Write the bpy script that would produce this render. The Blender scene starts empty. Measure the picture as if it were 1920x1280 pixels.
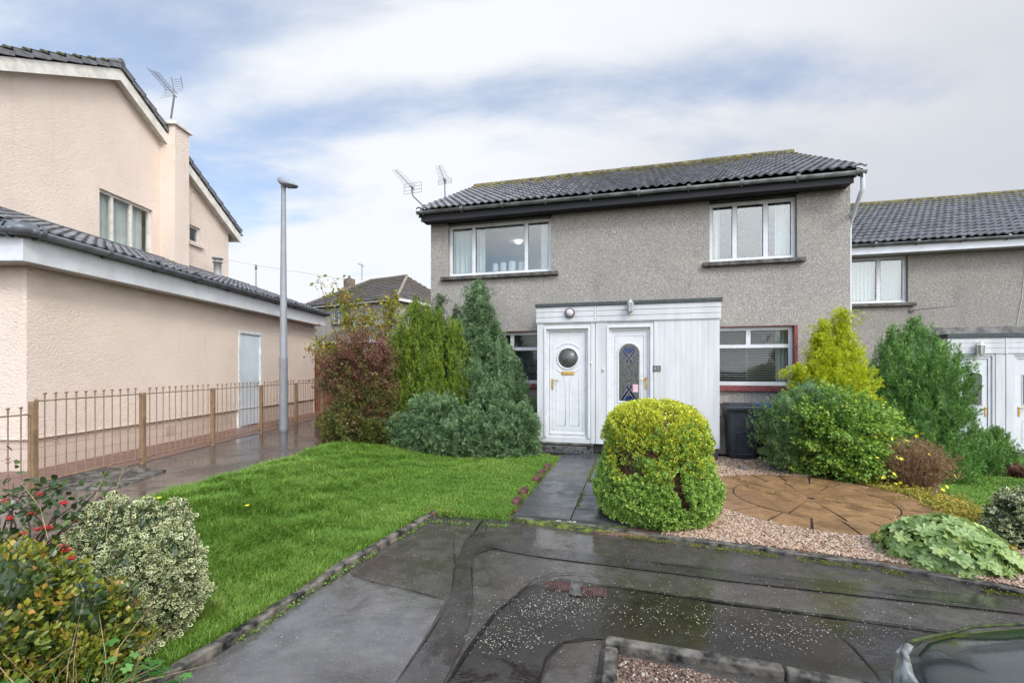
import bpy, bmesh, math, random
import numpy as np
from mathutils import Vector, Matrix, noise
from mathutils.geometry import tessellate_polygon

SC = bpy.context.scene
COL = SC.collection
R = math.radians
PI = math.pi
# ------------------------------------------------------------------ camera
F = 860.0; HZ = 692.0; CZ = 1.65           # focal length in photo pixels, horizon row, eye height
cam_d = bpy.data.cameras.new('camera'); cam = bpy.data.objects.new('camera', cam_d); COL.objects.link(cam)
cam_d.sensor_width = 36; cam_d.lens = F / 1920 * 36
cam_d.shift_y = (HZ - 640) / 1920
cam_d.clip_start = 0.05; cam_d.clip_end = 3000
cam.location = (0, 0, CZ); cam.rotation_euler = (R(90), 0, 0)
SC.camera = cam
# ------------------------------------------------------------------ world
SUN_EL = R(42); SUN_AZ = R(148)            # behind and to the right of the camera
world = bpy.data.worlds.new('World'); SC.world = world; world.use_nodes = True
wn = world.node_tree; wn.nodes.clear()
def wnode(t, **kw):
    n = wn.nodes.new(t)
    for k, v in kw.items(): setattr(n, k, v)
    return n
def wmath(op, a, b=None, clamp=False):
    n = wnode('ShaderNodeMath', operation=op, use_clamp=clamp)
    for i, v in enumerate((a, b)):
        if v is None: continue
        if isinstance(v, (int, float)): n.inputs[i].default_value = v
        else: wn.links.new(v, n.inputs[i])
    return n.outputs[0]
sky = wnode('ShaderNodeTexSky', sky_type='NISHITA', sun_disc=False)
sky.sun_elevation = SUN_EL; sky.sun_rotation = SUN_AZ; sky.air_density = 1.0; sky.dust_density = 0.6; sky.ozone_density = 2.0
tc = wnode('ShaderNodeTexCoord'); sep = wnode('ShaderNodeSeparateXYZ'); wn.links.new(tc.outputs['Generated'], sep.inputs[0])
zc = wmath('ADD', wmath('MAXIMUM', sep.outputs[2], 0.0), 0.22)
px_ = wmath('DIVIDE', sep.outputs[0], zc); py_ = wmath('DIVIDE', sep.outputs[1], zc)
cmb = wnode('ShaderNodeCombineXYZ'); wn.links.new(px_, cmb.inputs[0]); wn.links.new(py_, cmb.inputs[1])
mp = wnode('ShaderNodeMapping'); mp.inputs['Rotation'].default_value = (0, 0, R(-24)); mp.inputs['Scale'].default_value = (0.75, 1.5, 1); mp.inputs['Location'].default_value = (3.1, 1.35, 0)
wn.links.new(cmb.outputs[0], mp.inputs[0])
def wnoise(scale, detail, rough, dist=0.0, src=None):
    n = wnode('ShaderNodeTexNoise'); n.inputs['Scale'].default_value = scale; n.inputs['Detail'].default_value = detail
    n.inputs['Roughness'].default_value = rough; n.inputs['Distortion'].default_value = dist
    wn.links.new((src or mp).outputs[0], n.inputs['Vector']); return n.outputs[0]
n1 = wnoise(0.95, 9, 0.56, 0.35)
n2 = wnoise(2.6, 8, 0.6, 0.3)
cov = wmath('ADD', wmath('MULTIPLY', n1, 0.8), wmath('MULTIPLY', n2, 0.2))
# denser towards the right and towards the horizon
bias = wmath('ADD', wmath('MULTIPLY', sep.outputs[0], 0.16), wmath('MULTIPLY', wmath('SUBTRACT', 0.45, sep.outputs[2]), 0.30))
cov = wmath('ADD', cov, bias)
# a long white cloud bank with a clearer lane beyond it (distances in the cloud layer)
dl = wmath('SUBTRACT', wmath('ADD', py_, wmath('MULTIPLY', px_, 0.173)), 0.997)
dl = wmath('ADD', dl, wmath('MULTIPLY', wmath('SUBTRACT', n1, 0.5), 0.30))
def gauss(x, c, w, h):
    q = wmath('DIVIDE', wmath('SUBTRACT', x, c), w)
    return wmath('MULTIPLY', wmath('POWER', 2.718, wmath('MULTIPLY', wmath('MULTIPLY', q, q), -1.0)), h)
cov = wmath('ADD', cov, wmath('ADD', gauss(dl, 0.0, 0.10, 0.095), gauss(dl, 0.20, 0.09, -0.02)))
mr = wnode('ShaderNodeMapRange', interpolation_type='SMOOTHSTEP'); wn.links.new(cov, mr.inputs[0])
mr.inputs[1].default_value = 0.36; mr.inputs[2].default_value = 0.55; mr.inputs[3].default_value = 0.34; mr.inputs[4].default_value = 1.0
# cloud colour: white body, blue-grey sheets to the right
n3 = wnoise(0.7, 6, 0.5, 0.2)
gr = wmath('ADD', wmath('MULTIPLY', sep.outputs[0], 1.15), wmath('MULTIPLY', wmath('SUBTRACT', n3, 0.5), 1.5))
gr = wmath('ADD', gr, wmath('MULTIPLY', sep.outputs[2], 0.15))
mr2 = wnode('ShaderNodeMapRange', interpolation_type='SMOOTHSTEP'); wn.links.new(gr, mr2.inputs[0])
mr2.inputs[1].default_value = -0.05; mr2.inputs[2].default_value = 1.0
cm = wnode('ShaderNodeMix', data_type='RGBA'); wn.links.new(mr2.outputs[0], cm.inputs[0])
cm.inputs[6].default_value = (7.1, 7.3, 7.6, 1); cm.inputs[7].default_value = (5.0, 5.2, 5.65, 1)
blue = wnode('ShaderNodeMix', data_type='RGBA', blend_type='MULTIPLY'); blue.inputs[0].default_value = 1.0
wn.links.new(sky.outputs[0], blue.inputs[6]); blue.inputs[7].default_value = (1.12, 1.36, 1.52, 1)
fin = wnode('ShaderNodeMix', data_type='RGBA'); wn.links.new(mr.outputs[0], fin.inputs[0])
wn.links.new(blue.outputs[2], fin.inputs[6]); wn.links.new(cm.outputs[2], fin.inputs[7])
# whole sky brightened round the sun, unseen behind the camera, added as fill light
dt = wnode('ShaderNodeVectorMath', operation='DOT_PRODUCT'); wn.links.new(tc.outputs['Generated'], dt.inputs[0])
dt.inputs[1].default_value = (math.sin(SUN_AZ) * math.cos(SUN_EL), math.cos(SUN_AZ) * math.cos(SUN_EL), math.sin(SUN_EL))
mr3 = wnode('ShaderNodeMapRange', interpolation_type='SMOOTHSTEP'); wn.links.new(dt.outputs['Value'], mr3.inputs[0]); mr3.inputs[1].default_value = 0.25; mr3.inputs[2].default_value = 1.0; mr3.inputs[3].default_value = 1.0; mr3.inputs[4].default_value = 4.2
bri = wnode('ShaderNodeVectorMath', operation='SCALE'); wn.links.new(fin.outputs[2], bri.inputs[0]); wn.links.new(mr3.outputs[0], bri.inputs['Scale'])
bg = wnode('ShaderNodeBackground'); bg.inputs[1].default_value = 0.1; wn.links.new(bri.outputs[0], bg.inputs[0])
wo = wnode('ShaderNodeOutputWorld'); wn.links.new(bg.outputs[0], wo.inputs[0])
# ------------------------------------------------------------------ sun
sd = bpy.data.lights.new('sun', 'SUN'); so = bpy.data.objects.new('sun', sd); COL.objects.link(so)
sd.energy = 1.5; sd.angle = R(14); sd.color = (1.0, 0.95, 0.88)
sdir = Vector((math.sin(SUN_AZ) * math.cos(SUN_EL), math.cos(SUN_AZ) * math.cos(SUN_EL), math.sin(SUN_EL)))
so.rotation_euler = sdir.to_track_quat('Z', 'Y').to_euler()
# ------------------------------------------------------------------ exposure
SC.view_settings.view_transform = 'Standard'; SC.view_settings.look = 'None'
SC.view_settings.exposure = 0.42; SC.view_settings.gamma = 1.0
SC.render.engine = 'CYCLES'; SC.cycles.use_denoising = True; SC.cycles.denoising_prefilter = 'NONE'
SC.cycles.max_bounces = 8; SC.cycles.diffuse_bounces = 4; SC.cycles.transparent_max_bounces = 12; SC.cycles.caustics_reflective = False; SC.cycles.caustics_refractive = False

# ------------------------------------------------------------------ ground shape
def sst(t):
    t = min(1.0, max(0.0, t)); return t * t * (3 - 2 * t)
def gz(x, y):
    x0 = min(-1.86 + .346 * (y - 2.54), -0.96) - 0.08
    x1 = min(-3.3, x0 - 1.2)
    z = 0.30 * sst((x0 - x) / (x0 - x1))
    z -= 0.30 * sst((x - 4.4) / 3.0) * sst((y - 4.8) / 3.3)
    return z
def P(u, v, off=0.0):
    """ground point seen at photo pixel (u, v)"""
    z = 0.0
    for _ in range(60):
        Y = (CZ - z - off) * F / (v - HZ); X = (u - 960) / F * Y
        z = 0.5 * z + 0.5 * gz(X, Y)
    return Vector((X, Y, z + off))
class Frame:
    """a house's own axes: x along its front, y into it"""
    def __init__(s, ox, oy, yaw): s.o = (ox, oy); s.a = yaw
    def loc(s, X, Y):
        dx, dy = X - s.o[0], Y - s.o[1]; c, q = math.cos(s.a), math.sin(s.a)
        return (c * dx + q * dy, -q * dx + c * dy)
    def wor(s, x, y):
        c, q = math.cos(s.a), math.sin(s.a)
        return (s.o[0] + c * x - q * y, s.o[1] + q * x + c * y)
    def onY(s, u, v, y):            # point of the plane local y
        C = s.loc(0, 0); D = s.loc(s.o[0] + (u - 960) / F, s.o[1] + 1)
        t = (y - C[1]) / D[1]
        return (C[0] + D[0] * t, CZ + (HZ - v) / F * t)
    def onX(s, u, v, x):            # point of the plane local x
        C = s.loc(0, 0); D = s.loc(s.o[0] + (u - 960) / F, s.o[1] + 1)
        t = (x - C[0]) / D[0]
        return (C[1] + D[1] * t, CZ + (HZ - v) / F * t)

# ------------------------------------------------------------------ object helpers
def tag(o, label=None, cat=None, group=None, kind=None):
    if label: o['label'] = label
    if cat: o['category'] = cat
    if group: o['group'] = group
    if kind: o['kind'] = kind
    return o
def empty(name, loc=(0, 0, 0), rz=0.0, label=None, cat=None, group=None):
    o = bpy.data.objects.new(name, None); COL.objects.link(o); o.location = loc; o.rotation_euler = (0, 0, rz)
    o.empty_display_size = 0.2
    return tag(o, label, cat, group)
def link(name, me, mats, parent=None):
    o = bpy.data.objects.new(name, me); COL.objects.link(o)
    if not isinstance(mats, (list, tuple)): mats = [mats]
    for m in mats: me.materials.append(m)
    if parent is not None: o.parent = parent
    return o
class MB:
    def __init__(s): s.v = []; s.f = []; s.m = []; s.sm = []; s.cur = 0
    def add(s, vs, fs, smooth=False):
        b = len(s.v); s.v += [tuple(p) for p in vs]
        for f in fs: s.f.append(tuple(b + i for i in f)); s.m.append(s.cur); s.sm.append(smooth)
        return s
    def quad(s, a, b, c, d): return s.add([a, b, c, d], [(0, 1, 2, 3)])
    def box(s, x0, x1, y0, y1, z0, z1, bev=0.0):
        if bev <= 0:
            vs = [(x, y, z) for x in (x0, x1) for y in (y0, y1) for z in (z0, z1)]
            return s.add(vs, [(0, 1, 3, 2), (4, 6, 7, 5), (0, 4, 5, 1), (2, 3, 7, 6), (0, 2, 6, 4), (1, 5, 7, 3)])
        bm = bmesh.new(); bmesh.ops.create_cube(bm, size=1)
        for q in bm.verts: q.co = Vector(((x0 + x1) / 2 + q.co.x * (x1 - x0), (y0 + y1) / 2 + q.co.y * (y1 - y0), (z0 + z1) / 2 + q.co.z * (z1 - z0)))
        bmesh.ops.bevel(bm, geom=list(bm.edges), offset=bev, segments=2, affect='EDGES', profile=0.5)
        bm.verts.index_update(); s.add([q.co for q in bm.verts], [[q.index for q in f.verts] for f in bm.faces]); bm.free(); return s
    def obox(s, c, ax, ay, az, hx, hy, hz):
        c = Vector(c); ax = Vector(ax).normalized() * hx; ay = Vector(ay).normalized() * hy; az = Vector(az).normalized() * hz
        vs = [c + ax * i + ay * j + az * k for i in (-1, 1) for j in (-1, 1) for k in (-1, 1)]
        return s.add(vs, [(0, 1, 3, 2), (4, 6, 7, 5), (0, 4, 5, 1), (2, 3, 7, 6), (0, 2, 6, 4), (1, 5, 7, 3)])
    def prism(s, pts, d, cap=True):
        """pts: closed outline of 3-D points, d: extrusion vector"""
        n = len(pts); d = Vector(d); a = [Vector(p) for p in pts]; b = [p + d for p in a]
        fs = [(i, (i + 1) % n, n + (i + 1) % n, n + i) for i in range(n)]
        if cap: fs += [tuple(range(n))[::-1], tuple(range(n, 2 * n))]
        return s.add(a + b, fs)
    def tube(s, path, r, n=8, cap=True):
        path = [Vector(p) for p in path]; k = len(path); rs = r if isinstance(r, (list, tuple)) else [r] * k
        vs = []; prev = None
        for i, p in enumerate(path):
            t = (path[min(i + 1, k - 1)] - path[max(i - 1, 0)]).normalized()
            if prev is None: x = t.orthogonal().normalized()
            else:
                x = prev - t * prev.dot(t)
                x = x.normalized() if x.length > 1e-6 else t.orthogonal().normalized()
            prev = x; y = t.cross(x)
            for j in range(n):
                a = 2 * PI * j / n; vs.append(p + (x * math.cos(a) + y * math.sin(a)) * rs[i])
        fs = [(i * n + j, i * n + (j + 1) % n, (i + 1) * n + (j + 1) % n, (i + 1) * n + j) for i in range(k - 1) for j in range(n)]
        s.add(vs, fs, True)
        if cap: s.add(vs[:n], [tuple(range(n))[::-1]]); s.add(vs[-n:], [tuple(range(n))])
        return s
    def lathe(s, c, prof, n=16, axis='z', smooth=True):
        c = Vector(c); vs = []
        for r, h in prof:
            for j in range(n):
                a = 2 * PI * j / n; x, y = r * math.cos(a), r * math.sin(a)
                vs.append(c + (Vector((x, y, h)) if axis == 'z' else Vector((x, -h, y)) if axis == 'y' else Vector((h, x, y))))
        k = len(prof)
        s.add(vs, [(i * n + j, i * n + (j + 1) % n, (i + 1) * n + (j + 1) % n, (i + 1) * n + j) for i in range(k - 1) for j in range(n)], smooth)
        if prof[0][0] > 1e-4: s.add(vs[:n], [tuple(range(n))[::-1]])
        if prof[-1][0] > 1e-4: s.add(vs[-n:], [tuple(range(n))])
        return s
    def build(s, name, mats, parent=None, loc=None):
        me = bpy.data.meshes.new(name); me.from_pydata(s.v, [], s.f); me.update()
        me.polygons.foreach_set('material_index', s.m); me.polygons.foreach_set('use_smooth', s.sm)
        bm = bmesh.new(); bm.from_mesh(me); bmesh.ops.recalc_face_normals(bm, faces=bm.faces); bm.to_mesh(me); bm.free()
        o = link(name, me, mats, parent)
        if loc is not None: o.location = loc
        return o
def np_mesh(name, V, faces, mats, parent=None, rnd=None, smooth=False, mi=None):
    """V (n,3); faces: list of int arrays (m,k); rnd: per-vertex random number"""
    me = bpy.data.meshes.new(name); V = np.asarray(V, dtype=np.float32)
    me.vertices.add(len(V)); me.vertices.foreach_set('co', V.ravel())
    loops = np.concatenate([f.ravel() for f in faces]).astype(np.int32)
    sizes = np.concatenate([np.full(len(f), f.shape[1], dtype=np.int32) for f in faces])
    starts = np.concatenate([[0], np.cumsum(sizes)[:-1]]).astype(np.int32)
    me.loops.add(len(loops)); me.loops.foreach_set('vertex_index', loops)
    me.polygons.add(len(sizes)); me.polygons.foreach_set('loop_start', starts)
    me.polygons.foreach_set('use_smooth', np.full(len(sizes), smooth))
    if mi is not None: me.polygons.foreach_set('material_index', mi.astype(np.int32))
    if rnd is not None:
        at = me.attributes.new('rnd', 'FLOAT', 'POINT'); at.data.foreach_set('value', np.asarray(rnd, dtype=np.float32))
    me.update(calc_edges=True); me.validate()
    return link(name, me, mats, parent)

# ------------------------------------------------------------------ materials
class NT:
    def __init__(s, name):
        s.m = bpy.data.materials.new(name); s.m.use_nodes = True; s.t = s.m.node_tree; s.t.nodes.clear()
        s.out = s.n('ShaderNodeOutputMaterial'); s.b = s.n('ShaderNodeBsdfPrincipled'); s.l(s.b.outputs[0], s.out.inputs[0])
        s.co = s.n('ShaderNodeTexCoord').outputs['Object']
    def n(s, t, **kw):
        q = s.t.nodes.new(t)
        for k, v in kw.items(): setattr(q, k, v)
        return q
    def l(s, a, b): s.t.links.new(a, b)
    def setv(s, sock, v):
        if isinstance(v, bpy.types.NodeSocket): s.l(v, sock)
        elif isinstance(v, (tuple, list)) and len(v) == 3 and sock.type == 'RGBA': sock.default_value = (*v, 1)
        else: sock.default_value = v
    def scaled(s, sc):
        m = s.n('ShaderNodeMapping'); m.inputs['Scale'].default_value = sc; s.l(s.co, m.inputs[0]); return m.outputs[0]
    def noise(s, scale, detail=4, rough=.55, dist=0.0, vec=None, color=False):
        q = s.n('ShaderNodeTexNoise'); q.inputs['Scale'].default_value = scale; q.inputs['Detail'].default_value = detail
        q.inputs['Roughness'].default_value = rough; q.inputs['Distortion'].default_value = dist; s.l(vec or s.co, q.inputs['Vector'])
        return q.outputs[1 if color else 0]
    def vor(s, scale, feature='F1', out=0, vec=None):
        q = s.n('ShaderNodeTexVoronoi', feature=feature); q.inputs['Scale'].default_value = scale; s.l(vec or s.co, q.inputs['Vector']); return q.outputs[out]
    def rng(s, x, a, b, c=0.0, d=1.0, smooth=True):
        q = s.n('ShaderNodeMapRange', interpolation_type='SMOOTHSTEP' if smooth else 'LINEAR'); s.l(x, q.inputs[0])
        for i, v in enumerate((a, b, c, d)): q.inputs[i + 1].default_value = v
        return q.outputs[0]
    def mix(s, f, a, b, mode='MIX'):
        q = s.n('ShaderNodeMix', data_type='RGBA', blend_type=mode); s.setv(q.inputs[0], f); s.setv(q.inputs[6], a); s.setv(q.inputs[7], b); return q.outputs[2]
    def math(s, op, a, b=0.0, clamp=False):
        q = s.n('ShaderNodeMath', operation=op, use_clamp=clamp); s.setv(q.inputs[0], a); s.setv(q.inputs[1], b); return q.outputs[0]
    def bump(s, h, strength=.3, dist=.01, prev=None):
        q = s.n('ShaderNodeBump'); q.inputs['Strength'].default_value = strength; q.inputs['Distance'].default_value = dist; s.l(h, q.inputs['Height'])
        if prev: s.l(prev, q.inputs['Normal'])
        return q.outputs[0]
    def attr(s, name='rnd'):
        q = s.n('ShaderNodeAttribute'); q.attribute_name = name; return q.outputs['Fac']
    def ramp(s, f, stops):
        q = s.n('ShaderNodeValToRGB'); s.l(f, q.inputs[0]); e = q.color_ramp.elements
        while len(e) < len(stops): e.new(0.5)
        for i, (p, c) in enumerate(stops): e[i].position = p; e[i].color = (*c, 1)
        return q.outputs[0]
    def fin(s, base=None, rough=None, metal=None, spec=None, nrm=None, coat=None):
        if base is not None: s.setv(s.b.inputs['Base Color'], base)
        if rough is not None: s.setv(s.b.inputs['Roughness'], rough)
        if metal is not None: s.b.inputs['Metallic'].default_value = metal
        if spec is not None: s.b.inputs['Specular IOR Level'].default_value = spec
        if coat is not None: s.b.inputs['Coat Weight'].default_value = coat; s.b.inputs['Coat Roughness'].default_value = .08
        if nrm is not None: s.l(nrm, s.b.inputs['Normal'])
        return s.m
def simple(name, c, rough=.5, metal=0, var=.12, scale=6, bump=0.0, bscale=60, spec=.5, streak=False):
    t = NT(name); v = t.scaled((1, 1, .15)) if streak else None
    n = t.noise(scale, 5, .6, vec=v); d = tuple(x * (1 - 2 * var) for x in c); l = tuple(min(1, x * (1 + var)) for x in c)
    base = t.mix(t.rng(n, .3, .7), d, l)
    nm = t.bump(t.noise(bscale, 3), bump, .004) if bump else None
    rr = t.rng(n, .3, .7, rough * .85, min(1, rough * 1.15))
    return t.fin(base, rr, metal, spec, nm)
M = {}
def harl(name, c1, c2, c3, stain=(.05, .05, .045), cell=88):
    """roughcast with small mixed chips and long weather stains"""
    t = NT(name); col = t.vor(cell, out=1); g = t.n('ShaderNodeSeparateColor'); t.l(col, g.inputs[0])
    chip = t.ramp(g.outputs[0], [(0, c1), (.35, c1), (.5, c2), (.78, c2), (.9, c3), (1, c3)])
    big = t.noise(.9, 6, .6); st = t.noise(2.2, 6, .65, vec=t.scaled((1, 1, .22)))
    chip = t.mix(t.rng(big, .35, .68, 0, .30), chip, tuple(x * .62 for x in c2))
    chip = t.mix(t.rng(t.noise(.55, 5, .65, .8), .5, .72, 0, .35), chip, (.50, .43, .34))
    chip = t.mix(t.rng(st, .54, .78, 0, .42), chip, stain)
    chip = t.mix(t.rng(t.noise(26, 3, .7), .35, .65, 0, .35), chip, tuple(x * .62 for x in c1))
    h = t.math('ADD', t.vor(cell), t.noise(130, 2))
    return t.fin(chip, .85, nrm=t.bump(h, .7, .008))
M['harl'] = harl('grey_roughcast', (.25, .228, .195), (.395, .36, .31), (.56, .525, .465))
M['harl2'] = harl('brown_roughcast', (.23, .205, .172), (.365, .33, .28), (.50, .46, .40))
def pinkm():
    t = NT('pink_render'); n = t.noise(36, 5, .62, .5, vec=t.scaled((.8, .8, 1.7))); big = t.noise(.7, 5, .6)
    base = t.mix(t.rng(big, .3, .7), (.76, .62, .51), (.83, .69, .575))
    base = t.mix(t.rng(t.noise(2, 5, .7, vec=t.scaled((1, 1, .2))), .6, .85, 0, .25), base, (.52, .37, .28))
    base = t.mix(t.rng(t.noise(3.5, 6, .7, vec=t.scaled((1, 1, .10))), .56, .80, 0, .22), base, (.40, .32, .26))
    return t.fin(base, .75, nrm=t.bump(n, .9, .032))
M['pink'] = pinkm()
def pinkbrick():
    t = NT('painted_brick'); b = t.n('ShaderNodeTexBrick'); rot = t.n('ShaderNodeMapping'); rot.inputs['Rotation'].default_value = (R(90), 0, R(90)); t.l(t.co, rot.inputs[0])
    cx = t.n('ShaderNodeSeparateXYZ'); t.l(t.co, cx.inputs[0]); cc = t.n('ShaderNodeCombineXYZ'); t.l(t.math('ADD', cx.outputs[0], cx.outputs[1]), cc.inputs[0]); t.l(cx.outputs[2], cc.inputs[1]); t.l(cc.outputs[0], b.inputs['Vector'])
    b.inputs['Scale'].default_value = 1; b.inputs['Brick Width'].default_value = .45; b.inputs['Row Height'].default_value = .15; b.inputs['Mortar Size'].default_value = .006; b.inputs['Mortar Smooth'].default_value = .4
    b.inputs['Color1'].default_value = (.56, .44, .36, 1); b.inputs['Color2'].default_value = (.52, .41, .34, 1); b.inputs['Mortar'].default_value = (.42, .32, .26, 1)
    base = t.mix(t.rng(t.noise(3, 5), .5, .8, 0, .4), b.outputs[0], (.36, .27, .2))
    return t.fin(base, .7, nrm=t.bump(t.math('SUBTRACT', 1.0, b.outputs[1]), .5, .008, t.bump(t.noise(60, 3), .3, .004)))
M['pbrick'] = pinkbrick()
def tilem(name, c, moss, mz0, mz1, amt=1.0):
    t = NT(name); r = t.attr(); base = t.mix(r, tuple(x * .75 for x in c), tuple(x * 1.3 for x in c))
    base = t.mix(t.rng(t.noise(9, 5, .65), .45, .75, 0, .5), base, tuple(min(1, x * 1.9 + .02) for x in c))
    s = t.n('ShaderNodeSeparateXYZ'); t.l(t.co, s.inputs[0])
    h = t.rng(s.outputs[2], mz0, mz1, 0, .24); m = t.math('ADD', t.noise(5.5, 6, .7), h)
    mask = t.rng(m, .64, .76, 0, amt); base = t.mix(mask, base, t.mix(t.noise(14, 2), moss, tuple(x * .45 for x in moss)))
    ro = t.mix(mask, (.34,) * 3, (.9,) * 3)
    return t.fin(base, ro, nrm=t.bump(t.noise(120, 3), .25, .004))
M['tile'] = tilem('roof_tile_main', (.155, .152, .16), (.22, .19, .035), 5.6, 7.5)
M['tile2'] = tilem('roof_tile_dark', (.13, .13, .136), (.2, .18, .04), 5.4, 7.6, .8)
M['tile3'] = tilem('roof_tile_brown', (.11, .092, .083), (.16, .14, .05), 6, 9, .6)
M['tile_old'] = simple('ridge_tile', (.14, .125, .10), .8, var=.3, scale=12, bump=.3)
M['moss_ridge'] = simple('mossy_ridge', (.16, .135, .06), .9, var=.4, scale=9, bump=.6)
M['white'] = simple('white_upvc', (.61, .612, .602), .28, var=.03, scale=3)
M['whitewood'] = simple('white_painted_board', (.555, .555, .54), .42, var=.06, scale=5, streak=True)
M['whitefascia'] = simple('white_fascia', (.60, .61, .615), .35, var=.06, scale=3)
M['cream'] = simple('cream_barge', (.70, .66, .58), .5, var=.1)
def fasc():
    t = NT('black_fascia_paint'); n = t.noise(10, 5); p = t.noise(7, 6, .75, vec=t.scaled((1, 1, 6)))
    return t.fin(t.mix(t.rng(p, .665, .70), t.mix(n, (.015, .015, .017), (.030, .030, .032)), (.30, .30, .30)), .6, spec=.3, nrm=t.bump(n, .2, .004))
M['black'] = fasc()
M['gutter'] = simple('grey_gutter', (.105, .115, .125), .35, var=.15)
M['gutter_old'] = simple('weathered_gutter', (.19, .20, .19), .5, var=.25, scale=5)
M['felt'] = simple('roof_felt', (.055, .065, .062), .7, var=.2, scale=12, bump=.3)
M['sill'] = simple('stone_sill', (.11, .10, .082), .8, var=.4, scale=9, bump=.5, bscale=90)
M['redpaint'] = simple('red_paint', (.20, .045, .038), .55, var=.25, scale=14)
M['reveal'] = simple('window_reveal', (.36, .31, .25), .85, var=.2, bump=.3)
M['stone'] = simple('dark_step_stone', (.085, .08, .072), .6, var=.6, scale=22, bump=.6, bscale=70)
M['brass'] = simple('brass', (.66, .44, .13), .28, 1.0, var=.15)
M['steel'] = simple('galvanised_steel', (.24, .25, .255), .45, 0, var=.06, scale=3)
M['lampgrey'] = simple('lamp_head_grey', (.25, .265, .28), .5, var=.02)
M['alu'] = simple('aluminium', (.13, .13, .135), .6, .0)
M['dark'] = simple('dark_rubber', (.02, .02, .02), .6)
M['tan'] = simple('tan_painted_iron', (.25, .16, .09), .45, var=.15, scale=12)
M['tanrail'] = simple('tan_painted_bar', (.27, .175, .105), .5, var=.2, scale=20)
M['timber'] = simple('red_brown_timber', (.17, .05, .026), .6, var=.3, scale=8, bump=.2, streak=True)
M['bark'] = simple('bark', (.085, .06, .045), .85, var=.35, scale=25, bump=.5)
M['straw'] = simple('dry_stem', (.42, .30, .14), .7, var=.3, scale=20)
M['redstem'] = simple('dark_red_stem', (.09, .04, .035), .7, var=.3)
M['binp'] = simple('bin_plastic', (.030, .036, .042), .42, var=.12, scale=14, bump=.12, bscale=200)
M['blue'] = simple('blue_plastic', (.02, .12, .40), .4)
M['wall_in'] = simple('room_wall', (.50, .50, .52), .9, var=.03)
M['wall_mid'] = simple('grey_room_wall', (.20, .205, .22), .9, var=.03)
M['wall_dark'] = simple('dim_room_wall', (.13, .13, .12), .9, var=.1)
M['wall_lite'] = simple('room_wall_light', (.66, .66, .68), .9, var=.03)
M['blind'] = simple('blind_slat', (.60, .60, .58), .4, var=.04)
M['cover'] = simple('rusty_iron', (.085, .042, .034), .5, var=.35, scale=30, bump=.5, bscale=90)
M['concrete'] = simple('old_concrete', (.12, .105, .082), .7, var=.5, scale=11, bump=.6, bscale=90)
M['berry'] = simple('red_berry', (.45, .012, .012), .22, var=.2)
M['petal'] = simple('white_petal', (.55, .51, .42), .6, var=.2, scale=30)
def curtainm():
    t = NT('curtain'); t.fin((.74, .76, .72), .9); tr = t.n('ShaderNodeBsdfTranslucent'); tr.inputs[0].default_value = (.7, .72, .68, 1)
    mx = t.n('ShaderNodeMixShader'); mx.inputs[0].default_value = .3; t.l(t.b.outputs[0], mx.inputs[1]); t.l(tr.outputs[0], mx.inputs[2]); t.l(mx.outputs[0], t.out.inputs[0]); return t.m
M['curtain'] = curtainm()
def glassm(name, tint=(.93, .96, .95), refl=1.5, base=.04):
    t = NT(name); tr = t.n('ShaderNodeBsdfTransparent'); tr.inputs[0].default_value = (*tint, 1)
    gl = t.n('ShaderNodeBsdfGlossy'); gl.inputs['Roughness'].default_value = .01; gl.inputs[0].default_value = (1, 1, 1, 1)
    lw = t.n('ShaderNodeLayerWeight'); lw.inputs[0].default_value = .5
    f = t.math('ADD', t.math('MULTIPLY', t.math('ADD', t.math('MULTIPLY', t.math('POWER', lw.outputs['Facing'], 5.0), .9), .04), refl), base, True)
    t.l(t.bump(t.noise(1.3, 2), .04, .05), gl.inputs['Normal'])
    mx = t.n('ShaderNodeMixShader'); t.l(f, mx.inputs[0]); t.l(tr.outputs[0], mx.inputs[1]); t.l(gl.outputs[0], mx.inputs[2]); t.l(mx.outputs[0], t.out.inputs[0]); return t.m
M['glass'] = glassm('window_glass', refl=1.0, base=.055)
M['glass_low'] = glassm('window_glass_lower', refl=.8, base=.0)
def obscured():
    t = NT('obscured_glass'); n = t.noise(55, 3, .6); c = t.mix(t.rng(n, .35, .65), (.035, .036, .032), (.12, .125, .11)); return t.fin(c, .18, nrm=t.bump(t.noise(45, 2), .5, .01))
M['obsc'] = obscured()
def tarmac(name, c1, c2, r0, r1, rs=1.2, grit=.5, seed=0.0):
    """wet asphalt: aggregate bump, puddled and drier areas"""
    t = NT(name); mo = t.n('ShaderNodeMapping'); mo.inputs['Location'].default_value = (seed, seed * .7, 0); t.l(t.co, mo.inputs[0]); v = mo.outputs[0]
    fine = t.noise(210, 3, .7, vec=v); agg = t.vor(130, vec=v); big = t.noise(rs, 7, .62, .6, vec=v); mid = t.noise(5.5, 6, .65, .4, vec=v)
    base = t.mix(t.rng(mid, .3, .72), c1, c2); base = t.mix(t.rng(fine, .62, .8, 0, grit), base, (.20, .18, .155)); base = t.mix(t.rng(t.vor(42, vec=v), .10, .16, grit * 1.3, 0), base, (.30, .27, .23))
    wet = t.math('ADD', t.math('MULTIPLY', big, .75), t.math('MULTIPLY', mid, .25))
    rough = t.rng(wet, .47, .66, r0, r1)
    hgt = t.math('ADD', t.math('MULTIPLY', agg, .7), fine)
    bs = t.n('ShaderNodeBump'); bs.inputs['Distance'].default_value = .008; t.l(hgt, bs.inputs['Height']); t.l(t.rng(wet, .47, .66, .03, .6), bs.inputs['Strength'])
    b2 = t.bump(t.noise(1.7, 5, .6, .5, vec=v), .35, .03, bs.outputs[0])
    return t.fin(base, rough, spec=.8, nrm=b2)
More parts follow.
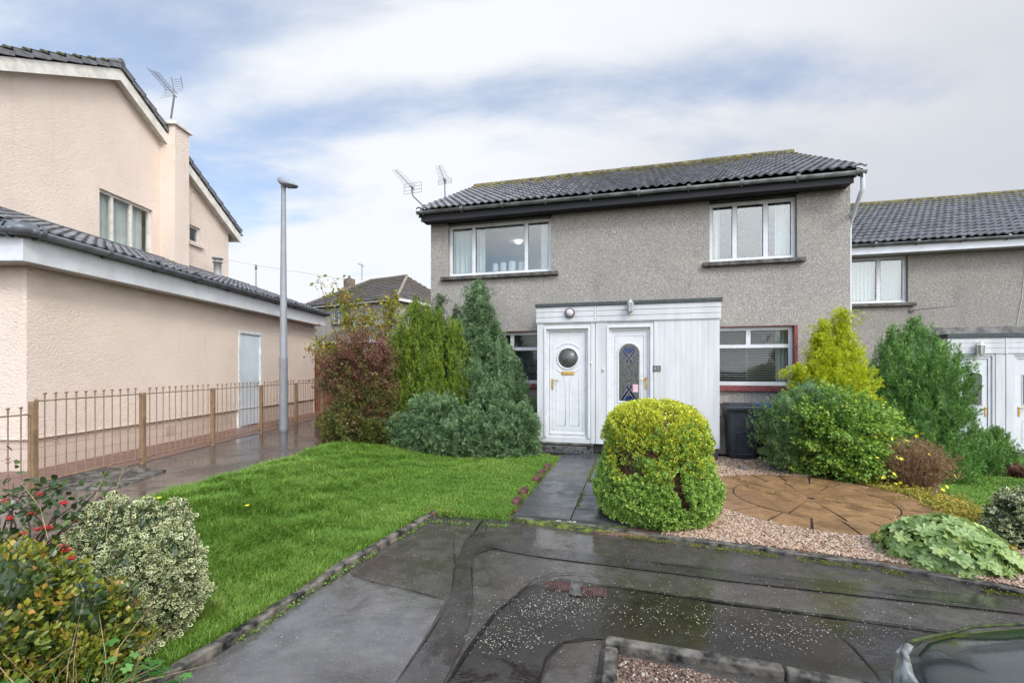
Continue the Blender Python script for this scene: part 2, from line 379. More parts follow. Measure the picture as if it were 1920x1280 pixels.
M['pave'] = tarmac('wet_pavement_tarmac', (.050, .042, .035), (.086, .074, .063), .03, .34)
M['road'] = tarmac('smooth_wet_asphalt', (.018, .014, .011), (.032, .026, .021), .02, .16, .8, .10, 4.0)
M['trench'] = tarmac('brown_trench_patch', (.035, .030, .027), (.058, .050, .045), .05, .34, 1.6, .35, 9.0)
M['skypale'] = tarmac('sky_paled_drive_tarmac', (.078, .071, .064), (.135, .124, .112), .05, .40, 1.2, .6, 13.0)  # lightened base colour imitates sky reflection on wet tarmac
M['foot'] = tarmac('brown_footpath_tarmac', (.045, .037, .032), (.072, .060, .051), .02, .18, .9, .5, 17.0)
M['redtar'] = tarmac('red_chip_strip', (.13, .065, .045), (.19, .10, .072), .4, .7, 2, .5, 21.0)
M['crack'] = simple('tar_joint', (.006, .006, .006), .3, var=.3, scale=30)
M['crackmoss'] = simple('mossy_joint', (.018, .022, .008), .5, var=.5, scale=14)
M['silt'] = simple('pale_silt', (.10, .09, .078), .45, var=.35, scale=14)
def slabm():
    t = NT('dark_paving_slab'); n = t.noise(4, 6, .6); base = t.mix(t.rng(n, .3, .7), (.045, .045, .044), (.085, .083, .078)); base = t.mix(t.attr(), base, (.05, .052, .052))
    return t.fin(base, t.rng(n, .35, .6, .16, .42), nrm=t.bump(t.noise(90, 4), .3, .005, t.bump(t.noise(3, 4), .3, .02)))
M['slab'] = slabm()
M['mossj'] = simple('moss_joint', (.10, .12, .02), .9, var=.5, scale=18, bump=.6)
M['soil'] = simple('dark_soil', (.035, .024, .016), .9, var=.4, scale=15, bump=.6)
def patiom():
    t = NT('stamped_patio_stone'); n = t.noise(2.6, 6, .62, 1.2); s = t.noise(9, 6, .65, .8, vec=t.scaled((1, 2.2, 1)))
    base = t.mix(t.rng(n, .3, .7), (.15, .082, .038), (.36, .20, .092)); base = t.mix(t.rng(s, .5, .78, 0, .75), base, (.10, .045, .025)); base = t.mix(t.rng(t.noise(1.4, 4), .55, .75, 0, .5), base, (.42, .22, .10))
    return t.fin(base, t.rng(s, .3, .7, .22, .5), nrm=t.bump(s, .5, .015))
M['patio'] = patiom()
def folm(name, stops, rough=.5, trans=.3, clump=True, spec=.4):
    t = NT(name); f = t.attr()
    if clump: f = t.math('ADD', t.math('MULTIPLY', f, .75), t.math('MULTIPLY', t.noise(3.2, 3), .3), True)
    c = t.ramp(f, stops); t.fin(c, rough, spec=spec); tr = t.n('ShaderNodeBsdfTranslucent'); t.l(c, tr.inputs[0])
    mx = t.n('ShaderNodeMixShader'); mx.inputs[0].default_value = trans; t.l(t.b.outputs[0], mx.inputs[1]); t.l(tr.outputs[0], mx.inputs[2]); t.l(mx.outputs[0], t.out.inputs[0]); return t.m
M['grass'] = folm('lawn_grass', [(0, (.058, .13, .014)), (.35, (.13, .26, .028)), (.75, (.225, .37, .052)), (1, (.44, .48, .14))], .5, .4)
M['lawnbase'] = simple('lawn_base', (.045, .085, .012), .9, var=.3, scale=8, bump=.8, bscale=120)
# =================================================================== GROUND
def zone(name, pts, mat, off, skirt=0.0, cell=.25, px=True, kind='structure'):
    """sheet that follows the ground; pts are photo pixels (px) or world xy"""
    P2 = [(P(*p).x, P(*p).y) if px else p for p in pts]
    V = [Vector((x, y, 0)) for x, y in P2]; T = [tuple(t) for t in tessellate_polygon([V])]
    while True:                                    # split every edge longer than the cell, the same way on both sides
        mid = {}
        def md(i, j):
            k = (min(i, j), max(i, j))
            if k not in mid:
                if (V[i] - V[j]).length > cell: V.append((V[i] + V[j]) / 2); mid[k] = len(V) - 1
                else: mid[k] = None
            return mid[k]
        N_ = []; ch = False
        for (i, j, k) in T:
            m = [md(i, j), md(j, k), md(k, i)]; c = sum(q is not None for q in m)
            if c == 0: N_.append((i, j, k)); continue
            ch = True
            if c == 3: N_ += [(i, m[0], m[2]), (m[0], j, m[1]), (m[2], m[1], k), (m[0], m[1], m[2])]; continue
            for _ in range(3):
                if (c == 1 and m[0] is not None) or (c == 2 and m[2] is None): break
                i, j, k = j, k, i; m = [m[1], m[2], m[0]]
            if c == 1: N_ += [(i, m[0], k), (m[0], j, k)]
            else: N_ += [(m[0], j, m[1]), (i, m[0], m[1]), (i, m[1], k)]
        T = N_
        if not ch: break
    bm = bmesh.new(); bv = [bm.verts.new((q.x, q.y, gz(q.x, q.y) + off)) for q in V]
    for t in T:
        a_, b_, c_ = (V[i] for i in t); cr = (b_ - a_).cross(c_ - a_).z
        if abs(cr) < 1e-9: continue
        try: bm.faces.new([bv[i] for i in (t if cr > 0 else t[::-1])])
        except ValueError: pass
    bm.normal_update()
    for q in bm.faces: q.smooth = True
    if skirt:
        be = [e for e in bm.edges if e.is_boundary]; r = bmesh.ops.extrude_edge_only(bm, edges=be)
        for q in [g for g in r['geom'] if isinstance(g, bmesh.types.BMVert)]: q.co.z -= skirt
    me = bpy.data.meshes.new(name); bm.to_mesh(me); bm.free()
    return tag(link(name, me, mat), kind=kind)
def strip(name, pts, w, mat, off, h=0.0, px=True, kind='structure', wob=0.0, seed=1, taper=False):
    """flat or raised strip along a line on the ground"""
    rg = random.Random(seed); c = [P(*p) if px else Vector((p[0], p[1], 0)) for p in pts]; c = [Vector((q.x, q.y, 0)) for q in c]
    fine = []
    for a, b in zip(c[:-1], c[1:]):
        n = max(1, int((b - a).length / .12))
        fine += [a.lerp(b, i / n) for i in range(n)]
    fine.append(c[-1]); mb = MB(); rows = []
    for i, q in enumerate(fine):
        t = (fine[min(i + 1, len(fine) - 1)] - fine[max(i - 1, 0)]).normalized(); s = Vector((-t.y, t.x, 0))
        ww = w * (1 + rg.uniform(-wob, wob)) / 2
        if taper: ww *= max(.12, min(1, 6 * min(i, len(fine) - 1 - i) / len(fine)))
        sh = rg.uniform(-wob, wob) * w * .25
        a, b = q + s * (ww + sh), q - s * (ww - sh)
        za, zb = gz(a.x, a.y) + off, gz(b.x, b.y) + off
        if h: j = rg.uniform(-.006, .006); rows.append([(a.x, a.y, za - .05), (a.x, a.y, za + h * .8 + j), (a.x - s.x * .012, a.y - s.y * .012, za + h + j), (b.x + s.x * .012, b.y + s.y * .012, zb + h + j), (b.x, b.y, zb + h * .8 + j), (b.x, b.y, zb - .05)])
        else: rows.append([(a.x, a.y, za), (b.x, b.y, zb)])
    k = len(rows[0]); mb.add([p for r in rows for p in r], [(i * k + j, i * k + j + 1, (i + 1) * k + j + 1, (i + 1) * k + j) for i in range(len(rows) - 1) for j in range(k - 1)], False)
    if h: mb.add(rows[0], [tuple(range(k))]); mb.add(rows[-1], [tuple(range(k))])
    return tag(mb.build(name, mat), kind=kind)
# terrain to the horizon
gx = np.concatenate([np.linspace(-900, -40, 14), np.linspace(-30, -9, 8), np.arange(-8, 14.01, .3), np.linspace(16, 40, 8), np.linspace(60, 900, 12)])
gy = np.concatenate([np.linspace(-600, -20, 10), np.linspace(-14, -2, 7), np.arange(-1, 18.01, .3), np.linspace(20, 60, 10), np.linspace(80, 1500, 12)])
tv = np.array([(x, y, gz(x, y) - .05) for y in gy for x in gx]); nx = len(gx)
ii = np.array([(j * nx + i, j * nx + i + 1, (j + 1) * nx + i + 1, (j + 1) * nx + i) for j in range(len(gy) - 1) for i in range(nx - 1)])
tag(np_mesh('ground', tv, [ii], M['soil'], smooth=True), kind='structure')
zone('pavement', [(-9, -4), (14, -4), (14, 6.2), (6, 8.0), (-1.2, 8.0), (-9, 8.0)], M['pave'], 0.0, px=False, cell=.35)
zone('footpath', [(-6.6, 2), (-2.2, 2), (-2.3, 9), (-2.6, 19), (-6.6, 19)], M['foot'], .014, px=False)
zone('red_strip', [(-6.6, 2), (-5.28, 2), (-5.28, 14.6), (-6.6, 14.6)], M['redtar'], .018, px=False)
zone('ramp', [(80, 905), (100, 918), (205, 921), (312, 885), (250, 878), (200, 880)], M['concrete'], .03, skirt=.05)
# tarmac patches and joints in the pavement
zone('road', [(1050, 1084), (1000, 1100), (930, 1148), (880, 1215), (830, 1300), (1008, 1300), (1030, 1230), (1058, 1205), (1130, 1198), (1250, 1215), (1560, 1300), (1900, 1300), (1940, 1215), (1830, 1196), (1500, 1150), (1150, 1100)], M['road'], .0055)
zone('drive_patch', [(1060, 1209), (1034, 1235), (1012, 1300), (1112, 1300), (1128, 1210)], M['pave'], .009)
zone('trench_patch', [(905, 980), (872, 1012), (852, 1070), (846, 1118), (826, 1150), (770, 1240), (730, 1300), (822, 1300), (872, 1200), (886, 1150), (884, 1090), (890, 1040), (925, 1030), (1000, 1043), (1180, 1066), (1400, 1094), (1920, 1152), (1920, 1128), (1400, 1072), (1170, 1047), (985, 1024), (905, 1012), (915, 985)], M['trench'], .009)
zone('sky_paled_slab', [(662, 1082), (835, 1126), (806, 1180), (735, 1290), (700, 1330), (262, 1330), (350, 1266), (492, 1176), (600, 1104), (655, 1074)], M['skypale'], .004)  # pale area: reflected sky put into the tarmac colour
for i, (pts, w, m) in enumerate([
    ([(815, 1320), (880, 1217), (930, 1150), (985, 1106), (1035, 1084)], 0.0186, 'crack'),
    ([(1130, 1099), (1200, 1108), (1400, 1137), (1600, 1163), (1830, 1194), (1930, 1206)], 0.0279, 'crackmoss'),
    ([(1002, 1300), (1024, 1236), (1050, 1208), (1095, 1199), (1128, 1201)], 0.0099, 'crack'),
    ([(908, 972), (890, 998), (880, 1010)], 0.0186, 'crack'),
    ([(905, 1026), (955, 1033)], 0.0136, 'crack'),
    ([(665, 1086), (760, 1106), (835, 1128)], 0.0074, 'crack'),
    ([(850, 1012), (853, 1060), (848, 1110)], 0.0062, 'crack'),
    ([(884, 1060), (886, 1112), (890, 1135)], 0.0062, 'crack'),
    ([(1160, 1050), (1300, 1066), (1500, 1092), (1700, 1120), (1920, 1145)], 0.0062, 'crack'),
    ([(745, 1280), (800, 1200), (832, 1150)], 0.0074, 'crack'),
    ([(965, 1112), (1000, 1085), (1035, 1076), (1070, 1074), (1110, 1078), (1155, 1084)], 0.0136, 'silt'),
    ([(1560, 1180), (1600, 1215), (1640, 1260), (1660, 1290)], 0.0074, 'crack')]):
    strip('tar_joint' if m != 'silt' else 'silt_line', pts, w, M[m], .013, wob=.55, seed=i, taper=True)
# lawn
LAWN = [(322, 1262), (480, 1170), (640, 1062), (740, 1005), (800, 968), (880, 972), (950, 976), (985, 935), (1046, 862), (1000, 846), (850, 826), (700, 812), (640, 832), (540, 868), (380, 915), (262, 955), (160, 1010), (60, 1100)]
zone('lawn_ground', LAWN, M['lawnbase'], .035, skirt=.08, cell=.18)
zone('shrub_bed', [(1040, 858), (985, 835), (700, 800), (655, 812), (645, 838), (760, 868), (900, 868)], M['soil'], .05)
strip('lawn_kerb', [(262, 1318), (338, 1264), (488, 1170), (648, 1063), (748, 1006), (806, 972), (814, 967)], .07, M['concrete'], 0, .062, wob=.16, seed=5)
# garden path of slabs
nrm = Vector((math.sin(R(14.9)), math.cos(R(14.9)), 0)); along = Vector((math.cos(R(14.9)), -math.sin(R(14.9)), 0))
zone('path_bed', [(952, 976), (1118, 1000), (1180, 1000), (1175, 852), (1046, 846)], M['mossj'], .030, skirt=.05)
mb = MB(); rn = []
a0 = P(962, 975); e0 = P(1071, 980)
def slab(x0, x1, y0, y1, r):
    b = len(mb.v); j = random.Random(int(x0 * 97 + y0 * 31)); t = [j.uniform(-.004, .004) for _ in range(4)]
    c = [a0 + along * x + nrm * y for x, y in ((x0, y0), (x1, y0), (x1, y1), (x0, y1))]
    top = [(p.x, p.y, gz(p.x, p.y) + .052 + q) for p, q in zip(c, t)]; bot = [(p[0], p[1], p[2] - .04) for p in top]
    mb.add(top + bot, [(0, 1, 2, 3), (0, 4, 5, 1), (1, 5, 6, 2), (2, 6, 7, 3), (3, 7, 4, 0)]); rn.extend([r] * 8)
wl = (e0 - a0).dot(along); rr = random.Random(3)
ys = [0.02, .42, 1.05, 1.68, 2.30, 2.92, 3.52, 3.9]
for i in range(7):
    slab(0, wl - .008, ys[i] + .008, ys[i + 1] - .004, rr.random())
    slab(wl + (.008 if i < 3 else .035), wl + .62, ys[i] + .008 + (.2 if i == 3 else 0), ys[i + 1] - .004, rr.random())
ps = mb.build('path', M['slab']); at = ps.data.attributes.new('rnd', 'FLOAT', 'POINT'); at.data.foreach_set('value', rn[:len(ps.data.vertices)]); tag(ps, kind='structure')
# gravel garden, patio
zone('gravel_bed', [(1110, 1000), (1240, 1010), (1450, 1035), (1650, 1062), (1930, 1115), (1985, 1010), (1700, 900), (1600, 872), (1480, 862), (1350, 852), (1160, 852)], simple('gravel_base', (.16, .095, .055), .9, var=.4, scale=60, bump=.8, bscale=90), .025, skirt=.05)
strip('garden_kerb', [(948, 972), (1060, 983), (1180, 1001), (1400, 1028), (1650, 1063), (1800, 1090), (1940, 1120)], .075, M['concrete'], 0, .034, wob=.10, seed=8)
pc = Vector((3.72, 5.72, 0)); pr = 1.30
mb = MB(); N = 64; pz = .042
for (r0, r1, ns, sh) in ((.05, .86, 10, .2), (.876, pr, 20, .2)):
    for k in range(ns):
        a_ = 2 * PI * (k + sh) / ns + (.006 / max(r0, .3)) * 0; b_ = 2 * PI * (k + 1 + sh) / ns; g = .014
        n = max(3, N // ns)
        ang = [a_ + (b_ - a_) * i / n for i in range(n + 1)] if ns > 1 else [2 * PI * i / N for i in range(N)]
        if ns > 1:
            ang[0] += g / r1; ang[-1] -= g / r1
            out = [(pc.x + r1 * math.cos(t), pc.y + r1 * math.sin(t)) for t in ang] + [(pc.x + r0 * math.cos(t), pc.y + r0 * math.sin(t)) for t in ang[::-1]]
        else: out = [(pc.x + r1 * math.cos(t), pc.y + r1 * math.sin(t)) for t in ang]
        mb.prism([(x, y, .01) for x, y in out], (0, 0, pz - .01 + random.Random(k + ns).uniform(-.003, .003)))
tag(mb.build('patio', M['patio']), kind='structure')
mb = MB(); mb.lathe((pc.x, pc.y, 0), [(pr + .004, .0), (pr + .004, .033), (0, .033)], 64); tag(mb.build('patio_base', M['soil']), kind='structure')
# lawn of the next house
LAWN2 = [(1765, 925), (1800, 950), (1845, 972), (1990, 1030), (2150, 1010), (2150, 860), (1900, 858), (1810, 860), (1760, 880)]
zone('neighbour_lawn', LAWN2, M['lawnbase'], .02, skirt=.06)
# planting bay in front, with concrete edging
zone('gravel_bay', [(1160, 1232), (1300, 1262), (1420, 1300), (1420, 1500), (1130, 1500)], simple('bark_gravel_base', (.10, .06, .04), .9, var=.5, scale=50, bump=.8), .02)
def edging(a, b, w=.075, h=.055):
    a, b = P(*a), P(*b); t = (b - a).normalized(); s = Vector((-t.y, t.x, 0)); m = (a + b) / 2; mb = MB()
    mb.obox((m.x, m.y, m.z + h / 2 - .03), t, s, (0, 0, 1), (b - a).length / 2, w / 2, h / 2 + .03)
    o = mb.build('bay_edging', M['concrete']); bv = o.modifiers.new('b', 'BEVEL'); bv.width = .014; bv.segments = 3; tag(o, kind='structure')
edging((1134, 1212), (1468, 1268)); edging((1474, 1272), (1640, 1306)); edging((1146, 1228), (1134, 1420))

# =================================================================== MAIN HOUSE
YAW = R(-14.9)
H = Frame(-1.87, 10.57, YAW)
HW_, HD, HE = 8.36, 6.8, 5.07
RY = 3.4                                # ridge depth            # width, depth, eave height
def rect(fr, u0, v0, u1, v1, y):
    """local rectangle on plane y from two opposite photo corners"""
    a = fr.onY(u0, v0, y); b = fr.onY(u1, v1, y); return min(a[0], b[0]), max(a[0], b[0]), min(a[1], b[1]), max(a[1], b[1])
def wall_front(mb, x0, x1, z0, z1, y, holes, depth=.12, back=.25):
    xs = sorted({x0, x1, *[h[0] for h in holes], *[h[1] for h in holes]}); zs = sorted({z0, z1, *[h[2] for h in holes], *[h[3] for h in holes]})
    for a, b in zip(xs[:-1], xs[1:]):
        for c, d in zip(zs[:-1], zs[1:]):
            cx, cz = (a + b) / 2, (c + d) / 2
            if any(h[0] < cx < h[1] and h[2] < cz < h[3] for h in holes): continue
            mb.quad((a, y, c), (b, y, c), (b, y, d), (a, y, d)); mb.quad((a, y + back, c), (a, y + back, d), (b, y + back, d), (b, y + back, c))
    for (a, b, c, d) in holes:
        for q in (((a, c), (a, d)), ((b, c), (b, d)), ((a, c), (b, c)), ((a, d), (b, d))):
            (p0, r0), (p1, r1) = q; mb.quad((p0, y, r0), (p1, y, r1), (p1, y + back, r1), (p0, y + back, r0))
def window(parent, x0, x1, z0, z1, y, mull=(), trans=(), name='window', glass='glass', fw=.072, sub=None, sill=None, label=None):
    """frame mesh with a pane child per light; y = outer face, looking towards -y. mull: x positions; trans: z; sub: {cell: mullion x}"""
    mb = MB(); d0, d1 = y, y + .06
    mb.box(x0, x0 + fw, d0, d1, z0, z1); mb.box(x1 - fw, x1, d0, d1, z0, z1)
    mb.box(x0 + fw, x1 - fw, d0, d1, z0, z0 + fw); mb.box(x0 + fw, x1 - fw, d0, d1, z1 - fw, z1)
    zc = [z0 + fw] + [t for t in trans] + [z1 - fw]; cells = []
    for t in trans: mb.box(x0 + fw, x1 - fw, d0 + .002, d1 - .002, t - .035, t + .035)
    for k in range(len(zc) - 1):
        za = zc[k] + (.035 if k > 0 else 0); zb = zc[k + 1] - (.035 if k < len(zc) - 2 else 0)
        ms = mull if (not trans or (sub is not None and k in sub)) else ()
        xs = [x0 + fw] + list(ms) + [x1 - fw]
        for m_ in ms: mb.box(m_ - .042, m_ + .042, d0 + .004, d1 - .004, za, zb)
        for j in range(len(xs) - 1):
            cells.append((xs[j] + (.042 if j > 0 else 0), xs[j + 1] - (.042 if j < len(xs) - 2 else 0), za, zb))
    o = mb.build(name, M['white'], parent)
    for (a, b, c, d) in cells:
        q = MB().box(a, b, y + .022, y + .026, c, d).build('pane', M[glass], o)
        g = MB(); e = .008
        for bx in ((a, a + e, c, d), (b - e, b, c, d), (a + e, b - e, c, c + e), (a + e, b - e, d - e, d)): g.box(bx[0], bx[1], y + .012, y + .03, bx[2], bx[3])
        g.build('gasket', M['dark'], o)
    if sill:
        s = MB().box(x0 - sill, x1 + sill, y - .20, y + .03, z0 - .10, z0 - .02, .012); s.build('sill', M['sill'], o)
        MB().box(x0 + .01, x1 - .01, y - .05, y + .02, z0 - .02, z0 + .012, .004).build('sill_trim', M['white'], o)
    return o
def curtain(parent, x0, x1, z0, z1, y, folds=7, amp=.03, seed=0, name='curtain'):
    rg = np.random.default_rng(seed); n = max(12, folds * 8); xs = np.linspace(x0, x1, n); ph = rg.uniform(0, 6)
    yy = y + amp * np.sin(np.linspace(0, folds * 2 * PI, n) + ph + .8 * np.sin(np.linspace(0, 5, n)))
    V = [(a, b, z) for z in (z0, z1) for a, b in zip(xs, yy)]
    f = np.array([(i, i + 1, n + i + 1, n + i) for i in range(n - 1)]); return np_mesh(name, V, [f], M['curtain'], parent, smooth=True)
def blind(parent, x0, x1, z0, z1, y, gap=.042, tilt=28):
    mb = MB(); z = z0 + .02; c, s = math.cos(R(tilt)), math.sin(R(tilt))
    while z < z1: mb.obox(((x0 + x1) / 2, y, z), (1, 0, 0), (0, c, s), (0, -s, c), (x1 - x0) / 2, .0165, .0010); z += gap
    for x in (x0 + .15, (x0 + x1) / 2, x1 - .15): mb.box(x - .002, x + .002, y - .02, y - .018, z0, z1)
    mb.box(x0, x1, y - .02, y + .02, z1, z1 + .03); mb.box(x0, x1, y - .015, y + .015, z0, z0 + .012)
    return mb.build('blind', M['blind'], parent)
def room(parent, x0, x1, y0, y1, z0, z1, mat='wall_in', hole=None):
    """inside faces of a room; open at its front except around the window"""
    mb = MB(); mb.quad((x0, y1, z0), (x1, y1, z0), (x1, y1, z1), (x0, y1, z1)); mb.quad((x0, y0, z0), (x0, y1, z0), (x0, y1, z1), (x0, y0, z1)); mb.quad((x1, y0, z0), (x1, y0, z1), (x1, y1, z1), (x1, y1, z0))
    mb.quad((x0, y0, z0), (x1, y0, z0), (x1, y1, z0), (x0, y1, z0)); mb.quad((x0, y0, z1), (x0, y1, z1), (x1, y1, z1), (x1, y0, z1))
    return mb.build('room', M[mat], parent)
def roof_tiles(parent, O, X, S, Nn, width, slope, mat, tw=.165, gauge=.335, amp=.038, name='roof_tiles', seed=0):
    O, X, S, Nn = (np.array(q, float) for q in (O, X, S, Nn)); X /= np.linalg.norm(X); S /= np.linalg.norm(S); Nn /= np.linalg.norm(Nn)
    rg = np.random.default_rng(seed); nt = int(round(width / tw)); tw = width / nt; k = 8; nc = int(round(slope / gauge)); gauge = slope / nc
    V = []; Fc = []; rn = []
    for c in range(nc):
        u0 = c * gauge - (.03 if c == 0 else .02); u1 = (c + 1) * gauge + .02
        for t in range(nt):
            dz = rg.uniform(-.004, .004); du = rg.uniform(-.006, .006); r = rg.random(); b = len(V)
            for i in range(k + 1):
                x = (t + i / k) * tw; ph = i / k
                h = amp * (.5 - .5 * math.cos(2 * PI * ph)) ** 1.0 if ph < 1 else 0
                h = amp * (1 - (2 * ph - 1) ** 2) ** .8 if False else amp * (.5 + .5 * math.cos(2 * PI * (ph - .35)))
                for (u, hh) in ((u0 + du, h + .044 + dz - .030), (u0 + du, h + .044 + dz), (u1, h + dz * .2)):
                    V.append(O + X * x + S * u + Nn * hh); rn.append(r)
            for i in range(k):
                a = b + i * 3; Fc.append((a, a + 3, a + 4, a + 1)); Fc.append((a + 1, a + 4, a + 5, a + 2))
    return np_mesh(name, V, [np.array(Fc)], M[mat], parent, rnd=rn, smooth=False)
def ridge(parent, a, b, mat, r=.11, n=None, name='ridge_tiles'):
    a, b = Vector(a), Vector(b); L = (b - a).length; n = n or max(1, int(L / .42)); t = (b - a) / n; mb = MB(); rg = random.Random(4)
    for i in range(n):
        p = a + t * i; j = rg.uniform(-.008, .008); mb.tube([p + Vector((0, 0, j)), p + t * 1.03 + Vector((0, 0, j + .006))], [r * 1.06, r], 12)
    return mb.build(name, M[mat], parent)
def half_gutter(parent, a, b, r=.055, mat='gutter', brackets=.9, inward=(0, 1, 0), name='gutter'):
    a, b = Vector(a), Vector(b); t = (b - a).normalized(); iw = Vector(inward); n = 10; mb = MB(); vs = []
    for p in (a, b):
        for rr_ in (r, r - .006):
            for j in range(n + 1):
                an = PI + PI * j / n; vs.append(p + iw * (-math.cos(an) * rr_) + Vector((0, 0, math.sin(an) * rr_)))
    m = n + 1
    for j in range(n): mb_f = [(j, j + 1, 2 * m + j + 1, 2 * m + j), (m + j, 3 * m + j, 3 * m + j + 1, m + j + 1)]; mb.f += mb_f; mb.m += [0, 0]; mb.sm += [True, True]
    mb.v = [tuple(p) for p in vs]
    for (i, j) in ((0, m), (n, m + n)): mb.f.append((i, j, 2 * m + j, 2 * m + i)); mb.m.append(0); mb.sm.append(False)
    for e in (0, 2 * m): mb.f.append(tuple(e + i for i in range(m))); mb.m.append(0); mb.sm.append(False)
    L = (b - a).length; k = max(1, int(L / brackets))
    for i in range(k + 1):
        p = a + t * (L * (i + .15) / (k + .3)); mb.tube([p - t * .03, p + t * .03], r + .006, 14, False); mb.obox(p + iw * (r * .7) + Vector((0, 0, -r * 1.0)), t, iw, (0, 0, 1), .012, r * .7, .02)
    return mb.build(name, M[mat], parent)

house = empty('house', (H.o[0], H.o[1], 0), YAW, 'grey roughcast two-storey house with shared white porch and dark mossy tiled roof', 'house')
REC = .10
UL = rect(H, 843.5, 425.6, 1034.8, 509.5, REC); UR = rect(H, 1329, 379.5, 1491, 482, REC); LR = rect(H, 1322, 614.5, 1486, 723, REC); LL = rect(H, 880, 618, 1045, 752, REC)
LL = (LL[0], LL[1], LR[2], LR[3]); UL = (UL[0], UL[1], UL[2], HE - .10); UR = (UR[0], UR[1], UL[2] + .0, HE - .10)
mb = MB(); wall_front(mb, 0, HW_, -.5, HE, 0, [UL, UR, LR, LL])
zr = HE + .12 + RY * math.tan(R(27.2))
for x in (0, HW_):
    mb.add([(x, 0, -.5), (x, HD, -.5), (x, HD, HE), (x, RY, zr - .05), (x, 0, HE)], [(0, 1, 2, 3, 4)])
mb.quad((0, HD, -.5), (HW_, HD, -.5), (HW_, HD, HE), (0, HD, HE))
mb.build('wall', M['harl'], house)
# roof
sl = R(27.2); ov = .42; eave_z = HE + .10; SX0, SX1 = -.14, HW_ + .07
slope = (RY + ov) / math.cos(sl)
roof = roof_tiles(house, (SX0, -ov, eave_z), (1, 0, 0), (0, math.cos(sl), math.sin(sl)), (0, -math.sin(sl), math.cos(sl)), SX1 - SX0, slope, 'tile')
rz_ = eave_z + (RY + ov) * math.tan(sl)
mb = MB(); mb.add([(SX0 + .02, -ov + .03, eave_z - .03), (SX0 + .02, RY, rz_ - .03), (SX0 + .02, HD + ov, eave_z - .03), (SX1 - .02, -ov + .03, eave_z - .03), (SX1 - .02, RY, rz_ - .03), (SX1 - .02, HD + ov, eave_z - .03)], [(0, 1, 4, 3), (1, 2, 5, 4)])
mb.add([(SX0 + .02, -ov + .03, eave_z - .04), (SX0 + .02, RY, rz_ - .04), (SX0 + .02, HD + ov, eave_z - .04), (SX1 - .02, -ov + .03, eave_z - .04), (SX1 - .02, RY, rz_ - .04), (SX1 - .02, HD + ov, eave_z - .04)], [(0, 1, 4, 3), (1, 2, 5, 4)])
mb.build('roof_deck', M['tile_old'], house)
ridge(house, (SX0, RY, rz_ + .03), (SX1, RY, rz_ + .03), 'moss_ridge', .085)
mb = MB(); mb.box(SX0 + .05, SX1 - .14, -ov + .10, -ov + .125, HE - .12, HE + .085); mb.box(SX0 + .05, SX1 - .14, -ov + .13, .0, HE - .10, HE - .08)
mb.box(SX0 + .05, SX1 - .14, -ov + .09, -ov + .10, HE - .03, HE - .02)
mb.build('fascia', M['black'], house)
mb = MB()
for x in (SX0 + .04, SX1 - .06):
    for s in (1, -1):
        y0, y1 = (-ov, RY) if s == 1 else (HD + ov, RY)
        mb.prism([(x, y0, eave_z - .17), (x, y1, rz_ - .17), (x, y1, rz_ - .02), (x, y0, eave_z - .02)], (.022, 0, 0))
mb.build('barge_board', M['black'], house)
half_gutter(house, (SX0 - .02, -ov + .04, eave_z - .015), (SX1 + .02, -ov + .04, eave_z - .045), .06, 'gutter_old')
# small soffit strip over the recessed window heads
for w in (UL, UR): MB().box(w[0] - .02, w[1] + .02, -.015, .02, HE - .13, HE - .105).build('lintel_board', M['black'], house)
# downpipe at the right verge
dx = SX1 - .03
MB().tube([(dx, -ov + .04, eave_z - .08), (dx, -ov + .04, eave_z - .36), (dx - .02, -ov + .06, eave_z - .42), (HW_ + .05, .12, eave_z - .80), (HW_ + .05, .16, eave_z - .9), (HW_ + .05, .16, 0)], .035, 10).build('downpipe', M['white'], house)
# upper windows
def mx(fr, u, v, y): return fr.onY(u, v, y)[0]
wul = window(house, *UL[:2], UL[2], UL[3] - .045, REC, [mx(H, 888.5, 460, REC), mx(H, 987, 460, REC)], sill=.16)
wur = window(house, *UR[:2], UR[2], UR[3] - .045, REC, [mx(H, 1377.5, 430, REC), mx(H, 1435.5, 430, REC)], sill=.13)
wlr = window(house, *LR, REC, [mx(H, 1403, 630, REC)], [H.onY(1440, 648.5, REC)[1]], sub={1}, glass='glass_low')
wll = window(house, *LL, REC, [(LL[0] + LL[1]) / 2], [H.onY(1440, 648.5, REC)[1]], sub={1}, glass='glass_low')
for w in (LR, LL):
    mb = MB(); a, b, c, d = w
    mb.box(b - .002, b + .055, -.012, .10, c - .0, d + .01); mb.box(a - .05, b + .05, -.010, .10, d - .002, d + .010); mb.box(a - .06, b + .09, -.07, .12, c - .11, c - .0, .01)
    mb.box(a - .055, a + .002, -.012, .10, c, d + .03)
    mb.build('window_surround', M['redpaint'], house)
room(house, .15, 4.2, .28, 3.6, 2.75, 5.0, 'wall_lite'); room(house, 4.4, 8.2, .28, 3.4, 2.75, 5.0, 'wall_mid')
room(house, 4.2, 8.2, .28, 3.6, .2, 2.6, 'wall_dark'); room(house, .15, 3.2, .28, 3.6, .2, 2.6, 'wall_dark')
def X_(u, v=460): return mx(H, u, v, REC + .15)
z0, z1 = UL[2] + .02, UL[3]
curtain(wul, X_(846), X_(890), z0, z1, REC + .17, 5, .03, 1); curtain(wul, X_(893), X_(909), z0, z1, REC + .17, 3, .025, 2); curtain(wul, X_(1014), X_(1032), z0, z1, REC + .17, 3, .025, 3)
z0, z1 = UR[2] + .02, UR[3]
curtain(wur, X_(1330), X_(1349), z0, z1, REC + .17, 3, .02, 4); curtain(wur, X_(1453), X_(1489), z0, z1, REC + .17, 5, .02, 5)
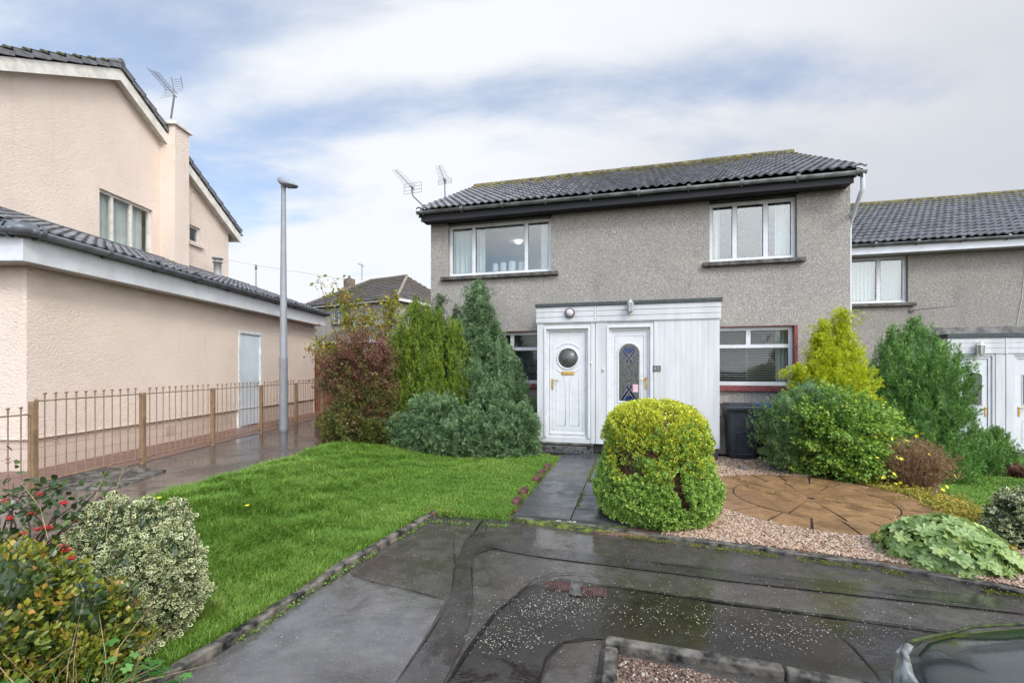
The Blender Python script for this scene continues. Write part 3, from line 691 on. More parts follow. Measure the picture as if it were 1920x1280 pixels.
blind(wlr, LR[0] + .06, LR[1] - .06, LR[2] + .06, LR[3] - .07, REC + .10, .047, 6); curtain(wlr, X_(1456, 680), X_(1484, 680), LR[2], LR[3], REC + .22, 4, .02, 6)
blind(wll, LL[0] + .06, LL[1] - .06, LL[2] + .06, LL[3] - .07, REC + .10, .042, 10)
# lit ceiling lamp and cards on the sill of the upper left room
em = NT('lamp_glow'); em.b.inputs['Emission Color'].default_value = (1, .97, .9, 1); em.b.inputs['Emission Strength'].default_value = 14; em.fin((.9, .9, .88), .4); M['glow'] = em.m
lx, lz = H.onY(972, 452, 1.9)
wxy = H.wor(lx, 1.9)
lamp = empty('ceiling_lamp', (wxy[0], wxy[1], lz), YAW, 'lit white ceiling lamp seen through the upper left window', 'ceiling lamp')
mb = MB(); mb.lathe((0, 0, 0), [(.0, -.07), (.05, -.06), (.075, -.01), (.07, .05), (.03, .08)], 14); mb.build('lamp_shade', M['glow'], lamp)
mb = MB(); mb.tube([(0, 0, .08), (0, 0, 5.0 - lz)], .008, 6); mb.lathe((0, 0, 5.0 - lz - .03), [(.05, 0), (.05, .028)], 12); mb.build('lamp_stem', M['white'], lamp)
for i, (u0, u1, v0, nm) in enumerate([(924, 933, 494, 'narrow white card standing leftmost on the upper window sill'), (938.5, 948, 491.5, 'white card with bent top, second along the upper window sill'), (954.5, 966, 489.5, 'tallest white card on the upper window sill, third along'), (973, 984, 491.5, 'white card beside the window bar, rightmost on the upper sill')]):
    yy = REC + .16; a = H.onY(u0, v0, yy); b = H.onY(u1, v0, yy); w = H.wor((a[0] + b[0]) / 2, yy); hh = a[1] - (UL[2] + .02)
    c = empty('greeting_card', (w[0], w[1], UL[2] + .02), YAW, nm, 'card', 'white cards on the window sill'); hw = (b[0] - a[0]) / 2
    MB().add([(-hw, .0, 0), (hw * .2, -.03, 0), (hw * .2, -.03, hh), (-hw, 0, hh * .97)], [(0, 1, 2, 3)]).build('card_front', M['whitewood'], c)
    MB().add([(hw * .2, -.03, 0), (hw, .04, 0), (hw, .04, hh * .96), (hw * .2, -.03, hh)], [(0, 1, 2, 3)]).build('card_back', M['whitewood'], c)
MB().box(UL[0] - .0, UL[1], REC + .062, REC + .30, UL[2] - .03, UL[2] + .018).build('window_board', M['white'], house)

# ------------------------------------------------------------------ PORCH (part of the house)
PO = -.90
px0 = H.onY(1007.5, 700, PO)[0]; px1 = H.onY(1349, 700, PO)[0]
zt = H.onY(1180, 564 + 7, PO)[1]; zb = H.onY(1070, 829.5, PO)[1]; zb2 = H.onY(1330, 840, PO)[1]
D1 = rect(H, 1025, 617.5, 1102.4, 818, PO); D2 = rect(H, 1142, 617, 1219, 818, PO); ztop = D1[3]
D2 = (D2[0], D2[1], zb, ztop); D1 = (D1[0], D1[1], zb + .0, ztop); D1 = (D1[0], D1[1], zb + .10, ztop)
xs_ = mx(H, 1116.5, 700, PO)
mb = MB(); wall_front(mb, px0, px1, zb, zt, PO, [D1, D2], back=.14)
mb.quad((px0, PO, zb), (px0, 0, zb), (px0, 0, zt), (px0, PO, zt)); mb.quad((px1, PO, zb2), (px1, 0, zb2), (px1, 0, zt), (px1, PO, zt))
po = mb.build('porch_wall', M['whitewood'], house)
mb = MB(); xr = D2[1] + .07                      # tongue and groove boards right of the door
n = int((px1 - xr) / .088); wb = (px1 - xr) / n
for i in range(n): mb.box(xr + i * wb + .0006, xr + (i + 1) * wb - .0006, PO - .018, PO - .001, zb2, zt - .02, .0016)
xl = D1[1] + .005
for a, b in ((px0, D1[0] - .06), (D1[1] + .06, xs_ - .004), (xs_ + .004, D2[0] - .03)): mb.box(a, b, PO - .016, PO - .001, zb, zt - .02, .003)
mb.build('cladding', M['whitewood'], po)
MB().box(xs_ - .003, xs_ + .003, PO - .012, PO - .002, zb, zt).build('joint_gap', M['dark'], po)
mb = MB(); fz = H.onY(1008, 606, PO)[1]; nb = 3; hb = (zt - fz) / nb
for k in range(nb):
    for a, b in ((px0 - .015, xs_ - .02), (xs_ + .02, px1 + .02)): mb.box(a, b, PO - .042, PO - .02, fz + k * hb + .004, fz + (k + 1) * hb - .002, .004)
mb.box(xs_ - .018, xs_ + .018, PO - .05, PO - .02, fz - .01, zt, .004); mb.box(px0 - .02, px1 + .025, PO - .03, PO - .0195, fz - .012, fz + .003)
mb.box(px1 + .002, px1 + .022, PO - .02, 0, fz, zt)
mb.build('frieze_boards', M['whitewood'], po)
mb = MB(); mb.box(px0 - .03, px1 + .04, PO - .07, .0, zt, zt + .065, .006); mb.build('porch_roof', M['felt'], house)
MB().box(px0 - .02, px1 + .02, -.02, -.001, zt + .066, zt + .20).build('flashing', M['felt'], house)
# door surrounds, frames and leaves
def door_frame(x0, x1, z0, z1, y, fw=.045, arch=.045):
    mb = MB()
    mb.box(x0 - arch, x0, y - .030, y - .002, z0, z1 + arch, .004); mb.box(x1, x1 + arch, y - .030, y - .002, z0, z1 + arch, .004); mb.box(x0, x1, y - .029, y - .002, z1, z1 + arch, .004)
    mb.box(x0, x0 + fw, y + .03, y + .10, z0, z1); mb.box(x1 - fw, x1, y + .03, y + .10, z0, z1); mb.box(x0 + fw, x1 - fw, y + .03, y + .10, z1 - fw, z1)
    mb.box(x0 + fw, x1 - fw, y + .02, y + .11, z0, z0 + .035)
    return mb.build('door_frame', M['white'], house)
def arc(cx, cz, r, a0, a1, y, n=14, sq=1.0): return [(cx + r * math.cos(R(a0 + (a1 - a0) * i / n)), y, cz + sq * r * math.sin(R(a0 + (a1 - a0) * i / n))) for i in range(n + 1)]
def handle(parent, x, z, y, d, h=.22):
    mb = MB(); mb.box(x - .018, x + .018, y - .012, y, z - h * .68, z + h * .32, .004); mb.tube([(x, y - .01, z + .03), (x, y - .05, z + .03), (x + d * .13, y - .055, z + .028)], .009, 8)
    mb.lathe((x, y - .012, z - h * .42), [(.009, 0), (.009, .006)], 10, 'y'); return mb.build('handle', M['brass'], parent)
door_frame(*D1, PO)
yl = PO + .045
def leaf(x0, x1, z0, z1, y, parent=house): return MB().box(x0, x1, y, y + .045, z0, z1, .003).build('door', M['white'], parent)
a, b, c, d = D1; l1 = leaf(a + .05, b - .05, c + .04, d - .05, yl + .01); y = yl + .01
cx = H.onY(1064, 671, PO)[0]; cz = H.onY(1064, 671.5, PO)[1]; rr1 = .185
mb = MB(); mb.tube(arc(cx, cz, rr1 + .02, 0, 360, y - .004, 32), .016, 8, False); mb.tube(arc(cx, cz, rr1 + .105, 42, 138, y - .002, 14), .011, 8)
mb.tube(arc(cx, cz, rr1 + .115, 222, 253, y - .002, 8), .010, 8); mb.tube(arc(cx, cz, rr1 + .115, 287, 318, y - .002, 8), .010, 8)
zl = c + .22; zu = cz - rr1 - .12
for s in (-1, 1):
    xa, xb = cx + s * .045, cx + s * .215
    mb.tube([(xb, y - .001, zl + (zu - zl) * .93), (xb, y - .001, zl), (xa, y - .001, zl)] + [(xa, y - .001, zl + (zu - zl) * .85)] + [(xa + s * .03, y - .001, zu - .02)], .007, 6)
aa, bb = a + .115, b - .115
mb.tube([(aa, y, c + .13), (bb, y, c + .13), (bb, y, d - .13), (aa, y, d - .13), (aa, y, c + .129)], .005, 6)
mb.box(a + .05, b - .05, y - .03, y, c + .04, c + .085, .006)
mb.build('moulding', M['white'], l1)
MB().lathe((cx, y - .003, cz), [(0, .002), (rr1, .002), (rr1, -.002)], 32, 'y').build('pane', M['obsc'], l1)
lz_ = H.onY(1064, 699.5, PO)[1]
mb = MB(); mb.box(cx - .125, cx + .125, y - .012, y, lz_ - .035, lz_ + .035, .004); mb.box(cx - .11, cx + .11, y - .018, y - .011, lz_ - .024, lz_ + .024, .003); mb.build('letterbox', M['brass'], l1)
handle(l1, H.onY(1035, 717, PO)[0], H.onY(1035, 716, PO)[1], y, 1)
door_frame(*D2, PO)
a, b, c, d = D2
# thick inner frame, leaf set to the left
MB().box(a + .045, a + .10, PO + .05, PO + .10, c + .035, d - .045, .003).build('door_frame', M['white'], house)
lx0, lx1 = H.onY(1152, 690, PO)[0], H.onY(1206.5, 690, PO)[0]; ltop = H.onY(1180, 629.5, PO)[1]
MB().box(lx1 + .004, b - .045, PO + .05, PO + .10, c + .035, d - .045, .003).build('door_frame', M['white'], house)
MB().box(a + .10, lx1 + .004, PO + .052, PO + .10, ltop + .004, d - .045).build('door_frame', M['white'], house)
y = PO + .055; l2 = MB().box(a + .104, lx1, y, y + .045, c + .04, ltop, .003).build('door', M['white'], house)
gx0, gx1 = H.onY(1160.5, 690, PO)[0], H.onY(1198, 690, PO)[0]; gzb = H.onY(1180, 752, PO)[1]; gzt = H.onY(1180, 645, PO)[1]
gr = (gx1 - gx0) / 2; gc = (gx0 + gx1) / 2; ys_ = gzt - gr
outl = [(gx0, y - .002, gzb), (gx1, y - .002, gzb)] + arc(gc, ys_, gr, 0, 180, y - .002, 18)
pn = MB().prism(outl, (0, .004, 0)).build('pane', M['obsc'], l2)
mb = MB(); ro = gr + .022; mb.tube([(gc - ro, y - .003, gzb - .022), (gc + ro, y - .003, gzb - .022)] + arc(gc, ys_, ro, 0, 180, y - .003, 20) + [(gc - ro, y - .003, gzb - .0221)], .015, 8)
MB().box(gx0 - .02, gx1 + .02, y - .012, y, c + .16, c + .175).build('moulding', M['white'], l2); MB().box(gx0 - .02, gx1 + .02, y - .010, y, gzb - .14, gzb - .125).build('moulding', M['white'], l2)
mb.build('moulding', M['white'], l2)
# coloured and leaded strips of the glass
M['deepblue'] = simple('deep_blue_glass', (.012, .03, .11), .12, var=.4, scale=30); M['lead'] = simple('lead_came', (.36, .36, .42), .35, .6); M['indigo'] = simple('indigo_glass', (.012, .012, .035), .12)
mbl = MB()
def bar2(m_, xa, za, xb, zb_, w, dy):
    p = Vector((gc + xa * gr, y - dy, gzb + za)); q = Vector((gc + xb * gr, y - dy, gzb + zb_)); m_.obox((p + q) / 2, q - p, (0, 1, 0), (q - p).cross(Vector((0, 1, 0))), (q - p).length / 2, .001, w)
Hh = gzt - gzb
m_ = MB(); bar2(m_, -.50, Hh - .115, .50, Hh - .115, .048, .004); m_.build('blue_glass', M['deepblue'], l2)
m_ = MB(); bar2(m_, -.30, .05, .55, .05, .045, .004); m_.build('blue_glass', M['deepblue'], l2)
for lo in (0, 1):
    m_ = MB()
    for s in (1, -1):
        if lo: bar2(m_, -.72 * s, .03, .25 * s, .28, .018, .006)
        else: bar2(m_, -.60 * s, Hh - .13, .28 * s, Hh - .33, .018, .006)
    m_.build('dark_glass', M['indigo'], l2)
for lo in (0, 1):
    mbl = MB()
    for s in (1, -1):
        for o_ in (-.17, .17):
            if lo: bar2(mbl, -.72 * s + o_, .03, .25 * s + o_, .28, .0028, .008)
            else: bar2(mbl, -.60 * s + o_, Hh - .13, .28 * s + o_, Hh - .33, .0028, .008)
    mbl.lathe((gc, y - .006, gzb + (.33 if lo else Hh - .37)), [(0, .004), (.014, .002), (.014, 0)], 10, 'y')
    mbl.build('lead_lines', M['lead'], l2)
pk = rect(H, 1186.5, 720, 1196.5, 735, y - .004); MB().box(pk[0], pk[1], y - .006, y - .004, pk[2], pk[3]).build('pink_note', simple('pink_paper', (.72, .45, .48), .8), l2)
handle(l2, H.onY(1211.5, 717, PO)[0], H.onY(1211, 714, PO)[1], y - .01, -1)
MB().box(gc - .12, gc + .12, y - .012, y, gzb - .20, gzb - .15, .003).build('letterbox', M['brass'], l2)
# lamps, bells, number plate
bx, bz = H.onY(1068.5, 586.5, PO - .05); mb = MB(); mb.lathe((bx, PO - .045, bz), [(.098, 0), (.098, .02), (.085, .04), (.07, .045)], 24, 'y')
for k in range(10): an = 2 * PI * k / 10; mb.obox((bx + .085 * math.cos(an), PO - .08, bz + .085 * math.sin(an)), (math.cos(an), 0, math.sin(an)), (0, 1, 0), (-math.sin(an), 0, math.cos(an)), .014, .01, .008)
bl = mb.build('bulkhead_lamp', M['alu'], house); MB().lathe((bx, PO - .085, bz), [(.072, 0), (.06, .02), (.03, .032), (0, .035)], 20, 'y').build('lamp_glass', simple('frosted_glass', (.60, .50, .50), .3, var=.1), bl)
def lantern(parent, x, z, y, s=1.0, mat='lanternm'):
    mb = MB(); n = 6
    mb.box(x - .02 * s, x + .02 * s, y - .02, y, z - .10 * s, z + .10 * s, .004); mb.tube([(x, y - .01, z + .12 * s), (x, y - .08 * s, z + .13 * s), (x, y - .09 * s, z + .08 * s)], .008 * s, 6)
    c_ = (x, y - .09 * s, z)
    mb.lathe(c_, [(.062 * s, .075 * s), (.02 * s, .125 * s), (.012 * s, .135 * s), (.018 * s, .15 * s), (0, .165 * s)], n, smooth=False)
    mb.lathe(c_, [(0, -.15 * s), (.015 * s, -.14 * s), (.01 * s, -.12 * s), (.045 * s, -.085 * s), (.05 * s, -.075 * s)], n, smooth=False)
    for k in range(n): an = 2 * PI * k / n; mb.tube([(x + .046 * s * math.cos(an), c_[1] + .046 * s * math.sin(an), z - .08 * s), (x + .058 * s * math.cos(an), c_[1] + .058 * s * math.sin(an), z + .08 * s)], .005 * s, 4)
    o = mb.build('lantern', M[mat], parent); MB().lathe(c_, [(.043 * s, -.078 * s), (.055 * s, .078 * s)], n, smooth=False).build('lamp_glass', M['lglass'], o); return o
M['lanternm'] = simple('verdigris_white_lantern', (.50, .48, .42), .5, var=.3, scale=30); M['lanternw'] = simple('cream_lantern', (.70, .68, .56), .45, var=.15); M['lglass'] = simple('lantern_glass', (.38, .42, .40), .15)
lx_, lz_ = H.onY(1182, 576, PO - .1); lantern(house, lx_, lz_, PO - .05, 1.0)
for (u, v) in ((1108, 681), (1131, 693)):
    q = H.onY(u, v, PO); mb = MB().box(q[0] - .018, q[0] + .018, PO - .035, PO - .016, q[1] - .038, q[1] + .038, .005); mb.build('doorbell', simple('bell_plate', (.62, .60, .48), .4), house)
    MB().lathe((q[0], PO - .036, q[1] - .01), [(.011, 0), (.009, .008), (0, .009)], 12, 'y').build('bell_button', M['concrete'], house.children[-1])
pl = rect(H, 1222.5, 685.2, 1239, 696.3, PO - .02); npm = MB().box(pl[0], pl[1], PO - .030, PO - .018, pl[2], pl[3], .003).build('number_plate', simple('slate_plate', (.10, .10, .085), .5), house)
def text(parent, s, x, y, z, size, mat, name='number', rot=(R(90), 0, 0)):
    cu = bpy.data.curves.new(name, 'FONT'); cu.body = s; cu.size = size; cu.extrude = .0012; cu.align_x = 'CENTER'; cu.align_y = 'CENTER'; cu.offset = .001
    o = bpy.data.objects.new(name, cu); me = bpy.data.meshes.new_from_object(o); bpy.data.objects.remove(o); q = link(name, me, mat, parent); q.location = (x, y, z); q.rotation_euler = rot; return q
text(npm, '43', (pl[0] + pl[1]) / 2, PO - .032, (pl[2] + pl[3]) / 2, .10, simple('plate_digits', (.30, .30, .25), .5))
# base and steps
xg0, xg1 = H.onY(1112, 840, PO)[0], H.onY(1128, 840, PO)[0]
mb = MB(); mb.box(px0 + .02, xg0, PO + .02, -.02, -.3, zb - .001, .006); mb.box(xg1, px1 - .02, PO + .02, -.02, -.3, zb - .005, .006); mb.box(xg0, xg1, PO + .14, PO + .2, -.3, zb - .01)
mb.box(px0 + .05, xg0 - .12, PO - .13, PO + .02, -.2, zb - .055, .01)
mb.build('porch_base', M['stone'], house)
MB().box(D1[0] - .1, D1[1] + .1, PO - .05, PO + .03, zb - .04, zb - .001, .006).build('door_step', M['sill'], house)
MB().box(D2[0] - .02, D2[1] + .05, PO - .20, PO + .02, -.1, zb - .10, .01).build('door_step', M['stone'], house)
mb = MB(); bxy = rect(H, 1350, 782, 1361.5, 839, -.35); mb.box(px1 + .002, bxy[1] + .02, -.42, -.02, .06, bxy[3], .01); mb.build('pipe_box', simple('grey_board', (.24, .215, .18), .8, var=.2), house)

# aerials
def aerial(name, fr, y, base, elbow, joint, tip, label, elem=.30, panel=(.5, .26)):
    """mast points and boom given as photo points on the plane local y"""
    q = [Vector((*fr.wor(fr.onY(u, v, y)[0], y), fr.onY(u, v, y)[1])) for u, v in (base, *elbow, joint)]; tp = Vector((*fr.wor(fr.onY(*tip, y)[0], y), fr.onY(*tip, y)[1]))
    o = empty(name, q[0], 0, label, 'TV aerial', None); q = [p - o.location for p in q]; tp -= o.location; jt = q[-1]
    MB().tube(q, .017, 8).build('mast', M['alu'], o)
    t = (tp - jt).normalized(); side = Vector((math.cos(YAW), math.sin(YAW) , .04)).normalized(); up = t.cross(side).normalized()
    mb = MB(); mb.tube([jt - t * .08, tp], .009, 6); L = (tp - jt).length; n = 11
    for i in range(n):
        p = jt + t * L * (.12 + .88 * i / (n - 1)); w = elem * (1 - .35 * i / n) / 2; mb.tube([p - side * w, p + side * w], .0035, 5)
    mb.build('boom', M['alu'], o)
    mb = MB(); pw, ph = panel; c_ = jt - t * .02; vz = Vector((0, 0, 1))
    for k in range(4): z = -ph / 2 + ph * k / 3; mb.tube([c_ - side * pw / 2 + vz * z, c_ + side * pw / 2 + vz * z], .005, 5)
    for s in (-1, -.15, .15, 1): mb.tube([c_ + side * (s * pw / 2) - vz * ph / 2, c_ + side * (s * pw / 2) + vz * ph / 2], .005, 5)
    mb.obox(c_ + t * .05, side, t, up, .03, .04, .03)
    mb.build('reflector', M['alu'], o); return o
aerial('tv_aerial', H, 1.2, (799, 391), [(783, 376), (774, 367), (773, 360)], (773, 352), (741.5, 319), 'grey TV aerial on a bent mast at the left roof verge', .32)
aerial('tv_aerial', H, 2.6, (834.5, 374), [(834, 345)], (834, 339), (823, 311), 'grey TV aerial on a straight mast on the house roof', .34, (.42, .14))

# =================================================================== NEXT HOUSE (right)
NX, NY = HW_, 3.85
no = H.wor(NX, NY); Nf = Frame(no[0], no[1], YAW); NE = 4.62; NWD = 10.5
nb_ = empty('house', (no[0], no[1], 0), YAW, 'grey roughcast house set back on the right, with white gutter board and tiled roof', 'house')
W1 = rect(Nf, 1560, 475, 1698.5, 567, REC); W1 = (max(W1[0], .25), W1[1], W1[2], W1[3])
NE = Nf.onY(1700, 472, 0)[1] + .02
W1 = (W1[0], W1[1], W1[2], NE - .10)
mb = MB(); wall_front(mb, 0, NWD, -.9, NE, 0, [W1]); ez = NE + .16
NR = 3.4
for _ in range(50): NR = NR * .7 + .3 * ((Nf.onY(1750, 376, NR)[1] - ez) / math.tan(sl) - .42)
print('NR', NR)
rz2 = NE + .1 + NR * math.tan(sl)
for x in (0, NWD): mb.add([(x, 0, -.9), (x, 2 * NR, -.9), (x, 2 * NR, NE), (x, NR, rz2 - .05), (x, 0, NE)], [(0, 1, 2, 3, 4)])
mb.quad((0, 2 * NR, -.9), (NWD, 2 * NR, -.9), (NWD, 2 * NR, NE), (0, 2 * NR, NE)); mb.build('wall', M['harl2'], nb_)
roof_tiles(nb_, (.0, -.42, ez), (1, 0, 0), (0, math.cos(sl), math.sin(sl)), (0, -math.sin(sl), math.cos(sl)), NWD + .3, (NR + .42) / math.cos(sl), 'tile2', seed=3)
rzz = ez + (NR + .42) * math.tan(sl)
mb = MB(); mb.add([(.01, -.4, ez - .03), (.01, NR, rzz - .03), (.01, 2 * NR + .4, ez - .03), (NWD + .28, -.4, ez - .03), (NWD + .28, NR, rzz - .03), (NWD + .28, 2 * NR + .4, ez - .03)], [(0, 1, 4, 3), (1, 2, 5, 4), (0, 1, 2), (3, 4, 5)]); mb.build('roof_deck', M['tile_old'], nb_)
ridge(nb_, (.0, NR, rzz + .03), (NWD + .3, NR, rzz + .03), 'moss_ridge', .085)
mb = MB(); mb.box(0.01, NWD + .2, -.34, -.315, NE - .10, NE + .12); mb.box(0.01, NWD + .2, -.31, 0, NE - .09, NE - .07); mb.build('fascia', M['whitefascia'], nb_)
half_gutter(nb_, (.0, -.40, ez - .02), (NWD + .3, -.40, ez - .05), .055, 'gutter_old')
w1 = window(nb_, *W1, REC, [mx(Nf, 1647, 520, REC)], sill=.14)
curtain(w1, W1[0] + .25, mx(Nf, 1644, 520, REC), W1[2], W1[3], REC + .12, 9, .025, 8); curtain(w1, mx(Nf, 1650, 520, REC), W1[1] - .06, W1[2], W1[3], REC + .12, 11, .025, 9); room(nb_, .1, 4, .28, 3, 2.2, NE - .05)
# its porch
NP = -.9; qx0 = Nf.onY(1776, 700, NP)[0]; qx1 = qx0 + 3.3; qt = Nf.onY(1850, 633, NP)[1]; qf = Nf.onY(1850, 663, NP)[1]; qb = Nf.onY(1893, 847, NP)[1]
D3 = rect(Nf, 1796, 667.5, 1861, 840, NP); D4 = rect(Nf, 1903, 672, 1975, 845, NP); D3 = (D3[0], D3[1], qb, D3[3]); D4 = (D4[0], D4[1], qb + .02, D3[3])
mb = MB(); wall_front(mb, qx0, qx1, qb, qt, NP, [D3, D4], back=.14)
for x in (qx0, qx1): mb.quad((x, NP, qb), (x, 0, qb), (x, 0, qt), (x, NP, qt))
p2 = mb.build('porch_wall', M['whitewood'], nb_); xd = Nf.onY(1885, 700, NP)[0]
mb = MB(); hb = (qt - qf) / 3
for k in range(3):
    for a, b in ((qx0 - .01, xd - .02), (xd + .02, qx1 + .01)): mb.box(a, b, NP - .03, NP - .004, qf + k * hb + .004, qf + (k + 1) * hb - .002, .004)
mb.box(xd - .018, xd + .018, NP - .038, NP - .004, qf - .01, qt, .004); mb.build('frieze_boards', M['whitewood'], p2)
mb = MB()
for a, b in ((D3[1] + .05, xd - .006), (xd + .006, D4[0] - .05)): mb.box(a, b, NP - .014, NP - .001, qb, qf, .003)
mb.build('cladding', M['whitewood'], p2)
MB().box(xd - .004, xd + .004, NP - .010, NP - .002, qb, qf).build('joint_gap', M['dark'], p2)
MB().box(qx0 - .03, qx1 + .03, NP - .06, 0, qt, qt + .10, .006).build('porch_roof', M['felt'], nb_)
MB().box(qx0 - .03, qx1 + .03, -.04, -.001, qt + .10, qt + .32, .01).build('flashing', simple('grey_render_band', (.20, .19, .17), .8, var=.3), nb_)
MB().box(qx0 + .03, qx1 - .03, NP + .02, -.02, -.9, qb - .001).build('porch_base', simple('grey_block', (.19, .17, .15), .85, var=.3, bump=.4), nb_)
for Dn, hs in ((D3, -1), (D4, 1)):
    a, b, c, d = Dn; mb = MB(); mb.box(a, a + .06, NP + .03, NP + .1, c, d); mb.box(b - .06, b, NP + .03, NP + .1, c, d); mb.box(a + .06, b - .06, NP + .03, NP + .1, d - .06, d); mb.build('door_frame', M['white'], nb_)
    yy = NP + .05; dl = MB().box(a + .065, b - .065, yy, yy + .04, c + .02, d - .065, .003).build('door', M['white'], nb_); m_ = (a + b) / 2; w = (b - a) / 2 - .16
    zz = c + 1.02
    gp = [(m_ - w, yy - .002, zz), (m_ + w, yy - .002, zz)] + arc(m_, d - .45, w, 0, 180, yy - .002, 12, .5); MB().prism(gp, (0, .003, 0)).build('pane', M['obsc'], dl)
    mb = MB(); mb.tube(gp + [gp[0]], .012, 6); mb.tube([(m_ - w, yy, c + .2), (m_ + w, yy, c + .2), (m_ + w, yy, zz - .35), (m_ - w, yy, zz - .35), (m_ - w, yy, c + .2)], .008, 6); mb.build('moulding', M['white'], dl)
    handle(dl, (b - .10) if hs < 0 else (a + .1), zz - .1, yy, hs)
lx_, lz_ = Nf.onY(1837, 655, NP - .1); lantern(nb_, lx_, lz_, NP - .03, 1.25, 'lanternw')
q = [Nf.onY(u, v, -.01) for u, v in ((1921, 505), (1916, 560), (1908, 600), (1903, 626))]; MB().tube([(x, -.012, z) for x, z in q], .006, 6).build('cable', M['whitewood'], nb_)
q = [Nf.onY(u, v, -.3) for u, v in ((1722, 580), (1790, 574))]; mb = MB(); mb.tube([(q[0][0], -.02, q[0][1]), (q[0][0] + .05, -.3, q[0][1]), (q[1][0], -.35, q[1][1])], .010, 6); mb.box(q[0][0] - .04, q[0][0] + .04, -.04, -.002, q[0][1] - .03, q[0][1] + .03); mb.build('wall_bracket', M['alu'], nb_)

M['greytile'] = simple('grey_verge_tile', (.16, .16, .165), .6, var=.2, scale=10); M['hipcream'] = simple('tan_hip_tile', (.27, .22, .16), .8, var=.25)
# =================================================================== PINK HOUSE (left)
PY = -.0233; K = Frame(0, 0, PY); GX = -6.45; FX = -6.17; UX = -8.6
pk_ = empty('house', (0, 0, 0), PY, 'pale pink rendered house on the left with gable, chimney and low lean-to', 'house')
gy0 = K.onX(50, 700, GX)[0]; gy1 = K.onX(590, 700, GX)[0]; soff = K.onX(45, 489, FX)[1]; fat = K.onX(45, 448, FX)[1]; plz = K.onX(262, 793, GX)[1]
dr = [K.onX(449.5, 622, GX), K.onX(488, 797, GX)]; DR = (dr[0][0], dr[1][0], .30, dr[0][1] - .02)
mb = MB()
def wall_side(mb, y0, y1, z0, z1, x, holes, dirx=-1, dep=.12):
    ys = sorted({y0, y1, *[h[0] for h in holes], *[h[1] for h in holes]}); zs = sorted({z0, z1, *[h[2] for h in holes], *[h[3] for h in holes]})
    for a, b in zip(ys[:-1], ys[1:]):
        for c, d in zip(zs[:-1], zs[1:]):
            cy, cz_ = (a + b) / 2, (c + d) / 2
            if any(h[0] < cy < h[1] and h[2] < cz_ < h[3] for h in holes): continue
            mb.quad((x, a, c), (x, b, c), (x, b, d), (x, a, d))
    for (a, b, c, d) in holes:
        for (p0, r0), (p1, r1) in (((a, c), (a, d)), ((b, c), (b, d)), ((a, c), (b, c)), ((a, d), (b, d))): mb.quad((x, p0, r0), (x, p1, r1), (x + dirx * dep, p1, r1), (x + dirx * dep, p0, r0))
wall_side(mb, gy0, gy1, plz, soff + .02, GX, [(DR[0], DR[1], plz, DR[3])], dep=.05)
mb.quad((GX, gy0, plz), (GX - 6, gy0, plz), (GX - 6, gy0, soff + .02), (GX, gy0, soff + .02)); mb.quad((GX, gy1, 0), (UX, gy1, 0), (UX, gy1, soff), (GX, gy1, soff)); mb.add([(GX, gy1 - .002, soff), (UX, gy1 - .002, soff), (UX, gy1 - .002, soff + .95)], [(0, 1, 2)])
ext = mb.build('extension_wall', M['pink'], pk_)
mb = MB()
xin = GX - .035
for a, b in ((gy0 + .035, DR[0]), (DR[1], gy1)): mb.quad((xin, a, .0), (xin, b, .0), (xin, b, plz + .01), (xin, a, plz + .01))
mb.quad((xin, gy0 + .035, 0), (GX - 6, gy0 + .035, 0), (GX - 6, gy0 + .035, plz), (xin, gy0 + .035, plz)); mb.build('plinth', M['pbrick'], pk_)
mb = MB(); mb.box(xin, GX + .008, gy0 - .008, DR[0] - .06, plz - .012, plz + .004); mb.box(xin, GX + .008, DR[1] + .06, gy1, plz - .012, plz + .004); mb.box(GX - 6, GX, gy0 - .008, gy0 + .03, plz - .0119, plz + .0039); mb.build('bell_cast', M['pink'], pk_)
for yv in (K.onX(322, 815, GX)[0],):
    mb = MB()
    for k in range(6): mb.box(xin, xin + .008, yv - .11, yv + .11, plz - .30 + k * .03, plz - .285 + k * .03)
    mb.build('air_vent', M['pbrick'], pk_)
vv = K.onX(462, 601, GX); mb = MB()
for i in range(3):
    for j in range(3): mb.box(GX - .0, GX + .012, vv[0] - .12 + i * .085, vv[0] - .05 + i * .085, vv[1] - .11 + j * .075, vv[1] - .05 + j * .075, .004)
mb.build('wall_vent', M['pink'], pk_)
M['doorgrey'] = simple('pale_grey_door', (.60, .66, .70), .4, var=.05, scale=2)
mb = MB(); a, b, c, d = DR; mb.box(GX - .04, GX + .014, a - .055, a + .01, c, d + .06, .004); mb.box(GX - .04, GX + .014, b - .01, b + .055, c, d + .06, .004); mb.box(GX - .04, GX + .013, a + .01, b - .01, d - .01, d + .06, .004); mb.build('door_frame', simple('door_frame_grey', (.68, .70, .68), .4), pk_)
dl = MB().box(GX - .045, GX - .02, a + .012, b - .012, c + .04, d - .012, .003).build('door', M['doorgrey'], pk_)
mb = MB(); mb.tube([(GX - .02, b - .10, 1.32), (GX + .03, b - .10, 1.32), (GX + .035, b - .2, 1.32)], .009, 6); mb.build('handle', M['alu'], dl)
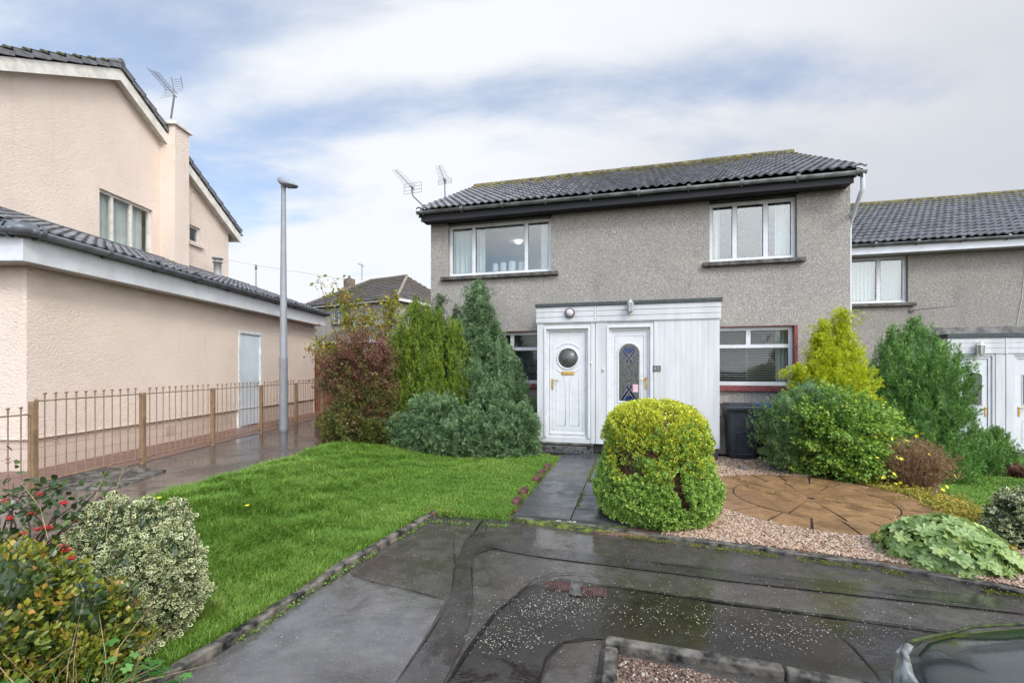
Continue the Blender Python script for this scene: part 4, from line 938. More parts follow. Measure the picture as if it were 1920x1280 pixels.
# fascia, soffit, gutter, lean-to roof
fy0 = gy0 - .30; fy1 = gy1 + .12
mb = MB(); mb.box(FX - .02, FX, fy0, fy1, soff, fat + .08, .003); mb.box(FX - 8, FX - .0201, fy0, fy0 + .02, soff, fat + .08, .003); mb.box(GX - .0, FX - .022, fy0 + .022, fy1, soff + .004, soff + .02); mb.box(FX - 8, GX, fy0 + .022, gy0, soff + .004, soff + .02)
mb.prism([(FX - .021, fy1 - .02, soff), (FX - .021, fy1 - .02, fat), (UX, fy1 - .02, fat + .9), (UX, fy1 - .02, soff + .7)], (0, .02, 0))
mb.build('fascia', M['whitefascia'], pk_)
gr_ = .075; gzz = fat + .11
half_gutter(pk_, (FX + gr_ + .005, fy0 - .02, gzz), (FX + gr_ + .005, fy1 + .05, gzz), gr_, 'gutter', .95, (-1, 0, 0)); half_gutter(pk_, (FX - 8, fy0 - gr_, gzz), (FX + .03, fy0 - gr_, gzz), gr_, 'gutter', .95, (0, 1, 0))
MB().tube([(FX - .06, fy0 - gr_, gzz - .002), (FX + .0, fy0 - gr_, gzz - .002), (FX + gr_ + .005, fy0 + .0, gzz - .002), (FX + gr_ + .005, fy0 + .06, gzz - .002)], gr_ + .004, 14).build('gutter_corner', M['gutter'], pk_)
jz = K.onX(187, 447.5, UX)[1] - .055; tez = fat + .115; tex = FX + .03; ps_ = math.atan2(jz - tez, tex - UX)
roof_tiles(pk_, (tex, fy0, tez), (0, 1, 0), (-math.cos(ps_), 0, math.sin(ps_)), (math.sin(ps_), 0, math.cos(ps_)), fy1 - fy0, (tex - UX) / math.cos(ps_), 'tile3x' if 'tile3x' in M else 'tile2', name='extension_roof_tiles', seed=5)
mb = MB(); mb.quad((tex - .03, fy0 + .01, tez - .03), (tex - .03, fy1, tez - .03), (UX, fy1, jz - .03), (UX, fy0 + .01, jz - .03)); mb.quad((tex - .03, fy0 + .02, tez - .03), (UX - 3, fy0 + .02, tez - .03), (UX - 3, gy0 + 1.2, tez + .5), (tex - 1.3, gy0 + 1.2, tez + .5)); mb.build('extension_roof_deck', M['tile_old'], pk_)
ridge(pk_, (tex - .02, fy0 - .02, tez - .01), (tex - .5, fy0 + .5, tez + .15), 'tile_old', .095, name='hip_tiles')
MB().box(UX, UX + .12, gy0 + .9, gy1, jz - .02, jz + .05, .01).build('flashing', M['gutter'], pk_)
# upper storey with gable
ryz = K.onX(210, 124, UX); ryY, ryZ = ryz[0], ryz[1] - .05; e1 = K.onX(440, 440, UX); ey, ezz = e1[0], e1[1]
tanp = (ryZ - ezz) / (ey - ryY); wy1 = K.onX(428.5, 500, UX)[0]; wy0 = 2 * ryY - wy1; wz = ezz + (ey - wy1) * tanp
PW = [K.onX(186.5, 352, UX), K.onX(286, 475, UX)]; PWr = (PW[0][0], PW[1][0], K.onX(186.5, 452, UX)[1], PW[0][1]); SW = [K.onX(355.5, 419, UX), K.onX(376, 462, UX)]; SWr = (SW[0][0], SW[1][0], K.onX(365, 455, UX)[1], K.onX(355.5, 420, UX)[1])
mb = MB(); wall_side(mb, wy0, wy1, 0, wz, UX, [PWr, SWr], dep=.16); mb.add([(UX, wy0, wz), (UX, ryY, ryZ - .1), (UX, wy1, wz)], [(0, 1, 2)])
mb.quad((UX, wy0, 0), (UX - 7, wy0, 0), (UX - 7, wy0, wz), (UX, wy0, wz)); mb.quad((UX, wy1, 0), (UX - 7, wy1, 0), (UX - 7, wy1, wz), (UX, wy1, wz)); mb.build('wall', M['pink'], pk_)
wy_ = UX - 7
for s in (-1, 1):
    yo = ryY + s * (ey - ryY); sa = math.atan(tanp); L_ = (ey - ryY) / math.cos(sa) + .1
    X0 = (1, 0, 0) if s < 0 else (1, 0, 0)
    roof_tiles(pk_, (UX - 7, yo, ezz + .10), (1, 0, 0), (0, -s * math.cos(sa), math.sin(sa)), (0, s * math.sin(sa), math.cos(sa)), 7.22, L_ - .1, 'tile2', seed=7 + s)
    mb = MB(); mb.prism([(UX + .16, yo, ezz - .02), (UX + .16, ryY, ryZ - .02), (UX + .16, ryY, ryZ - .25), (UX + .16, yo, ezz - .25)], (.022, 0, 0)); mb.build('barge_board', M['cream'], pk_); mb = MB(); mb.prism([(UX, yo - s * .0, ezz - .20), (UX, ryY, ryZ - .20), (UX, ryY, ryZ - .18), (UX, yo, ezz - .18)], (.16, 0, 0))
    MB().box(UX - 7, UX + .15, *(sorted((yo, yo + s * .02))), ezz - .22, ezz + .06).build('eave_board', M['cream'], pk_)
    vt = MB()
    for k in range(14):
        t0, t1 = k / 14, (k + 1.06) / 14; a_ = Vector((UX + .185, yo + (ryY - yo) * t0, ezz + (ryZ - ezz) * t0 + .03)); b_ = Vector((UX + .185, yo + (ryY - yo) * t1, ezz + (ryZ - ezz) * t1 + .0))
        vt.prism([a_, b_, b_ + Vector((0, 0, .075)), a_ + Vector((0, 0, .115))], (.035, 0, 0))
    vt.build('verge_tiles', M['greytile'], pk_)
    mb.build('verge_soffit', M['cream'], pk_)
    MB().quad((UX - 7, yo, ezz + .04), (UX + .2, yo, ezz + .04), (UX + .2, ryY, ryZ + .04), (UX - 7, ryY, ryZ + .04)).build('roof_deck', M['tile_old'], pk_)
    half_gutter(pk_, (UX - 7, yo + s * .05, ezz + .02), (UX + .2, yo + s * .05, ezz + .02), .05, 'gutter', 1.2, (0, -s, 0))
ridge(pk_, (UX - 7, ryY, ryZ + .10), (UX + .2, ryY, ryZ + .10), 'greytile', .09)
# windows of the gable wall: built in their own axes then turned to face the path
def side_window(parent, r, mulls, x, name='window'):
    y0, y1, z0, z1 = r; mb = MB(); fw = .05; a, b = x - .12, x - .06
    mb.box(a, b, y0, y0 + fw, z0, z1); mb.box(a, b, y1 - fw, y1, z0, z1); mb.box(a, b, y0 + fw, y1 - fw, z0, z0 + fw); mb.box(a, b, y0 + fw, y1 - fw, z1 - fw, z1)
    ys = [y0 + fw] + mulls + [y1 - fw]
    for m_ in mulls: mb.box(a + .002, b - .002, m_ - .03, m_ + .03, z0 + fw, z1 - fw)
    o = mb.build(name, M['cream'] if len(mulls) else M['white'], parent)
    for j in range(len(ys) - 1): MB().box(x - .094, x - .09, ys[j] + (.03 if j else 0), ys[j + 1] - (.03 if j < len(ys) - 2 else 0), z0 + fw, z1 - fw).build('pane', M['glass_low'], o)
    return o
M['vblind'] = simple('vertical_blind', (.52, .52, .50), .7, var=.08, scale=3)
pw = side_window(pk_, PWr, [K.onX(215.5, 410, UX)[0], K.onX(251, 430, UX)[0]], UX)
mb = MB(); yy = PWr[0] + .03; k = 0
while yy < PWr[1] - .08: mb.obox((UX - .20, yy, (PWr[2] + PWr[3]) / 2), (0, math.cos(.5), math.sin(.0)), (1, 0, 0), (0, 0, 1), .045, .001 + (.012 if k % 2 else 0), (PWr[3] - PWr[2]) / 2); yy += .085; k += 1
mb.build('blind', M['vblind'], pw)
MB().box(UX - .6, UX - .5, PWr[0] - .2, PWr[1] + .2, PWr[2] - .2, PWr[3] + .2).build('room', M['wall_in'], pk_)
sw = side_window(pk_, (SWr[0], SWr[1], SWr[2], SWr[3]), [], UX); MB().box(UX - .6, UX - .5, SWr[0] - .2, SWr[1] + .2, SWr[2] - .2, SWr[3] + .2).build('room', M['wall_in'], pk_)
MB().box(UX - .05, UX + .07, SWr[0] - .06, SWr[1] + .06, SWr[2] - .10, SWr[2], .01).build('sill', M['pink'], pk_)
# chimney breast and flue
cy0 = K.onX(300, 500, UX)[0]; cxp = UX + .36; cy1 = K.onX(354.5, 500, cxp)[0]; ctop = K.onX(327, 228, cxp)[1]
ch = MB().box(UX - .35, cxp, cy0, cy1, 2.5, ctop - .07).build('chimney', M['pink'], pk_)
MB().box(UX - .40, cxp + .06, cy0 - .06, cy1 + .06, ctop - .07, ctop, .01).build('chimney_cap', M['cream'], ch)
fq = K.onX(408, 500, UX + .42); fx_ = UX + .42; zr_ = tez + (tex - fx_) * math.tan(ps_); ft = K.onX(408, 483, UX + .42)[1]
mb = MB(); mb.lathe((fx_, fq[0], zr_ - .03), [(.17, 0), (.13, .06), (.09, .08), (.09, ft - zr_ - .12), (.12, ft - zr_ - .11), (.12, ft - zr_ - .08), (.09, ft - zr_ - .08), (.09, ft - zr_ - .02), (.135, ft - zr_ - .01), (.135, ft - zr_ + .02), (0, ft - zr_ + .04)], 18); mb.build('flue_pipe', M['steel'], pk_)
# aerial on the chimney
ax, ay = K.wor(cxp - .25, cy0 + .25)
A = Frame(ax, ay, PY)
ae = empty('tv_aerial', (ax, ay, ctop), 0, 'large TV aerial with wire reflector wings on the pink chimney', 'TV aerial')
def ap(u, v): q = A.onY(u, v, 0); w = A.wor(q[0], 0); return Vector((w[0] - ax, w[1] - ay, q[1] - ctop))
j0 = ap(327, 178); MB().tube([Vector((0, 0, -.02)) if False else ap(320.5, 222), j0], .02, 8).build('mast', M['alu'], ae)
mb = MB(); mb.box(-.12 + ap(320.5, 222).x, .16 + ap(320.5, 222).x, -.06, .06, -.0, .05, .01); mb.build('mast_foot', M['sill'], ae)
mb = MB(); tp = ap(288, 133.5); mb.tube([j0 + (j0 - tp).normalized() * .08, tp], .012, 6); t = (tp - j0).normalized()
sd_ = Vector((.45, .88, .1)).normalized()
for i in range(9): p = j0.lerp(tp, .15 + .85 * i / 8); mb.tube([p - sd_ * .13, p + sd_ * .13], .006, 5); mb.tube([p - sd_ * .13 - t * .03, p - sd_ * .13 + t * .03], .006, 4); mb.tube([p + sd_ * .13 - t * .03, p + sd_ * .13 + t * .03], .006, 4)
mb.build('boom', M['alu'], ae)
mb = MB()
for s_, e_ in ((ap(321, 145), ap(327, 172)), (ap(339, 144), ap(343, 166))): mb.tube([s_, e_], .009 if s_ is not None and s_.x < 99 else .004, 5)
for k in range(6):
    mb.tube([ap(325 + k * .8, 150 + k * 4.6), ap(339 + k * .8, 149 + k * 4)], .003, 4); mb.tube([ap(326, 172 + k * 1.6), ap(310 - k * 1.8, 164 + k * 4)], .003, 4)
mb.tube([ap(309, 160), ap(311, 175)], .004, 4); mb.build('reflector', M['alu'], ae)

# =================================================================== FAR HOUSE
fa = R(38); fc = ((743 - 960) / F * 30, 30.0)
fh = empty('house', (fc[0], fc[1], 0), fa, 'far brown house with hipped tiled roof behind the shrubs', 'house')
# local axes: corner at origin, walls run along -x ... and +y ; L1 left wing, L2 right wing
fe = CZ + (HZ - 560) / F * 30; fr_ = 2.35
Lx, Ly = 9.0, 9.0
dxl = Vector((-math.cos(R(18)), math.sin(R(18)), 0))
FF = Frame(fc[0], fc[1], fa)
fh.rotation_euler = (0, 0, R(-28) ); FF = Frame(fc[0], fc[1], R(-28))
# local -x goes left and back, local +y goes back and right
Lx = 8.6; Ly = 7.4
WN = rect(FF, 625.5, 578.5, 643, 606, -0.0); WN = (WN[0], WN[1], WN[2], WN[3])
mb = MB(); wall_front(mb, -Lx, 0, -.5, fe, 0, [WN], back=.2); mb.quad((0, 0, -.5), (0, Ly, -.5), (0, Ly, fe), (0, 0, fe)); mb.quad((-Lx, 0, -.5), (-Lx, 0, fe), (-Lx, Ly, fe), (-Lx, Ly, -.5)); mb.quad((-Lx, Ly, -.5), (0, Ly, -.5), (0, Ly, fe), (-Lx, Ly, fe))
mb.build('wall', M['harl2'], fh)
o_ = .35; rzf = fe + fr_; rx0, rx1 = -Lx + 2.6, -2.3
cs = [(-Lx - o_, -o_, fe), (o_, -o_, fe), (o_, Ly + o_, fe), (-Lx - o_, Ly + o_, fe)]; ra, rb = (rx0, Ly / 2, rzf), (rx1, Ly / 2, rzf)
def courses(q, n):
    """stepped tile courses on a hip face: q = (bl, br, tr, tl)"""
    bl, br, tr, tl = (Vector(p) for p in q); nn = (br - bl).cross(tl - bl).normalized(); nn = nn if nn.z > 0 else -nn; V = []; Fc = []; rn = []
    for c in range(n):
        a0_, a1_ = c / n, (c + 1) / n; k = 14
        for t in range(k):
            r_ = random.Random(c * 50 + t).random()
            p = [bl.lerp(tl, a0_).lerp(br.lerp(tr, a0_), t / k), bl.lerp(tl, a0_).lerp(br.lerp(tr, a0_), (t + 1) / k), bl.lerp(tl, a1_).lerp(br.lerp(tr, a1_), (t + 1) / k), bl.lerp(tl, a1_).lerp(br.lerp(tr, a1_), t / k)]
            b = len(V); V += [p[0] + nn * .07, p[1] + nn * .07, p[2] + nn * .01, p[3] + nn * .01, p[0], p[1]]; rn += [r_] * 6; Fc += [(b, b + 1, b + 2, b + 3), (b + 4, b + 5, b + 1, b)]
    return np_mesh('roof_tiles', [tuple(v) for v in V], [np.array(Fc)], M['tile3'], fh, rnd=rn)
courses((cs[0], cs[1], rb, ra), 13); courses((cs[1], cs[2], rb, rb), 13); courses((cs[2], cs[3], ra, rb), 13); courses((cs[3], cs[0], ra, ra), 13)
ridge(fh, ra, rb, 'tile_old', .13); ridge(fh, cs[1], rb, 'hipcream', .10, name='hip_tiles'); ridge(fh, cs[0], ra, 'tile_old', .12, name='hip_tiles')
mb = MB(); mb.box(-Lx - o_, o_, -o_ - .02, -o_, fe - .16, fe + .02); mb.box(o_, o_ + .02, -o_, Ly + o_, fe - .16, fe + .02); mb.box(-Lx - o_, o_, -o_, 0, fe - .05, fe - .03); mb.box(0, o_, 0, Ly, fe - .05, fe - .03); mb.build('fascia', M['cream'], fh)
half_gutter(fh, (-Lx - o_, -o_ - .08, fe + .02), (o_, -o_ - .08, fe + .02), .07, 'gutter', 1.5)
window(fh, *WN, .06, [(WN[0] + WN[1]) / 2], sill=.1, fw=.06); MB().box(WN[0] - .5, WN[1] + .5, .8, .9, WN[2] - .5, WN[3] + .5).build('room', M['wall_in'], fh)
q = FF.onY(655, 519, Ly / 2); chf = MB().box(q[0] - .35, q[0] + .35, Ly / 2 - .3, Ly / 2 + .3, rzf - .6, rzf + .35, .03).build('chimney', simple('far_chimney', (.20, .15, .10), .9, var=.3), fh)
mb = MB(); mb.lathe((q[0], Ly / 2, rzf + .35), [(.12, 0), (.10, .25), (.09, .26)], 10); mb.build('chimney_pot', M['tile_old'], chf)
# its lower rear extension
ly0 = -2.6; qa = FF.onY(598, 640, ly0); qb_ = FF.onY(720, 640, ly0); et = qa[1] - .05
mb = MB(); mb.box(qa[0], qb_[0], ly0, -.01, -.5, et); mb.build('extension_wall', M['harl2'], fh)
roof_tiles(fh, (qa[0] - .3, ly0 - .25, et), (1, 0, 0), (0, math.cos(R(22)), math.sin(R(22))), (0, -math.sin(R(22)), math.cos(R(22))), qb_[0] - qa[0] + .6, 2.9 / math.cos(R(22)), 'tile3', name='extension_roof_tiles')
mb = MB(); mb.box(qa[0] - .3, qb_[0] + .3, ly0 - .28, ly0 - .24, et - .16, et + .02); mb.build('extension_fascia', M['white'], fh)
for u0, u1 in ((662, 690), (604, 618)):
    r_ = rect(FF, u0, 652, u1, 690, ly0 - .06); window(fh, *r_, ly0 - .07, [(r_[0] + r_[1]) / 2], name='window', fw=.06)
mb = MB(); fb = FF.wor(q[0] + 1.4, Ly / 2); fa_ = empty('tv_aerial', (fb[0], fb[1], rzf + .1), 0, 'small TV aerial on the far brown house roof', 'TV aerial')
mb.tube([(0, 0, 0), (0, 0, 1.25)], .03, 6); mb.build('mast', M['alu'], fa_)
mb = MB(); mb.tube([(-.3, 0, 1.35), (.15, 0, 1.1)], .02, 5)
for k in range(5): mb.tube([(-.28 + k * .09, -.05, 1.25 - k * .03), (-.28 + k * .09 + .06, .05, 1.45 - k * .04)], .012, 4)
mb.build('boom', M['alu'], fa_)
# telegraph pole and wire
tp_ = Vector(((480 - 960) / F * 36, 36, 0)); tpo = empty('telegraph_pole', tp_, 0, 'thin distant pole standing behind the pink lean-to roof', 'pole'); ztp = CZ + (HZ - 497) / F * 36
MB().tube([(0, 0, 0), (0, 0, ztp)], [.07, .05], 8).build('post', M['steel'], tpo); MB().lathe((0, 0, ztp - .35), [(.06, 0), (.09, .05), (.09, .2), (.06, .3), (.05, .38)], 10).build('pole_top', M['alu'], tpo)
def far(u, v, d): return Vector(((u - 960) / F * d, d, CZ + (HZ - v) / F * d))
wr = MB().tube([far(330, 470, 30), far(432, 488, 32), far(480, 497.5, 33), far(560, 510, 32), far(648, 524, 31)], .007, 5).build('overhead_wire', M['dark']); tag(wr, 'thin overhead wire running to the far brown house', 'wire')

# =================================================================== RAILINGS, TIMBER FENCE, LAMP POST
fx0 = -5.25; rail = empty('railing_fence', (fx0, 5.03, .30), 0, 'tan painted iron railing fence along the footpath by the pink wall', 'fence')
posts = [-1.52 + .0, 0, 1.49, 3.02, 4.57, 6.12, 7.67, 9.22]
pm = None; bm1 = None; bm2 = None
for i, y in enumerate(posts):
    if pm is None:
        mb = MB(); mb.box(-.030, .030, -.030, .030, -.1, 1.0, .004); o = mb.build('post', M['tan'], rail); pm = o.data
    else: o = link('post', pm, [], rail)
    o.location = (0, y, -.14 if i == 0 else 0)
def bar_mesh(collar):
    mb = MB(); mb.tube([(0, 0, .1), (0, 0, 1.04)], .0062, 6)
    mb.lathe((0, 0, 1.03), [(.006, 0), (.012, .006), (.006, .014), (.008, .03), (.019, .05), (.017, .056), (0, .062)], 8)
    if collar:
        for z in (.52, .56): mb.lathe((0, 0, z), [(.007, -.008), (.021, -.003), (.021, .003), (.007, .008)], 8)
    return mb
for i in range(len(posts) - 1):
    y0, y1 = posts[i], posts[i + 1]; dz = -.14 if i == 0 else 0
    mb = MB(); mb.tube([(0, y0 + .03, 1.0 + dz - .0), (0, y1 - .03, 1.0 + dz)], .0085, 6); mb.tube([(0, y0 + .03, .1 + dz), (0, y1 - .03, .1 + dz)], .010, 6)
    for y in (y0 + .034, y1 - .034): mb.box(-.02, .02, y - .004, y + .004, .98 + dz, 1.02 + dz); mb.box(-.02, .02, y - .004, y + .004, .08 + dz, .12 + dz); mb.box(-.004, .004, y - .004, y + .004, .12 + dz, .98 + dz)
    rl = mb.build('panel', M['tanrail'], rail)
    n = 11
    for k in range(n):
        y = y0 + (y1 - y0) * (k + 1) / (n + 1); col_ = k % 4 == 1
        if col_:
            if bm2 is None: o = bar_mesh(True).build('bar', M['tanrail'], rl); bm2 = o.data
            else: o = link('bar', bm2, [], rl)
        else:
            if bm1 is None: o = bar_mesh(False).build('bar', M['tanrail'], rl); bm1 = o.data
            else: o = link('bar', bm1, [], rl)
        o.location = (0, y, dz)
tf = empty('timber_fence', (-6.3, 14.55, .3), 0, 'red-brown timber board fence at the far end of the footpath', 'fence')
mb = MB(); rg = random.Random(2)
for i in range(38): mb.box(i * .125, i * .125 + .118, -.01 * (i % 2), .012 + .01 * (i % 2), 0, 1.93 + rg.uniform(-.01, .01), .003)
mb.build('board_panel', M['timber'], tf)
mb = MB(); mb.box(-.02, 4.8, -.04, -.0105, .3, .4); mb.box(-.02, 4.8, -.04, -.0105, 1.6, 1.7); mb.build('rail', M['timber'], tf)
for x in (0, 2.4, 4.7): MB().box(x - .05, x + .05, -.06, .03, 0, 2.0, .005).build('post', M['timber'], tf)
lp = P(531.5, 809); sl_ = empty('street_lamp', lp, 0, 'tall grey steel street lamp standing in the wet footpath', 'street lamp')
zt_ = CZ + (HZ - 350) / F * lp.y - lp.z; zc_ = CZ + (HZ - 671) / F * lp.y - lp.z
mb = MB(); mb.tube([(0, 0, 0), (0, 0, .02), (0, 0, zc_ - .03), (0, 0, zc_), (0, 0, zc_ + .03), (0, 0, zt_)], [.088, .085, .083, .088, .078, .045], 20); mb.build('post', M['steel'], sl_)
MB().lathe((0, 0, 0), [(.105, 0), (.10, .015), (.09, .06)], 20).build('post_base', M['alu'], sl_)
mb = MB(); mb.box(.05, .088, -.05, .05, .5, 1.05, .006); mb.build('access_door', M['steel'], sl_) if False else None
MB().lathe((0, 0, zt_ - .03), [(.05, 0), (.055, .02), (.055, .12), (.04, .13)], 14).build('collar', M['lampgrey'], sl_)
# lamp head: tapered shell pointing right
s_ = lp.y / F
prof = [(522, 332, 341), (526, 332, 345), (535, 333, 348.5), (545, 338, 349), (553, 343, 349.5), (558.5, 347.5, 349)]
mb = MB(); n = 12; rows = []
for k, (u, v0, v1) in enumerate(prof):
    x = (u - 531.5) * s_; z1 = CZ + (HZ - v0) * s_ - lp.z; z0 = CZ + (HZ - v1) * s_ - lp.z; hw = [.05, .10, .15, .15, .11, .03][k]; row = []
    for j in range(n):
        an = 2 * PI * j / n; zz = z0 + (z1 - z0) * max(0, math.sin(an)) if math.sin(an) > 0 else z0 + .012 * math.sin(an); row.append((x, hw * math.cos(an), zz))
    rows.append(row)
mb.add([p for r_ in rows for p in r_], [(i * n + j, i * n + (j + 1) % n, (i + 1) * n + (j + 1) % n, (i + 1) * n + j) for i in range(len(rows) - 1) for j in range(n)], True); mb.add(rows[0], [tuple(range(n))]); mb.add(rows[-1], [tuple(range(n))])
hd = mb.build('lamp_head', M['lampgrey'], sl_)
z0 = CZ + (HZ - 349) * s_ - lp.z; MB().box(.06, .24, -.09, .09, z0 - .022, z0 - .006, .006).build('lens', simple('lamp_lens', (.30, .33, .35), .2), hd)
# =================================================================== FOLIAGE
T_DIAMOND = (np.array([(0, 0, 0), (-.26, .45, .07), (0, 1, -.05), (.26, .45, .07)], float), np.array([(0, 2, 1), (0, 3, 2)]))
T_OVATE = (np.array([(0, 0, 0), (-.24, .25, .07), (-.30, .55, .08), (-.16, .84, .03), (0, 1, -.08), (.16, .84, .03), (.30, .55, .08), (.24, .25, .07), (0, .5, 0)], float), np.array([(0, 8, 1), (1, 8, 2), (2, 8, 3), (3, 8, 4), (4, 8, 5), (5, 8, 6), (6, 8, 7), (7, 8, 0)]))
def _frond(n=3, w=.07):
    V = [(-w * .6, 0, 0), (w * .6, 0, 0), (0, 1, 0)]; Fc = [(0, 1, 2)]
    for i in range(n):
        y = .12 + .62 * i / n; L = .42 * (1 - .4 * i / n)
        for s in (-1, 1):
            b = len(V); V += [(0, y - w, 0), (0, y + w, 0), (s * L * .72, y + L * .75, .06)]; Fc.append((b, b + 1, b + 2))
    return np.array(V, float), np.array(Fc)
T_FROND = _frond()
def _lobed(n=7, cup=.16):
    V = [(0, .45, 0)]; k = n * 4
    for i in range(k + 1):
        a = PI * (1.5 - 1.94 * (i / k) - .03); r = .5 * (.84 + .16 * math.cos(2 * PI * i / 4 + PI)) * (1.0 if 0 < i < k else .3)
        V.append((r * math.cos(a), .45 + r * math.sin(a), cup * (r * 2) ** 2 * .5 + .035 * math.cos(2 * PI * i / 4)))
    return np.array(V, float), np.array([(0, i + 1, i) for i in range(1, k + 1)])
T_LOBED = _lobed()
T_STAR = (np.array([(0, 0, 0)] + [(math.cos(2 * PI * i / 10) * (.5 if i % 2 else .22), math.sin(2 * PI * i / 10) * (.5 if i % 2 else .22), .08) for i in range(10)], float), np.array([(0, i + 1, (i + 1) % 10 + 1) for i in range(10)]))
def norm(a): return a / np.maximum(np.linalg.norm(a, axis=-1, keepdims=True), 1e-9)
def leaves(Pp, D, size, tmpl, rg, up=None, roll=1.0, aspect=1.0):
    """place template at points Pp pointing along D; returns V, F"""
    T, Fc = tmpl; n = len(Pp); D = norm(D)
    U = rg.normal(size=(n, 3)) * roll + (np.array([0, 0, 1.0]) if up is None else up)
    X = norm(np.cross(D, U)); N = np.cross(X, D); size = np.broadcast_to(np.asarray(size, float), (n,))[:, None, None]
    V = Pp[:, None, :] + size * (T[None, :, 0:1] * aspect * X[:, None, :] + T[None, :, 1:2] * D[:, None, :] + T[None, :, 2:3] * N[:, None, :])
    k = len(T); Fa = (Fc[None] + (np.arange(n) * k)[:, None, None]).reshape(-1, 3)
    return V.reshape(-1, 3), Fa, k
def lobe_r(lb, h): return np.interp(h, lb['h'], lb['r'])
def L(cx, cy, z0, H_, prof, sx=1.0, sy=1.0): return dict(c=(cx, cy), z0=z0, H=H_, h=[p[0] for p in prof], r=[p[1] for p in prof], sx=sx, sy=sy)
ROUND = [(0, .62), (.12, .85), (.35, 1.0), (.6, .97), (.8, .78), (.93, .45), (1, .08)]
CONE = [(0, .85), (.15, 1.0), (.4, .85), (.7, .5), (.9, .2), (1, .02)]
COLUMN = [(0, .8), (.2, 1.0), (.55, .95), (.8, .62), (.93, .28), (1, .03)]
def sc(p, r): return [(h, q * r) for h, q in p]
def sample(lobes, n, rg, lump=.12, lf=2.2, wob=None):
    """clump tips and outward normals on the union of the lobes"""
    area = np.array([lb['H'] * max(lb['r']) for lb in lobes]); area /= area.sum(); out_p, out_n = [], []
    it = 0
    while it < 1:
      it += 1
      for li in range(len(lobes)):
        lb = lobes[li]; m = int(n * area[li] * 1.15) + 8
        h = rg.random(m * 4); keep = rg.random(m * 4) < (lobe_r(lb, h) / max(lb['r'])) * .85 + .15; h = h[keep][:m]
        a = rg.random(len(h)) * 2 * PI; r = lobe_r(lb, h)
        dr = (lobe_r(lb, np.minimum(h + .04, 1)) - lobe_r(lb, np.maximum(h - .04, 0))) / (.08 * lb['H'])
        nn = norm(np.stack([np.cos(a) / lb['sx'], np.sin(a) / lb['sy'], -dr], 1))
        lf_ = 1 + lump * (np.sin(a * 3 + h * 9 * lf + li) * np.cos(h * 7 * lf + a * 2 + li * 2) + .6 * np.sin(a * 7 + h * 17 + li * 3))
        r = r * lf_ * rg.uniform(.88, 1.05, len(h))
        p = np.stack([lb['c'][0] + lb['sx'] * r * np.cos(a), lb['c'][1] + lb['sy'] * r * np.sin(a), lb['z0'] + h * lb['H']], 1)
        ok = np.ones(len(p), bool)
        for lj, lo in enumerate(lobes):
            if lj == li: continue
            hh = (p[:, 2] - lo['z0']) / lo['H']; ro = np.where((hh > 0) & (hh < 1), lobe_r(lo, np.clip(hh, 0, 1)), 0) * .86
            d = np.hypot((p[:, 0] - lo['c'][0]) / lo['sx'], (p[:, 1] - lo['c'][1]) / lo['sy']); ok &= d > ro
        out_p.append(p[ok]); out_n.append(nn[ok])
    return np.concatenate(out_p), np.concatenate(out_n)
